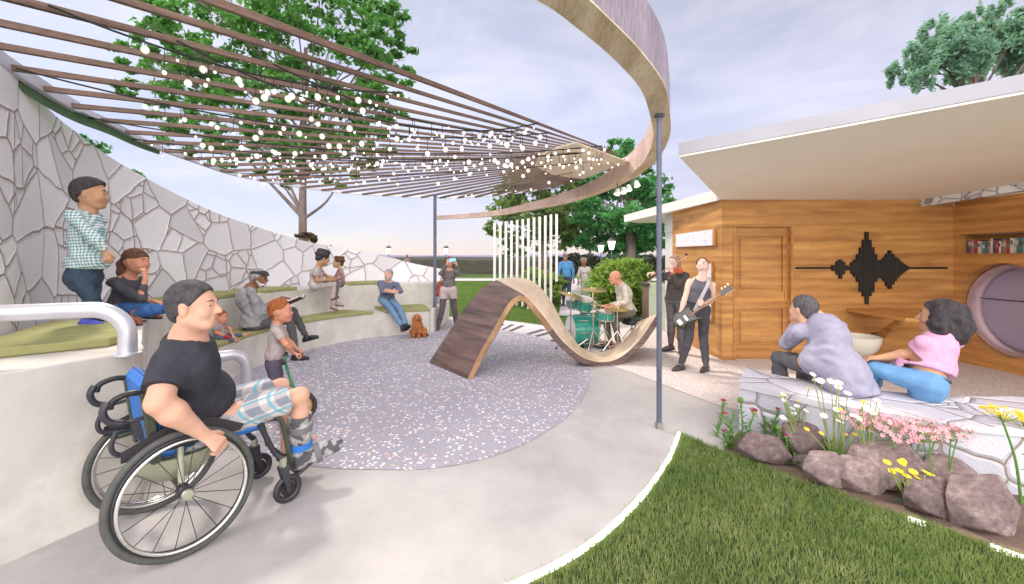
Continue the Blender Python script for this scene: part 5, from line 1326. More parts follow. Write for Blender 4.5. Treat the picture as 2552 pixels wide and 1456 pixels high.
                for e in (-1, 1): Hh.chain([HP(.07*e, -.02, .03), HP(.105*e, -.02, -.04), HP(.11*e, -.03, -.11)], [.05*q, .055*q, .045*q])
                Hh.chain([HP(0, -.07, .04), HP(0, -.10, -.05), HP(0, -.105, -.12)], [.08*q, .075*q, .055*q]); Hh.cap(HP(-.06, -.09, -.09), HP(.06, -.09, -.09), .055*q)
                Hh.cutb(HP(0, .045, .05), (f*.9-u*.4), HP(0, .10, -.03), .11*q); Hh.wr = .005*q; Hh.ws = 38
            elif hairstyle == 'curly':
                for i_ in range(26):
                    a_ = 2*pi*i_/13; z_ = .05+.055*(i_ % 2); R_ = .088-.02*(i_ % 2)
                    if cos(a_) > .55 and i_ % 2 == 0: continue
                    Hh.ell(HP(R_*sin(a_), R_*cos(a_)-.02, z_), (.034*q,)*3, (r, f, u))
                Hh.ell(HP(0, -.07, -.015), (.075*q, .045*q, .05*q), (r, f, u)); Hh.wr = .004*q; Hh.ws = 70
                Hh.cutb(HP(0, .062, .045), (f*.9-u*.45), HP(0, .10, -.02), .09*q)
            elif hairstyle == 'pony':
                Hh.chain([HP(0, -.085, .03), HP(0, -.125, -.02), HP(0, -.12, -.10), HP(.01, -.10, -.19)], [.034*q, .042*q, .048*q, .022*q])
                Hh.cap(HP(-.035, .07, .035), HP(.035, .07, .035), .016*q); Hh.cut(HP(0, .10, .0), f)
                Hh.cutb(HP(0, .045, .02), (f*.5-u*.85), HP(0, .08, -.03), .10*q)
                for e in (-1, 1): Hh.cutb(HP(.0, -.02, -.012), (f*.6-u*.8), HP(.085*e, .0, -.03), .065*q)
            elif hairstyle == 'tied':
                Hh.ell(HP(0, -.10, -.0), (.035*q,)*3, (r, f, u)); Hh.cut(HP(0, .062, .045), (f*1.0-u*.3)); Hh.cutb(HP(0, .0, -.0), (f*.80-u*.62), HP(0, .07, -.02), .12*q); Hh.cut(HP(0, -.06, -.06), -u)
            if not Hh.wr: Hh.wr = .0015*q; Hh.ws = 90
            Hh.build('hair', hair, min(h, .009) if h < .012 else h, t)
    if beard is not None:
        Bd = Soft(.02*q); Bd.ell(HP(0, .040, -.078), (.055*q, .050*q, .042*q), (r, f, u)); Bd.cap(HP(-.02, .092, -.046), HP(.02, .092, -.046), .007*q)
        for e in (-1, 1): Bd.cap(HP(.066*e, .008, -.03), HP(.045*e, .045, -.075), .012*q, .018*q)
        Bd.cap(HP(0, .07, -.10), HP(0, .072, -.118), .022*q, .012*q)
        Bd.cut(HP(0, 0, -.025), u); Bd.cutb(HP(0, .0855, -.058), u, HP(0, .11, -.052), .02*q); Bd.wr = .002*q; Bd.ws = 120
        Bd.build('beard', beard, min(h, .009), t)
    # ---- clothes
    g = .012*s
    if top is not None:
        C = Soft(.035*s); C.wr = wr*s; C.ws = 26/s
        C.cap(nk-upb*.045*s, (sR+nk)*.5, .055*s, .055*s, k=.05*s); C.cap(nk-upb*.045*s, (sL+nk)*.5, .055*s, .055*s, k=.05*s)
        C.cap(nk-upb*.07*s, ch, .080*s*fat**.5+g, .118*s*fat+g, bfp, .72, k=.06*s); C.cap(ch, be, .130*s*fat+g*1.3, .118*s*fat+g*1.6, bfp, .70); hemp = J.get('hem', pv.lerp(be, .1 if hem is None else hem))
        if (hemp-nk).length > (pv-nk).length*.9: C.cap(be, pv, .118*s*fat+g*1.6, .133*s*fat+g*1.6, bfp, .82); C.cap(pv, hemp, .133*s*fat+g*1.6, .130*s*fat+g*1.8, bfp, .82)
        C.cap(be, hemp, .118*s*fat+g*1.6, .126*s*fat+g*1.8, bfp, .78)
        if bust: 
            for e in (-1, 1): C.ell(ch+bfp*.075*s+sd*e*.055*s-upb*.01, (.055*s,)*3, (sd, bfp, upb))
        if fat > 1.15: C.ell(be+bfp*.05*s-upb*.02, (.13*s*fat, .125*s*fat, .15*s), (sd, bfp, upb))
        for sh, el, wr_ in ((sR, J['eR'], J['wR']), (sL, J['eL'], J['wL'])):
            if sleeve <= 0: continue
            if sleeve < 1:
                e_ = sh.lerp(el, sleeve*1.15); C.cap(sh, e_, .046*s*fat**.5*arm+g, .044*s*fat**.5*arm+g*1.3, k=.05*s); C.cutb(sh.lerp(el, sleeve), (el-sh), sh.lerp(el, sleeve*1.1), .105*s*fat)
            else:
                w2 = el.lerp(wr_, min(1.0, (sleeve-1))); C.cap(sh, el, .046*s*fat**.5+g, .040*s*fat**.5+g*.9, k=.04*s); C.cap(el, w2, .040*s*fat**.5+g*.9, .028*s+g*.6, k=.02*s); C.cutb(w2, (wr_-el), w2+(wr_-el).normalized()*.03, .06*s)
        C.cutb(hemp-upb*.045*s, -upb, hemp-upb*.09*s, .185*s*fat)
        if sleeve <= 0:
            for e, sh in ((1, sR), (-1, sL)): C.cutb(nk.lerp(sh, .62), sdn*e*1.0+upb*.3, sh, .10*s)
        C.cutb(nk+upb*.012*s+bfp*.01, (bfp*neckline*8+upb).normalized(), nk+upb*.03+bfp*.03, .085*s) if neckline is not None else None
        C.build('shirt' if sleeve < 1 else 'sweater', top, h, t)
    if bottom is not None:
        C = Soft(.03*s); C.wr = wr*.8*s; C.ws = 30/s
        C.cap(pv.lerp(be, .6), pv, .121*s*fat+g*.5, .129*s*fat+g*.5, bfp, .755); 
        C.cap(hR, hL, .085*s*fat**.5)
        for hp, kn, an in ((hR, J['kR'], J['aR']), (hL, J['kL'], J['aL'])):
            if pant >= 1:
                C.cap(hp, kn, .076*s*fat**.6+g, .052*s+g, k=.03*s); e_ = kn.lerp(an, (pant-.0) if pant < 1 else .95); C.chain([kn, kn.lerp(an, .35), e_], [.050*s+g, .052*s+g*.7, .038*s+g*.5], k=.02*s); C.cutb(kn.lerp(an, .93), (an-kn), an, .07*s)
            else:
                e_ = hp.lerp(kn, pant); C.cap(hp, e_, .078*s*fat**.6+g, .062*s+g*1.4, k=.03*s); C.cutb(hp.lerp(kn, pant*.99), (kn-hp), e_, .11*s*fat)
        C.cutb(pv.lerp(be, .62), upb, pv.lerp(be, 1.1), .19*s*fat)
        C.build('shorts' if pant < 1 else 'trousers', bottom, h, t)
    if shoes is not None:
        for sid in 'RL':
            an, td = feet[sid]; dn = J.get('d'+sid, V(0, 0, -1)); dn = (dn-td*dn.dot(td)).normalized()
            C = Soft(.02*s); C.chain([an-dn*.02*s, an+dn*.03*s], [.038*s, .040*s]); C.chain([an+dn*.045*s-td*.035*s, an+dn*.045*s+td*.08*s, an+dn*.055*s+td*.165*s], [.037*s, .037*s, .027*s]); C.cut(an+dn*.075*s, dn)
            so_ = C.build('shoe', shoes, min(h, .010), t)
            C = Soft(.01*s); C.chain([an+dn*.078*s-td*.045*s, an+dn*.078*s+td*.06*s, an+dn*.078*s+td*.165*s], [.034*s, .036*s, .030*s]); C.cut(an+dn*.070*s, -dn); C.cut(an+dn*.088*s, dn)
            C.build('sole', MLace, min(h, .010), so_)
    return t
Dn = V(0, 0, -1); X1 = V(1, 0, 0)
# ------------------------------------------------------------------ patterned cloth
def plaid():
    t = NT('plaid_cotton'); v = t.coord('Object', (1, 1, 1), (.3, .5, .2)); sx = t.n('ShaderNodeSeparateXYZ'); t.l(v, sx.inputs[0])
    def bandn(o, sc, th, ph=0): return t.math('GREATER_THAN', t.math('SINE', t.math('MULTIPLY_ADD', sx.outputs[o], sc, ph)), th)
    a = t.math('MULTIPLY', bandn(0, 62, .1), .5); b = t.math('MULTIPLY', bandn(2, 62, .1), .5)
    c = t.mix(t.math('ADD', a, b), (.62, .54, .52), (.20, .23, .28))
    c = t.mix(t.math('MULTIPLY', bandn(0, 62, .93, 2.6), .8), c, (.10, .36, .46)); c = t.mix(t.math('MULTIPLY', bandn(2, 62, .93, 2.6), .8), c, (.10, .36, .46))
    t.col(c); t.bump(t.noise(v, 16, 3), .5, .012); return t.fin(.85, spec=.15)
def gingham():
    t = NT('gingham_cotton'); v = t.coord('Object', (1, 1, 1), (0, .08, .5)); sx = t.n('ShaderNodeSeparateXYZ'); t.l(v, sx.inputs[0])
    hx = t.math('ADD', sx.outputs[0], t.math('MULTIPLY', sx.outputs[1], .8)); g_ = [t.math('GREATER_THAN', t.math('SINE', t.math('MULTIPLY', o, 260)), 0) for o in (hx, sx.outputs[2])]
    c = t.mix(t.math('MULTIPLY', t.math('ADD', g_[0], g_[1]), .5), (.68, .72, .70), (.09, .27, .32))
    t.col(c); t.bump(t.noise(v, 14, 3), .6, .015); return t.fin(.85, spec=.15)
def floral():
    t = NT('floral_cotton'); v = t.coord(); vo = t.n('ShaderNodeTexVoronoi'); vo.inputs['Scale'].default_value = 16; t.l(v, vo.inputs[0])
    c = t.mix(t.math('LESS_THAN', vo.outputs['Distance'], .33), (.36, .25, .27), (.42, .05, .08)); t.col(c); return t.fin(.85)
def camo():
    t = NT('camo_boot'); v = t.coord(); f = t.noise(v, 16, 2, .4); r_ = t.ramp(f, [(.0, (.08, .08, .09)), (.44, (.30, .30, .30)), (.56, (.46, .44, .44))]); r_.node.color_ramp.interpolation = 'CONSTANT'; t.col(r_); return t.fin(.7)
MPlaid, MGing, MFlo, MCamo = plaid(), gingham(), floral(), camo()
CL = lambda n, c, **k: cloth(n, c, **k)
char, navy, denim, grey, black = CL('charcoal', (.042, .043, .055)), CL('navy', (.045, .055, .09)), CL('denim', (.11, .23, .42), sc=8), CL('heather', (.36, .35, .35)), CL('black', (.022, .022, .026))
HB, HD_, HBr, HG, HR = hairm('black', (.035, .03, .032)), hairm('dark', (.06, .055, .055)), hairm('brown', (.13, .065, .045)), hairm('grey', (.32, .31, .32)), hairm('red', (.30, .10, .035))

# 1 ---- wheelchair user
hC = V(.63, .777, 0); lC = V(-.777, .63, 0)
def wc(a, b, z): return V(-2.0, 2.465, 0)+hC*a+lC*b+V(0, 0, z)
J = dict(pv=wc(.03, 0, .62), nk=at(470, 838, 2.36), hd=at(484, 764, 2.32), eR=at(396, 1003, 2.13), wR=at(508, 1083, 2.27), eL=wc(.10, .30, .88), wL=wc(.25, .33, .68), sL=wc(.08, .16, 1.06),
         kR=at(748, 985, 2.86), aR=at(745, 1125, 2.92), kL=at(700, 962, 3.1), aL=at(716, 1100, 3.1), sR=at(425, 905, 2.27), root=wc(0, 0, .3), tR=V(.75, .55, .28), tL=V(.7, .6, .2), hR=wc(.08, -.11, .60), hL=wc(.08, .11, .60))
J['hem'] = wc(.05, 0, .68)
man = human('man in a charcoal T-shirt and plaid shorts seated in the blue wheelchair', J, hC, (.98, .2, .02), 1.12, 'fair', hairm('crop', (.07, .066, .07), (25, 25, 25)), 'short', char, MPlaid, None, .0075,
            hands={'R': dict(d=(.62, .40, -.75), n=(-.3, .5, -.7), th=(.6, .5, .4), curl=.65), 'L': dict(d=(.6, .6, -.5), n=(0, 0, -1), curl=.8)}, sleeve=.68, pant=.88, fat=1.36, hs=1.17, wr=.003, arm=1.28)
C = Soft(.02); k_, a_ = J['kR'], J['aR']; tdir = V(.8, .5, .22).normalized()
C.chain([k_.lerp(a_, .32), k_.lerp(a_, .7), a_, a_+V(0, 0, -.06)], [.078, .074, .066, .062]); C.chain([a_+V(0, 0, -.055)-tdir*.03, a_+V(0, 0, -.06)+tdir*.12, a_+V(0, 0, -.065)+tdir*.25], [.058, .060, .048]); C.cut(k_.lerp(a_, .34), (k_-a_))
bt = C.build('boot_brace', MCamo, .0075, man)
for z_, u_ in ((.55, 0), (.85, 0)):
    p = k_.lerp(a_, z_); b = MB(); b.lathe([(.080, -.022), (.084, -.02), (.084, .02), (.080, .022)], p, (k_-a_), 24, True); b.build('strap', M('brace_strap', (.16, .155, .17), .7) if z_ < .8 else M('blue_strap', (.03, .17, .55), .6), bt)
p = a_+V(0, 0, -.06)+tdir*.12; b = MB(); b.lathe([(.064, -.02), (.068, -.018), (.068, .018), (.064, .02)], p, tdir, 24, True); b.build('strap', M('brace_strap', (.16, .155, .17), .7), bt)
# 2 ---- standing boy
Y = 3.48; A = lambda x, y, d=0: at(x, y, Y+d)
J = dict(pv=A(208, 690), nk=A(219, 530), hd=A(226, 484), eR=A(238, 600, -.12), wR=A(262, 628, -.08), eL=A(215, 600, .14), wL=A(258, 625, .12), kR=A(228, 745, -.05), aR=A(213, 796, -.05), kL=A(232, 740, .07), aL=A(238, 782, .09), tR=V(1, .05, 0), tL=V(1, .1, 0), hem=A(208, 658))
human('small boy in a blue checked shirt standing on the large olive cushion', J, (1, .15, 0), (.9, .42, .0), .74, 'tan', HD_, 'bowl', MGing, CL('dark_denim', (.045, .07, .11)), M('blue_canvas', (.07, .09, .42), .7), .0075,
      hands={'R': dict(d=(.3, 0, -1), n=(0, .3, -.6), curl=.7, th=(1, 0, 0))}, sleeve=1.85, fat=1.36, hs=1.1, wr=.007, kid=1)
# 3 ---- girl, cross-legged, chin on hand
Y = 4.0; A = lambda x, y, d=0: at(x, y, Y+d)
J = dict(pv=A(300, 768), nk=A(322, 692), hd=A(340, 652), eR=A(352, 744, -.16), wR=A(362, 693, -.14), eL=A(340, 745, .12), wL=A(385, 752, .1), kR=A(388, 772, -.2), aR=A(335, 784, -.22), kL=A(405, 768, .12), aL=A(370, 776, -.02), tR=V(.8, -.5, -.15), tL=V(1, -.2, 0), root=A(300, 795))
human('girl with a long brown ponytail sitting cross-legged with her chin on her fist', J, (1, -.1, 0), (1, .05, .03), .80, 'ruddy', HBr, 'pony', CL('slate_hoodie', (.075, .075, .09)), CL('blue_jean', (.045, .12, .32)), M('tan_suede', (.28, .10, .06), .8), .009,
      hands={'R': dict(d=(-.12, 0, 1), n=(-1, 0, 0), curl=.9), 'L': dict(d=(1, 0, -.2), curl=.6)}, sleeve=1.7, hs=1.02, wr=.006, bust=0, kid=1)
# 4 ---- toddler
Y = 5.6; A = lambda x, y, d=0: at(x, y, Y+d)
J = dict(pv=A(541, 836), nk=A(547, 808), hd=A(551, 791), eR=A(537, 828, -.09), wR=A(562, 838, -.08), eL=A(572, 818, .07), wL=A(580, 836, .04), kR=A(560, 846, -.1), aR=A(588, 848, -.1), kL=A(577, 838, .1), aL=A(608, 834, .12), tR=V(.6, -.2, .6), tL=V(.7, .3, .6), dR=V(.5, 0, -.6), dL=V(.5, 0, -.6), root=A(541, 850))
human('toddler in a grey T-shirt sitting barefoot on the lower tier holding a red toy', J, (1, .05, 0), (1, .1, -.05), .50, 'ruddy', HR, 'short', CL('marl_grey', (.30, .27, .28)), CL('small_jean', (.10, .13, .19)), None, .009, sleeve=.6, hs=.8, fat=1.25, wr=.003, kid=1)
b = MB(); b.box(A(566, 840, -.12), (.09, .03, .035), Matrix.Rotation(.3, 3, 'Y'), .008); b.build('toy', M('red_toy', (.45, .02, .03), .4), label='small red toy in the toddler\'s hands', cat='toy')
# 5 ---- old man reading
Y = 6.25; A = lambda x, y, d=0: at(x, y, Y+d)
J = dict(pv=A(628, 808), nk=A(624, 718), hd=A(645, 694), eR=A(645, 782, -.08), wR=A(690, 768, .12), eL=A(655, 770, .2), wL=A(703, 742, .35), kR=A(722, 794, .33), aR=A(738, 862, .28), kL=A(730, 776, .5), aL=A(762, 838, .55), tR=V(.9, .3, -.1), tL=V(.95, .1, .25), root=A(628, 829))
J['ch'] = A(612, 745); J['aR'].z = .10
human('old man with a white beard and dark flat cap reading on the lower tier', J, (.8, .6, 0), (1, .1, -.08), 1.0, 'brown', HG, 'short', CL('stone_jacket', (.30, .30, .31)), CL('smoke_trouser', (.10, .095, .10)), M('black_leather', (.02, .02, .03), .35), .0105,
      hands={'R': dict(d=(.8, .3, .2), n=(0, 0, 1), curl=.5), 'L': dict(d=(1, .2, -.1), n=(0, 0, -1), curl=.3)}, sleeve=1.88, beard=hairm('white', (.62, .60, .58)), fat=1.3, hs=1.16, wr=.007)
oldm = bpy.data.objects[[o.name for o in bpy.data.objects if o.name.startswith('person')][-1]]
hd = J['hd']; f_ = V(1, .1, -.08).normalized(); u_ = V(.08, 0, 1).normalized(); r__ = f_.cross(u_)
C = Soft(.03); C.ell(hd+f_*.0+u_*.082, (.098, .122, .042), (r__, f_, u_)); C.ell(hd+f_*.10+u_*.06, (.07, .045, .014), (r__, f_, (u_+f_*.4).normalized())); C.ell(hd-f_*.06+u_*.065, (.085, .05, .035), (r__, f_, u_)); C.cut(hd+u_*.045, -u_)
C.build('flat_cap', CL('cap_tweed', (.055, .052, .055)), .0095, oldm)
b = MB(); 
for e in (-1, 1): b.tube([hd+f_*.112+r__*(.032*e+.02*cos(k))+u_*(.004+.016*sin(k)) for k in [i*pi/5 for i in range(11)]], .0018, 4)
b.build('glasses', MBlack, oldm)
# open book on his knees
bk_ = thing('open_book', 'open hardback book held by the old man in the cap', 'book', A(735, 765, .2))
c = A(733, 752, .22); ax_ = V(.93, .2, .42).normalized(); wv_ = V(-.2, .95, 0).normalized(); n_ = ax_.cross(wv_)
def slab(c, a, b_, th, L, W): 
    m = MB(); n = a.cross(b_).normalized(); vs = [c+a*sx*L/2+b_*sy*W/2+n*sz*th/2 for sx in (-1, 1) for sy in (-1, 1) for sz in (-1, 1)]
    m.add(vs, [(0, 1, 3, 2), (4, 6, 7, 5), (0, 4, 5, 1), (2, 3, 7, 6), (0, 2, 6, 4), (1, 5, 7, 3)]); return m
for e in (-1, 1):
    wv2 = (wv_*e+n_*.25).normalized(); slab(c+wv2*.085-n_*.012, ax_, wv2, .006, .30, .17).build('cover', M('book_jacket', (.06, .05, .05), .6), bk_); slab(c+wv2*.082+n_*.004, ax_, wv2, .018, .28, .16).build('pages', M('book_pages', (.62, .55, .53), .8), bk_)
# 6 ---- red-haired boy on the balance bike
Y = 4.2; A = lambda x, y, d=0: at(x, y, Y+d)
J = dict(pv=A(682, 905), nk=A(690, 808), hd=A(700, 776), eR=A(712, 858, -.10), wR=A(732, 880, .02), eL=A(718, 850, .22), wL=A(742, 872, .26), kR=A(690, 968, -.06), aR=A(676, 1022, -.08), kL=A(696, 966, .08), aL=A(690, 1016, .1), tR=V(.9, .4, 0), tL=V(.9, .4, 0), hem=A(683, 885))
J['aR'].z = J['aL'].z = .07
human('red-haired little boy in a grey T-shirt standing over a green balance bike', J, (.9, .42, 0), (.96, .28, .05), .68, 'ruddy', HR, 'short', CL('taupe_tee', (.42, .36, .36)), CL('plum_shorts', (.10, .09, .13)), M('white_trainer', (.6, .58, .58), .6), .008,
      hands={'R': dict(d=(.8, .5, -.4), n=(0, 0, -1), curl=.95), 'L': dict(d=(.8, .5, -.4), curl=.95)}, sleeve=.6, pant=.8, fat=1.15, hs=1.04, wr=.003, kid=1)
# 7, 8 ---- mother and child
Y = 7.75; A = lambda x, y, d=0: at(x, y, Y+d)
J = dict(pv=A(785, 710), nk=A(793, 668), hd=A(805, 644, .02), eR=A(789, 700, -.14), wR=A(820, 697, .1), eL=A(815, 690, .3), wL=A(838, 694, .38), kR=A(830, 708, .25), aR=A(829, 760, .28), kL=A(838, 702, .42), aL=A(835, 752, .38), tR=V(.7, -.5, -.1), tL=V(.9, .1, -.1), root=A(785, 728))
J['ch'] = A(786, 683)
human('woman with dark curly hair sitting on the upper tier holding a child\'s hands', J, (.95, .3, 0), (.75, .65, -.3), .92, 'olive', HD_, 'curly', CL('pale_print', (.42, .38, .37), var=.35, sc=40), CL('speckled_legging', (.50, .44, .42), var=.25, sc=60), M('blush_flat', (.42, .32, .32), .6), .0115, sleeve=.5, bust=1, hs=1.16, wr=.004)
Y = 8.15; A = lambda x, y, d=0: at(x, y, Y+d)
J = dict(pv=A(850, 706), nk=A(847, 670), hd=A(842, 655), eR=A(836, 690, .12), wR=A(828, 694, -.05), eL=A(856, 690, -.1), wL=A(838, 695, -.12), kR=A(836, 712, -.02), aR=A(835, 735, -.02), kL=A(840, 713, -.12), aL=A(838, 738, -.12), tR=V(-.6, -.6, -.3), tL=V(-.6, -.6, -.3), root=A(850, 716))
human('small girl in a red flowered dress beside the curly haired woman', J, (-.8, -.5, 0), (-.9, -.35, .05), .62, 'tan', HBr, 'curly', MFlo, CL('flower_legging', (.16, .13, .14), var=.5, sc=50), M('brown_bootie', (.14, .09, .07), .7), .011, sleeve=1.6, hs=.92, wr=.003, kid=1)
# 9 ---- man with folded arms
Y = 9.0; A = lambda x, y, d=0: at(x, y, Y+d)
J = dict(pv=A(963, 748), nk=A(968, 702), hd=A(968, 685, -.02), eR=A(953, 728, -.12), wR=A(975, 728, -.3), eL=A(998, 726, -.1), wL=A(972, 724, -.26), kR=A(975, 772, -.5), aR=A(1002, 815, -.7), kL=A(995, 770, -.4), aL=A(1012, 812, -.62), tR=V(.25, -.9, .35), tL=V(.5, -.7, .4), dR=V(.2, -.3, -1), dL=V(.2, -.3, -1), root=A(963, 762), tw=-.1)
human('grey bearded man in a slate blue sweater sitting with folded arms', J, (.25, -.95, 0), (-.15, -.98, 0), 1.0, 'fair', HG, 'short', CL('slate_sweater', (.13, .14, .20)), CL('mid_denim', (.14, .24, .38), sc=9), M('black_trainer', (.025, .025, .03), .5), .012, beard=HG, sleeve=1.95, hs=1.02, wr=.005,
      hands={'R': dict(d=(1, .1, 0), n=(0, 1, 0), curl=.4), 'L': dict(d=(-1, .1, 0), n=(0, 1, 0), curl=.4)})
# 10 ---- woman filming with a phone
Y = 9.25; A = lambda x, y, d=0: at(x, y, Y+d)
J = dict(pv=A(1117, 722), nk=A(1119, 673), hd=A(1119, 653), eR=A(1098, 682, -.16), wR=A(1115, 657, -.32), eL=A(1141, 683, -.15), wL=A(1137, 658, -.3), kR=A(1101, 775, -.02), aR=A(1089, 822, 0), kL=A(1132, 772, .1), aL=A(1137, 812, .25), tR=V(-.5, -.85, -.05), tL=V(.2, -.95, 0), hem=A(1117, 715))
wph = human('woman filming with a phone beside the end of the bench, red bag at her side', J, (.1, -.99, 0), (.1, -.99, .05), .96, 'fair', HBr, 'long', CL('grey_jacket', (.16, .155, .15), var=.3, sc=30), CL('mauve_tights', (.13, .09, .11)), M('dark_pump', (.05, .045, .06), .5), .012, sleeve=1.9, bust=1, wr=.004,
      hands={'R': dict(d=(.4, -.3, .8), n=(.5, .5, 0), curl=.4), 'L': dict(d=(-.4, -.3, .8), n=(-.5, .5, 0), curl=.4)})
C = Soft(.03); C.cap(J['pv']+V(0, 0, .06), J['pv'], .14, .15, (0, 1, 0), .8); 
for k_, e in (('kR', -1), ('kL', 1)): C.cap(J['pv']+V(.085*e, 0, 0), (J['pv']+V(.085*e, 0, 0)).lerp(J[k_], .42), .106, .094)
C.cut(J['pv']+V(0, 0, -.2), Dn); C.cut(J['pv']+V(0, 0, .08), -Dn)
C.build('skirt_shorts', CL('blush_shorts', (.50, .40, .42)), .012, wph)
b = MB(); b.box(A(1127, 648, -.38), (.15, .012, .075), Matrix.Rotation(-.1, 3, 'Y'), .005); ph_ = thing('mobile_phone', 'phone with a glowing blue screen held up by the filming woman', 'phone', A(1127, 648, -.38)); b.build('case', MBlack, ph_)
t_ = NT('phone_screen'); g_ = t_.ramp(t_.noise(t_.coord(), 12, 2), [(.4, (.25, .25, .8)), (.55, (.1, .6, .8)), (.7, (.5, .3, .8))]); t_.col(g_); t_.l(g_, t_.b.inputs['Emission Color']); t_.b.inputs['Emission Strength'].default_value = .8; msn = t_.fin(.3)
b = MB(); b.box(A(1127, 648, -.39), (.138, .004, .064), Matrix.Rotation(-.1, 3, 'Y')); b.build('screen', msn, ph_)
C = Soft(.03); C.ell(A(1097, 718, .02), (.085, .07, .15), (X1, V(0, 1, 0), V(.25, 0, 1).normalized())); C.ell(A(1096, 730, .02), (.10, .07, .09), (X1, V(0, 1, 0), V(0, 0, 1))); C.wr = .004
bag = thing('shoulder_bag', 'rust red shoulder bag hanging on the filming woman', 'bag', A(1097, 740)); C.build('pouch', CL('rust_leather', (.32, .075, .05)), .011, bag); b = MB(); b.tube(bez([A(1096, 705, .02), A(1103, 680, .05), A(1112, 672, 0), A(1106, 690, -.13), A(1099, 708, -.08)], 5), .008, 6); b.build('strap', CL('rust_leather', (.32, .075, .05)), bag)
# 11, 12 ---- walking couple
Y = 14.2; A = lambda x, y, d=0: at(x, y, Y+d)
J = dict(pv=A(1412, 697), nk=A(1409, 652), hd=A(1408, 638), eR=A(1392, 676, 0), wR=A(1391, 697, -.05), eL=A(1428, 676, 0), wL=A(1429, 697, 0), kR=A(1405, 728, -.1), aR=A(1404, 753, 0), kL=A(1417, 727, -.2), aL=A(1415, 752, -.4), tR=V(-.15, -1, 0), tL=V(.1, -1, 0), hem=A(1412, 688))
human('elderly man in a blue shirt walking up the path with a stick', J, (0, -1, 0), (-.02, -1, 0), 1.02, 'brown', HG, 'grey', CL('azure_shirt', (.08, .24, .46)), navy, M('dark_shoe', (.03, .03, .04), .5), .015, beard=HG, sleeve=1.9, hs=1.02)
st = thing('walking_stick', 'wooden walking stick in the right hand of the man in blue', 'walking stick', A(1385, 765)); b = MB(); b.tube([A(1388, 697, -.06), A(1383, 764, -.12)], .011, 7); b.build('shaft', M('stick_wood', (.20, .11, .07), .6), st); b = MB(); b.tube([A(1384, 697, -.06), A(1392, 697, -.06)], .014, 7); b.build('handle', M('stick_wood', (.20, .11, .07), .6), st)
Y = 14.0; A = lambda x, y, d=0: at(x, y, Y+d)
J = dict(pv=A(1458, 702), nk=A(1456, 666), hd=A(1454, 653), eR=A(1441, 684, 0), wR=A(1441, 700, -.1), eL=A(1472, 684, 0), wL=A(1475, 700, 0), kR=A(1453, 732, -.1), aR=A(1452, 755, 0), kL=A(1463, 732, -.1), aL=A(1464, 755, -.2), tR=V(-.1, -1, 0), tL=V(.1, -1, 0), hem=A(1458, 704))
human('elderly woman in a pale tunic walking beside the man in blue', J, (0, -1, 0), (-.05, -1, 0), .93, 'brown', hairm('ash', (.28, .22, .18)), 'curly', CL('oat_tunic', (.42, .37, .36)), CL('cool_grey', (.30, .28, .34)), M('dark_shoe', (.03, .03, .04), .5), .015, sleeve=1.9, bust=1, hs=1.0)
for k, (x0, x1, l_) in enumerate(((1440, 1440, 'walking pole in the right hand of the woman in the tunic'), (1466, 1478, 'walking pole in the left hand of the woman in the tunic'))):
    st = thing('walking_pole', 'thin brown '+l_, 'walking pole', A(x0, 762)); b = MB(); b.tube([A(x0, 685 if k else 692, -.12), A(x1, 705 if k else 760, -.1), A(x1+k*2, 760, -.1)], .009, 6); b.build('shaft', M('stick_wood', (.20, .11, .07), .6), st); b = MB(); b.tube([A(x0, 683 if k else 690, -.12), A(x0, 693 if k else 700, -.12)], .014, 7); b.build('grip', MBlack, st)
# 18 ---- far walker
Y = 30; A = lambda x, y, d=0: at(x, y, Y+d)
J = dict(pv=A(1014, 667), nk=A(1014, 645), hd=A(1014, 639), eR=A(1007, 655), wR=A(1009, 664), eL=A(1021, 655), wL=A(1019, 664), kR=A(1011, 682), aR=A(1011, 695), kL=A(1016, 682), aL=A(1017, 695))
human('distant walker seen over the low end of the stone wall', J, (0, -1, 0), (0, -1, 0), 1.0, 'brown', HBr, 'short', CL('far_coat', (.20, .16, .17)), navy, M('dark_shoe', (.03, .03, .04), .5), .028, sleeve=1.9)
# 13 ---- drummer
Y = 7.45; A = lambda x, y, d=0: at(x, y, Y+d)
J = dict(pv=A(1566, 776, .05), nk=A(1546, 708), hd=A(1532, 692), eR=A(1545, 756, .2), wR=A(1512, 762, .1), eL=A(1560, 752, -.22), wL=A(1522, 766, -.2), kR=A(1508, 792, .2), aR=A(1520, 852, .2), kL=A(1530, 786, -.16), aL=A(1541, 850, -.08), tR=V(-.95, 0, 0), tL=V(-.95, -.1, 0), ch=A(1559, 730), root=A(1566, 860))
J['aL'].z = J['aR'].z = .085
human('bald drummer in a cream sweater playing the green drum kit', J, (-.98, -.12, 0), (-1, -.1, -.08), 1.0, 'ruddy', None, 'bald', CL('cream_sweater', (.56, .53, .47)), CL('olive_chino', (.16, .155, .13)), M('oxblood_shoe', (.22, .04, .04), .4), .0105,
      hands={'R': dict(d=(-1, 0, -.1), n=(0, 0, -1), curl=.9), 'L': dict(d=(-1, 0, -.1), curl=.9)}, sleeve=1.75, hs=1.04, wr=.005)
for sid, ln in (('wR', 1), ('wL', -1)):
    p = J[sid]+V(-.06, 0, 0); b = MB(); b.tube([p+V(.05, 0, 0), p+V(-.30, .03*ln, .05)], [.008, .004], 7); b.build('drumstick', M('hickory', (.55, .40, .22), .5), label='pale drumstick in the drummer\'s %s hand' % ('right' if ln == 1 else 'left'), cat='drumstick')
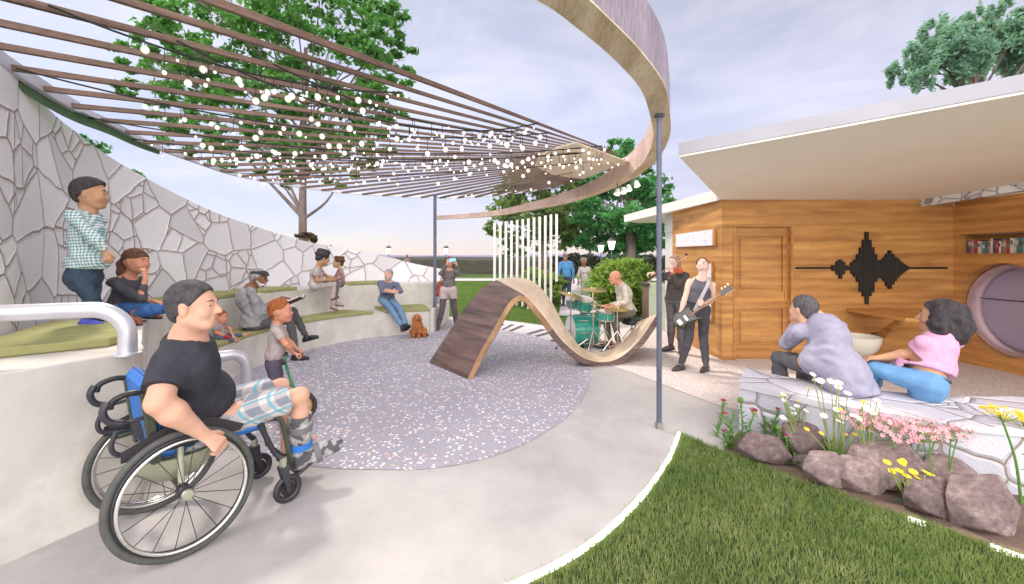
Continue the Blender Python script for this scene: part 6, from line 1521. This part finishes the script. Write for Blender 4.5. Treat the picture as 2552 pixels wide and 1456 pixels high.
# 14 ---- violinist
Y = 7.1; A = lambda x, y, d=0: at(x, y, Y+d)
J = dict(pv=A(1682, 745), nk=A(1688, 678, .02), hd=A(1680, 654), eR=A(1650, 694, .12), wR=A(1628, 681, -.02), eL=A(1688, 712, -.22), wL=A(1673, 678, -.26), kR=A(1672, 812, .05), aR=A(1671, 860, .08), kL=A(1697, 815, -.05), aL=A(1696, 880, -.12), tR=V(-.9, -.3, -.05), tL=V(-.75, -.55, -.05), hem=A(1682, 742))
human('blonde violinist in a black sweater playing beside the timber wall', J, (-.75, -.62, 0), (-.88, -.45, -.02), 1.0, 'pale', hairm('blonde', (.36, .24, .17)), 'long', CL('soot_sweater', (.085, .08, .075)), CL('grey_skinny', (.14, .13, .14)), M('suede_bootie', (.08, .07, .07), .7), .0105, sleeve=1.92, bust=1, hs=1.0, wr=.005,
      hands={'R': dict(d=(-1, -.1, 0), n=(0, 0, -1), curl=.9), 'L': dict(d=(-.3, -.2, .9), n=(.4, .6, 0), curl=.8)})
vi = thing('violin', 'reddish brown violin held under the blonde woman\'s chin', 'violin', A(1690, 680, -.16))
c = A(1690, 674, -.18); ax = (A(1640, 692, -.38)-c).normalized(); wv = ax.cross(V(.2, -.6, .75)).normalized(); nv = wv.cross(ax).normalized(); MV_ = M('violin_varnish', (.42, .07, .025), .25, 0, .2, 12, coat=.5)
C = Soft(.02); C.ell(c, (.075, .09, .018), (wv, ax, nv)); C.ell(c+ax*.15, (.060, .07, .018), (wv, ax, nv)); C.build('body', MV_, .0075, vi)
b = MB(); b.tube([c+ax*.17+nv*.018, c+ax*.40+nv*.02], .010, 8); b.build('neck', MBlack, vi); b = MB(); b.lathe([(.012, -.01), (.016, 0), (.012, .01)], c+ax*.42+nv*.015, wv, 12); b.build('scroll', MV_, vi)
bw_ = thing('violin_bow', 'violin bow slanting up from the violinist\'s outstretched hand', 'bow', A(1619, 699, -.15)); b = MB(); b.tube([A(1612, 702, -.1), A(1712, 634, -.30)], .0055, 6); b.build('stick', MV_, bw_); b = MB(); b.tube([A(1614, 704, -.1), A(1711, 637, -.30)], .003, 4); b.build('hair', MWhite, bw_); b = MB(); b.box(A(1710, 635, -.30), (.04, .02, .03), None, .006); b.build('tip', MBlack, bw_)
# 15 ---- guitarist
Y = 6.1; A = lambda x, y, d=0: at(x, y, Y+d)
J = dict(pv=A(1737, 770), nk=A(1748, 697, .05), hd=A(1751, 662, .1), eR=A(1706, 745, -.02), wR=A(1695, 782, -.2), eL=A(1776, 745, .0), wL=A(1752, 762, -.24), kR=A(1715, 842, -.12), aR=A(1697, 893, -.1), kL=A(1752, 842, .05), aL=A(1759, 922, -.15), tR=V(-.85, -.5, -.02), tL=V(-.7, -.7, -.02), hem=A(1736, 750))
J['aR'].z = .085; J['aL'].z = .085
gu = human('laughing guitarist in a dark vest leaning back in front of the timber corner', J, (-.45, -.89, 0), (-.30, -.72, .62), 1.0, 'pale', HB, 'tied', CL('smoke_vest', (.13, .125, .15)), CL('graphite_skinny', (.075, .072, .085)), M('polished_brogue', (.06, .055, .06), .25, coat=.4), .009, hu=(.1, .5, .8), sleeve=0, bust=1, hs=1.04, neckline=.12,
      hands={'R': dict(d=(.35, -.3, -.85), n=(.5, .8, 0), curl=.5), 'L': dict(d=(-.5, -.6, .3), n=(-.2, .9, .2), curl=.9)}, wr=.003)
b = MB(); b.tube(bez([A(1768, 692, -.02), A(1762, 712, -.14), A(1748, 740, -.19), A(1730, 775, -.2)], 5), .026, 8, flat=.2); strapo = b
gt = thing('electric_guitar', 'black electric bass guitar slung across the guitarist, neck raised to the right', 'guitar', A(1700, 810, -.3))
strapo.build('strap', CL('pale_strap', (.42, .42, .46)), gt)
c0 = A(1712, 790, -.27); c1 = A(1812, 722, -.30); ax = (c1-c0).normalized(); nv = V(-.15, -.95, .2); nv = (nv-ax*nv.dot(ax)).normalized(); wv = ax.cross(nv)
C = Soft(.03); C.ell(c0-ax*.10, (.125, .11, .022), (wv, ax, nv)); C.ell(c0+ax*.03, (.10, .09, .022), (wv, ax, nv)); C.chain([c0+wv*.07, c0+ax*.14+wv*.105], [.035, .016], fd=nv, fl=.6); C.chain([c0-wv*.07, c0+ax*.10-wv*.095], [.03, .014], fd=nv, fl=.6)
C.build('body', M('gloss_black', (.03, .032, .022), .2, 0, .3, 6, coat=.6), .007, gt)
b = MB(); b.tube([c0+ax*.02+nv*.022, c1-ax*.10+nv*.02], .025, 8, flat=.5); b.build('neck', M('maple_neck', (.28, .16, .10), .4), gt)
b = slab(c1-ax*.03+nv*.02, ax, wv, .018, .17, .065); b.build('headstock', M('gloss_black', (.02, .02, .02), .2), gt)
for k in range(6): b = MB(); p = c1+ax*(.045-.05*(k//2))+nv*.02+wv*(.052 if k % 2 else -.052); b.tube([p-wv*(.02 if k % 2 else -.02), p], .004, 6); b.ell(p, (.009, .009, .009), n=8, m=6); b.build('tuning_peg', MChrome, gt)
b = slab(c0-ax*.03+nv*.024, ax, wv, .012, .03, .075); b.build('pickup', MChrome, gt); b = slab(c0-ax*.13+nv*.024, ax, wv, .014, .05, .07); b.build('bridge', MChrome, gt)
# 16 ---- seated man on the right, seen from behind
Y = 3.62; A = lambda x, y, d=0: at(x, y, Y+d)
J = dict(pv=A(2100, 928), nk=A(2032, 797, .22), hd=A(2000, 772, .27), ch=A(2066, 838, .12), eL=A(1962, 855, .48), wL=A(1978, 806, .50), eR=A(2050, 905, .42), wR=A(1985, 890, .62), kL=A(1942, 893, .62), aL=A(1945, 965, .66), kR=A(2010, 905, .75), aR=A(1990, 980, .8), tL=V(-.7, .7, 0), tR=V(-.6, .8, 0), root=A(2092, 970), hem=A(2126, 982))
J['aL'].z = J['aR'].z = .08; J['sL'] = A(1992, 828, .22); J['sR'] = A(2085, 815, .34)
human('man in a lilac grey sweater seated on the flagstone wall with his back turned', J, (-.75, .66, 0), (-.38, .92, .05), 1.08, 'fair', hairm('pepper', (.11, .10, .11)), 'short', CL('lilac_knit', (.33, .32, .42), var=.08), CL('slate_chino', (.13, .13, .145)), M('dark_shoe', (.03, .03, .04), .5), .0085,
      hands={'L': dict(d=(-.1, .2, 1), n=(.5, -.5, 0), curl=.8), 'R': dict(d=(-.8, .5, 0), curl=.5)}, sleeve=1.9, fat=1.38, hs=1.1, wr=.007)
# 17 ---- seated woman in pink
Y = 3.42; A = lambda x, y, d=0: at(x, y, Y+d)
J = dict(pv=A(2310, 960, .02), nk=A(2338, 832, .08), hd=A(2338, 790, .1), ch=A(2335, 868, .06), eL=A(2272, 880, .1), wL=A(2190, 892, .2), eR=A(2290, 908, .35), wR=A(2205, 898, .32), kL=A(2175, 918, .22), aL=A(2110, 975, .5), kR=A(2190, 905, .42), aR=A(2150, 985, .6), tL=V(-1, .3, 0), tR=V(-1, .3, 0), root=A(2310, 995), hem=A(2325, 915, .05))
J['aL'].z = .1; J['aR'].z = .08; J['sL'] = A(2300, 856, .0); J['sR'] = A(2378, 852, .12); J['cuthem'] = 1
pw = human('woman in a pink crop top and blue jeans seated on the flagstone wall', J, (-.80, .6, 0), (-.60, .79, .08), 1.0, 'tan', hairm('dark_wave', (.055, .048, .052), (22, 22, 5)), 'bob', CL('pink_tee', (.66, .36, .52), var=.05), CL('light_denim', (.15, .32, .55), sc=7), M('white_trainer', (.6, .58, .58), .6), .0085,
      hands={'L': dict(d=(-.9, .2, -.05), n=(0, 0, -1), curl=.5), 'R': dict(d=(-.9, .1, .1), n=(0, 0, -1), curl=.4)}, sleeve=.5, bust=1, hs=1.2, wr=.004, hem=.6, fat=1.25)
pvv = J['pv']; ub = (J['nk']-pvv).normalized(); b = MB(); fb_ = V(-.86, .5, 0); fb_ = (fb_-ub*fb_.dot(ub)).normalized(); sb = fb_.cross(ub)
b.tube([pvv+ub*.062+sb*.150*cos(k)+fb_*.118*sin(k) for k in [i*2*pi/28 for i in range(29)]], .014, 8, flat=.6); b.build('belt', M('belt_leather', (.05, .05, .065), .4), pw)
# ================================================================== wheelchair
wh = thing('wheelchair', 'manual wheelchair with blue backrest and seat in the near left foreground', 'wheelchair', V(-2.0, 2.465, 0))
MFr = M('olive_frame', (.075, .085, .062), .35, .4, .2, 8, coat=.3); MGun = M('gunmetal', (.045, .045, .055), .4, .3, .15, 10); MBlue = M('blue_upholstery', (.035, .16, .50), .75, 0, .1, 9, .3, 120); MShell = M('carbon_shell', (.36, .38, .27), .4, .1, .12, 60)
RW = .335
def wheel(side):
    """side -1: near (right), +1: far"""
    ct = wc(0, side*.31, RW+.002); nrm = (lC*side*cos(.07)-V(0, 0, 1)*0+V(0, 0, sin(.07))).normalized()   # outward axle, cambered
    u1 = hC; u2 = nrm.cross(u1).normalized(); u2 = u2 if u2.z > 0 else -u2
    ct = ct+nrm*.0
    ring_ = lambda R, o: [ct+nrm*o+u1*R*cos(k)+u2*R*sin(k) for k in [i*2*pi/64 for i in range(65)]]
    def tor(name, R, o, r, m, par, flat=None, n=10):
        b = MB(); vs = []; N = 64
        for i in range(N):
            k = i*2*pi/N; rd = u1*cos(k)+u2*sin(k)
            for j in range(n): a = j*2*pi/n; vs.append(ct+rd*(R+r*cos(a)*(flat or 1))+nrm*(o+r*sin(a)))
        b.add(vs, [(i*n+j, i*n+(j+1) % n, ((i+1) % N)*n+(j+1) % n, ((i+1) % N)*n+j) for i in range(N) for j in range(n)]); return b.build(name, m, par, 180)
    wl = tor('rear_wheel', RW-.045, 0, .013, MChrome if side > 0 else MGun, wh)
    tor('tyre', RW-.018, 0, .019, M('olive_tyre', (.075, .08, .075), .6, 0, .2, 15, .3, 100), wl); tor('push_rim', RW-.055, .032, .0095, M('polished_rim', (.75, .75, .72), .15, .95), wl)
    b = MB(); b.lathe([(.012, -.06), (.034, -.055), (.034, -.01), (.022, 0), (.022, .03), (.032, .034), (.030, .048), (.012, .052)], ct, nrm, 24); b.build('hub', MGun, wl, 40)
    b = MB(); b.lathe([(.030, .0485), (.024, .058), (.008, .060)], ct, nrm, 20); b.build('hub_cap', M('hub_silver', (.45, .47, .38), .3, .7), wl, 40)
    for k in range(18):
        a = 2*pi*k/18; a2 = a+(.22 if k % 2 else -.22); b = MB(); b.tube([ct+nrm*(.028 if k % 2 else -.008)+(u1*cos(a2)+u2*sin(a2))*.026, ct+(u1*cos(a)+u2*sin(a))*(RW-.052)], .0022, 5); b.build('spoke', MGun, wl)
wheel(-1); wheel(1)
def tb(name, pts, r, m=MFr, par=wh, n=10, flat=None): b = MB(); b.tube(bez(pts, 5) if len(pts) > 2 else pts, r, n, flat=flat); return b.build(name, m, par, 60)
b = MB(); b.tube([wc(0, -.25, RW), wc(0, .25, RW)], .018, 12); b.build('axle', MFr, wh)
for sgn in (-1, 1):
    a = .215*sgn
    tb('side_frame', [wc(-.22, a, .56), wc(.1, a, .575), wc(.42, a, .585), wc(.50, a, .57), wc(.545, a*.95, .50), wc(.60, a*.85, .24)], .016)
    b = MB(); b.box(wc(-.125, a, .70), (.05, .035, .40), Matrix.Rotation(math.atan2(hC.y, hC.x), 3, 'Z') @ Matrix.Rotation(-.12, 3, 'Y'), .008); b.build('back_post', MFr, wh)
    tb('axle_strut', [wc(0, a*1.1, RW), wc(.0, a, .56)], .016, M('pale_strut', (.50, .52, .40), .3, .4))
    tb('push_handle', [wc(-.135, a, .84), wc(-.15, a, .885), wc(-.21, a, .90), wc(-.27, a, .88), wc(-.285, a, .84)], .015, MBlack)
    tb('handle_grip', [wc(-.29, a, .88), wc(-.31, a, .83), wc(-.285, a, .775), wc(-.22, a, .755), wc(-.16, a, .76)], [.015]+[.024]*14+[.014]*6, MGun, flat=.7)
    tb('anti_tip_bar', [wc(-.13, a, .58), wc(-.25, a, .60), wc(-.28, a, .65), wc(-.26, a, .72)], .012, MGun)
    # side guard
    pts = [(-.25, .62), (-.08, .69), (.14, .69), (.30, .60), (.28, .57), (-.25, .565)]
    b = MB(); o0, o1 = a*1.17, a*1.19; n = len(pts)
    b.add([wc(x, o0, z) for x, z in pts]+[wc(x, o1, z) for x, z in pts], [tuple(range(n)), tuple(range(n, 2*n))[::-1]]+[(i, n+i, n+(i+1) % n, (i+1) % n) for i in range(n)]); b.build('side_guard', M('woven_guard', (.035, .03, .035), .8, 0, .2, 60, .8, 160), wh)
    # front caster
    cc = wc(.56, sgn*.235, .092); ax = lC
    b = MB(); N, n2, R_, rr_ = 36, 8, .070, .021
    vs = [cc+(hC*cos(i*2*pi/N)+V(0, 0, 1)*sin(i*2*pi/N))*(R_+rr_*cos(j*2*pi/n2))+ax*rr_*.8*sin(j*2*pi/n2) for i in range(N) for j in range(n2)]
    b.add(vs, [(i*n2+j, i*n2+(j+1) % n2, ((i+1) % N)*n2+(j+1) % n2, ((i+1) % N)*n2+j) for i in range(N) for j in range(n2)]); cw = b.build('caster_wheel', MGun, wh, 180)
    b = MB(); b.lathe([(.045, -.012), (.045, .012), (.012, .016), (.012, -.016)], cc, ax, 20); b.build('caster_hub', MBlack, cw, 40)
    for q in (-1, 1): b = MB(); b.hull([cc+ax*q*.026+V(0, 0, -.012)+hC*.012, cc+ax*q*.026+V(0, 0, -.012)-hC*.012, cc+ax*q*.031-V(0, 0, .012)+hC*.01, cc+ax*q*.031-V(0, 0, .012)-hC*.01, cc+ax*q*.026+V(0, 0, .15)+hC*.028-hC*.03, cc+ax*q*.026+V(0, 0, .15)-hC*.058, cc+ax*q*.012+V(0, 0, .165)-hC*.0, cc+ax*q*.012+V(0, 0, .165)-hC*.05]); b.build('caster_fork', MGun, wh)
    b = MB(); b.lathe([(.022, .15), (.022, .21), (.014, .215)], cc-hC*.028-V(0, 0, 0), (0, 0, 1), 14); b.build('caster_stem', M('hub_silver', (.45, .47, .38), .3, .7), wh, 40)
    tb('caster_arm', [cc-hC*.028+V(0, 0, .205), wc(.48, sgn*.215, .36), wc(.40, sgn*.215, .56)], .017, MGun)
hz_ = math.atan2(hC.y, hC.x); RZ = Matrix.Rotation(hz_, 3, 'Z')
b = MB(); b.box(wc(.16, 0, .545), (.56, .42, .07), RZ, .025); b.build('seat', MBlue, wh)
b = MB(); b.box(wc(-.105, 0, .745), (.085, .40, .42), RZ @ Matrix.Rotation(-.12, 3, 'Y'), .03); b.build('backrest', MBlue, wh)
b = MB(); b.tube([wc(-.13, -.19, .952), wc(-.13, .19, .952)], .008, 6); b.build('piping', M('blue_piping', (.02, .07, .30), .7), bpy.data.objects['backrest'])
b = MB(); b.lathe([(.02, -.155), (.14, -.15), (.22, -.05), (.235, 0), (.215, 0), (.13, -.135), (.02, -.14)], wc(.02, .0, .50), n=36); b.build('seat_shell', MShell, wh, 50)
b = MB(); b.box(wc(.74, 0, .165), (.20, .36, .02), RZ @ Matrix.Rotation(-.45, 3, 'Y'), .006); b.build('footplate', MGun, wh)
tb('footrest_hanger', [wc(.60, -.18, .25), wc(.66, -.12, .15), wc(.68, .12, .15), wc(.60, .18, .25)], .013, MGun)
# ================================================================== balance bike
bk = thing('balance_bike', 'small green balance bike with yellow wheels under the red-haired boy', 'bike', at(735, 1010, 4.15))
bd = V(.9, .42, 0); bs_ = V(-.42, .9, 0); g0 = at(748, 1000, 4.1); g0.z = 0
def bp(a, c, z): return g0+bd*a+bs_*c+V(0, 0, z)
MYel = M('yellow_wheel', (.62, .38, .03), .5); MGrn = M('green_frame', (.02, .20, .07), .35, coat=.4)
for a, nm in ((0, 'front_wheel'), (-.56, 'rear_wheel')):
    c_ = bp(a, 0, .152); b = MB(); N, n2, R_, rr_ = 40, 8, .130, .022
    vs = [c_+(bd*cos(i*2*pi/N)+V(0, 0, 1)*sin(i*2*pi/N))*(R_+rr_*cos(j*2*pi/n2))+bs_*rr_*sin(j*2*pi/n2) for i in range(N) for j in range(n2)]
    b.add(vs, [(i*n2+j, i*n2+(j+1) % n2, ((i+1) % N)*n2+(j+1) % n2, ((i+1) % N)*n2+j) for i in range(N) for j in range(n2)]); wl = b.build(nm, MRubber, bk, 180)
    b = MB(); b.lathe([(.108, -.012), (.108, .012), (.09, .012), (.09, -.012)], c_, bs_, 32, False); b.build('rim', MYel, wl, 40)
    b = MB(); b.lathe([(.022, -.03), (.022, .03)], c_, bs_, 14); b.build('hub', MBlack, wl, 40)
    for k in range(5): an = 2*pi*k/5; b = MB(); b.tube([c_+(bd*cos(an)+V(0, 0, 1)*sin(an))*.02, c_+(bd*cos(an)+V(0, 0, 1)*sin(an))*.092], .012, 6, flat=.5); b.build('spoke', MYel, wl)
tb('frame', [bp(-.07, 0, .40), bp(-.2, 0, .26), bp(-.38, 0, .22), bp(-.5, 0, .2), bp(-.56, 0, .155)], .016, MGrn, bk)
tb('fork', [bp(-.13, 0, .60), bp(-.09, 0, .44), bp(-.05, .035, .32), bp(0, .035, .152)], .012, MGrn, bk); tb('fork', [bp(-.09, 0, .44), bp(-.05, -.035, .32), bp(0, -.035, .152)], .012, MGrn, bk)
tb('handlebar', [bp(-.13, -.19, .63), bp(-.13, -.08, .62), bp(-.13, 0, .60), bp(-.13, .08, .62), bp(-.13, .19, .63)], .010, MGrn, bk)
for q in (-1, 1): tb('grip', [bp(-.13, q*.14, .63), bp(-.13, q*.22, .635)], .017, MBlack, bk)
b = MB(); b.box(bp(-.42, 0, .36), (.17, .09, .035), Matrix.Rotation(.44, 3, 'Z'), .015); b.build('saddle', MBlack, bk); tb('seat_post', [bp(-.42, 0, .35), bp(-.40, 0, .23)], .012, MGrn, bk)
# ================================================================== drum kit
MTl = M('teal_lacquer', (.015, .26, .20), .22, 0, .15, 3, coat=.7); MHd = M('drum_head', (.66, .63, .62), .6, 0, .05); MBr = M('cymbal_brass', (.62, .46, .16), .28, .85, .15, 20)
Y = 7.55; A = lambda x, y, d=0: at(x, y, Y+d)
def drum(name, lab, c, ax, r, L, head=True):
    t = thing(name, lab, 'drum', (c.x, c.y, c.z-r), 'drums of the teal kit'); ax = ax.normalized()
    b = MB(); b.lathe([(r, -L/2), (r, L/2)], c, ax, 40); b.build('shell', MTl, t, 40)
    for e in (-1, 1):
        b = MB(); b.lathe([(r*.98, 0), (r*1.04, 0), (r*1.04, .022), (r*.98, .022)], c+ax*e*(L/2-.004)-ax*(.011), ax, 40, False); b.build('hoop', MChrome if L < .35 else MTl, t, 40)
        b = MB(); b.lathe([(r*.985, .0), (r*.985, .004)], c+ax*(e*(L/2+.003)-(.002)), ax, 40); b.build('drum_skin', MHd, t)
    a = ax.orthogonal().normalized(); e_ = ax.cross(a)
    for k in range(8): an = 2*pi*k/8; d = a*cos(an)+e_*sin(an); b = MB(); b.tube([c+d*(r+.010)-ax*L*.36, c+d*(r+.010)+ax*L*.36], .008, 6); b.build('lug', MChrome, t)
    return t
c = A(1449, 824, .05); c.z = .285; bd_ = drum('bass_drum', 'large teal bass drum on its side facing left', c, V(-1, -.22, 0), .275, .42)
for q in (-1, 1): b = MB(); b.tube([c+V(.1, .24*q, -.08), c+V(-.2, .34*q, -.27)], .009, 6); b.build('spur', MChrome, bd_)
drum('rack_tom', 'smaller teal tom on the left above the bass drum', A(1429, 752, .1), V(-.25, -.35, 1), .125, .17)
drum('rack_tom', 'larger teal tom on the right above the bass drum', A(1455, 757, -.05), V(.1, -.30, 1), .15, .19)
sn = drum('snare_drum', 'shallow teal snare drum on a tripod in front of the drummer', A(1508, 786, -.25), V(.04, -.06, 1), .165, .15)
fl_ = drum('floor_tom', 'teal floor tom between the bass drum and the drummer', A(1470, 800, .55), V(0, 0, 1), .19, .36)
for k in range(3): an = 2*pi*k/3+.3; p = A(1470, 800, .55)+V(cos(an)*.20, sin(an)*.20, 0); b = MB(); b.tube([p, V(p.x, p.y, .012)], .008, 6); b.build('leg', MChrome, fl_)
def stand(lab, c, z1, tilt=None, cym=None, nm='cymbal_stand', r=.0):
    t = thing(nm, lab, 'cymbal stand' if cym else 'drum stand', (c.x, c.y, .006), 'chrome stands of the drum kit')
    b = MB(); b.tube([V(c.x, c.y, .10), V(c.x, c.y, z1)], .011, 8); b.build('pole', MChrome, t)
    for k in range(3):
        an = 2*pi*k/3+c.x*3; f_ = V(c.x+cos(an)*.26, c.y+sin(an)*.26, .014); b = MB(); b.tube([V(c.x, c.y, .36), f_], .009, 6); b.tube([V(c.x, c.y, .12), V(c.x, c.y, .12).lerp(f_, .6)+V(0, 0, .03)], .006, 6); lg = b.build('leg', MChrome, t)
        b = MB(); b.ell(f_, (.022, .022, .016), n=8, m=6); b.build('rubber_foot', MBlack, lg, 180)
    if cym:
        b = MB(); ax = Vector(tilt).normalized(); b.lathe([(.004, .030), (.035, .026), (.05, .008), (cym, -.012), (cym, -.016), (.05, .004), (.004, .022)], V(c.x, c.y, z1), ax, 40); b.build('cymbal', MBr, t, 30)
        if r: b = MB(); b.lathe([(.004, -.030), (.05, -.02), (cym, .0), (cym, -.004), (.004, -.034)], V(c.x, c.y, z1-.02), ax, 40); b.build('lower_cymbal', MBr, t, 30)
    return t
q = A(1478, 720, -.35); stand('tall chrome stand carrying the high flat brass cymbal', q, q.z, V(.05, -.12, 1), .235)
q = A(1422, 733, -.2); stand('chrome stand carrying the tilted brass cymbal at the left', q, q.z, V(.25, -.12, 1), .22)
q = A(1538, 769, -.42); stand('low chrome hi-hat stand with two brass cymbals before the drummer', q, q.z, V(.03, -.06, 1), .19, r=1)
q = A(1508, 786, -.25); stand('short chrome tripod under the snare drum', V(q.x+.0, q.y, 0), q.z-.10, nm='snare_stand')
# bass pedal and hanging rug
b = MB(); b.box(V(1.60, 7.38, .035), (.10, .28, .03), Matrix.Rotation(1.3, 3, 'Z'), .01); b.build('pedal', MGun, label='dark kick drum pedal at the drummer\'s foot', cat='pedal')
stl = thing('drum_stool', 'round black padded drum stool on chrome legs under the drummer', 'stool', A(1577, 812).xy.to_3d(), None)
c = A(1574, 812, .02); zt_ = .50
b = MB(); b.lathe([(.14, zt_-.10), (.17, zt_-.085), (.175, zt_-.03), (.155, zt_)], (c.x, c.y, 0), n=32); b.build('seat', MBlack, stl, 50)
b = MB(); b.tube([V(c.x, c.y, .12), V(c.x, c.y, zt_-.1)], .014, 8); b.build('pole', MChrome, stl)
for k in range(3): an = 2*pi*k/3+.7; f_ = V(c.x+cos(an)*.25, c.y+sin(an)*.25, .018); b = MB(); b.tube([V(c.x, c.y, .34), f_], .010, 6); lg = b.build('leg', MChrome, stl); b = MB(); b.ell(f_, (.022, .022, .018), n=8, m=6); b.build('rubber_foot', MBlack, lg, 180)
rg = [(gp(x, y).x, gp(x, y).y) for x, y in ((1425, 876), (1570, 866), (1600, 892), (1470, 905))]
# ================================================================== dog
Y = 8.45; A = lambda x, y, d=0: at(x, y, Y+d)
dg = thing('dog', 'curly golden brown spaniel sitting on the play surface by the bench end', 'dog', V(A(1040, 840).x, Y, 0))
cx = A(1040, 840).x; s = 1.0
def dp(x, y, z): return V(cx+x, Y+y, z)
S = Soft(.03); S.wr = .004; S.ws = 75
S.chain([dp(.02, .06, .13), dp(-.0, .0, .25), dp(-.02, -.03, .31)], [.105, .095, .065]); S.chain([dp(-.02, -.03, .31), dp(-.01, -.04, .38)], [.06, .055])
S.ell(dp(.0, -.045, .415), (.058, .062, .060), (X1, V(0, 1, 0), V(0, 0, 1))); S.chain([dp(.015, -.09, .40), dp(.045, -.135, .385)], [.036, .026])
for e in (-1, 1):
    S.chain([dp(.045*e-.01, -.035, .25), dp(.05*e-.01, -.05, .12), dp(.055*e-.01, -.055, .035)], [.045, .034, .030]); S.ell(dp(.055*e-.005, -.085, .022), (.032, .048, .022), (X1, V(0, 1, 0), V(0, 0, 1)))
    S.chain([dp(.09*e+.02, .06, .12), dp(.12*e+.02, -.01, .10), dp(.10*e+.02, .06, .04), dp(.12*e+.03, -.03, .028)], [.07, .055, .038, .030])
S.chain([dp(.06, .12, .06), dp(.15, .12, .04), dp(.2, .08, .04)], [.035, .03, .018])
MDog = hairm('spaniel', (.42, .16, .06), (40, 40, 40)); S.build('body', MDog, .0075, dg)
for e in (-1, 1): C = Soft(.02); C.wr = .004; C.ws = 80; C.chain([dp(.055*e, -.04, .44), dp(.075*e, -.045, .37), dp(.072*e, -.05, .29)], [.020, .034, .030], fd=X1, fl=.6); C.build('ear', MDog, .0075, dg)
b = MB(); b.ell(dp(.056, -.157, .392), (.012, .010, .010), n=10, m=6); b.build('nose', MBlack, dg, 180)
for e in (-1, 1): b = MB(); b.ell(dp(.02+.026*e, -.098, .432), (.007, .005, .007), n=8, m=6); b.build('eye', MEyeD, dg, 180)
# ================================================================== air
hz = NT('haze_air'); pv_ = hz.n('ShaderNodeVolumePrincipled'); pv_.inputs['Color'].default_value = (.86, .80, .84, 1); pv_.inputs['Density'].default_value = .00026; pv_.inputs['Anisotropy'].default_value = .2
hz.N.remove(hz.b); hz.l(pv_.outputs[0], hz.N['Material Output'].inputs['Volume'])
b = MB(); b.box((100, 1480, 14.5), (6400, 3200, 33)); b.build('haze', hz.m, kind='stuff', label='thin pale evening haze over the far hills', cat='haze')
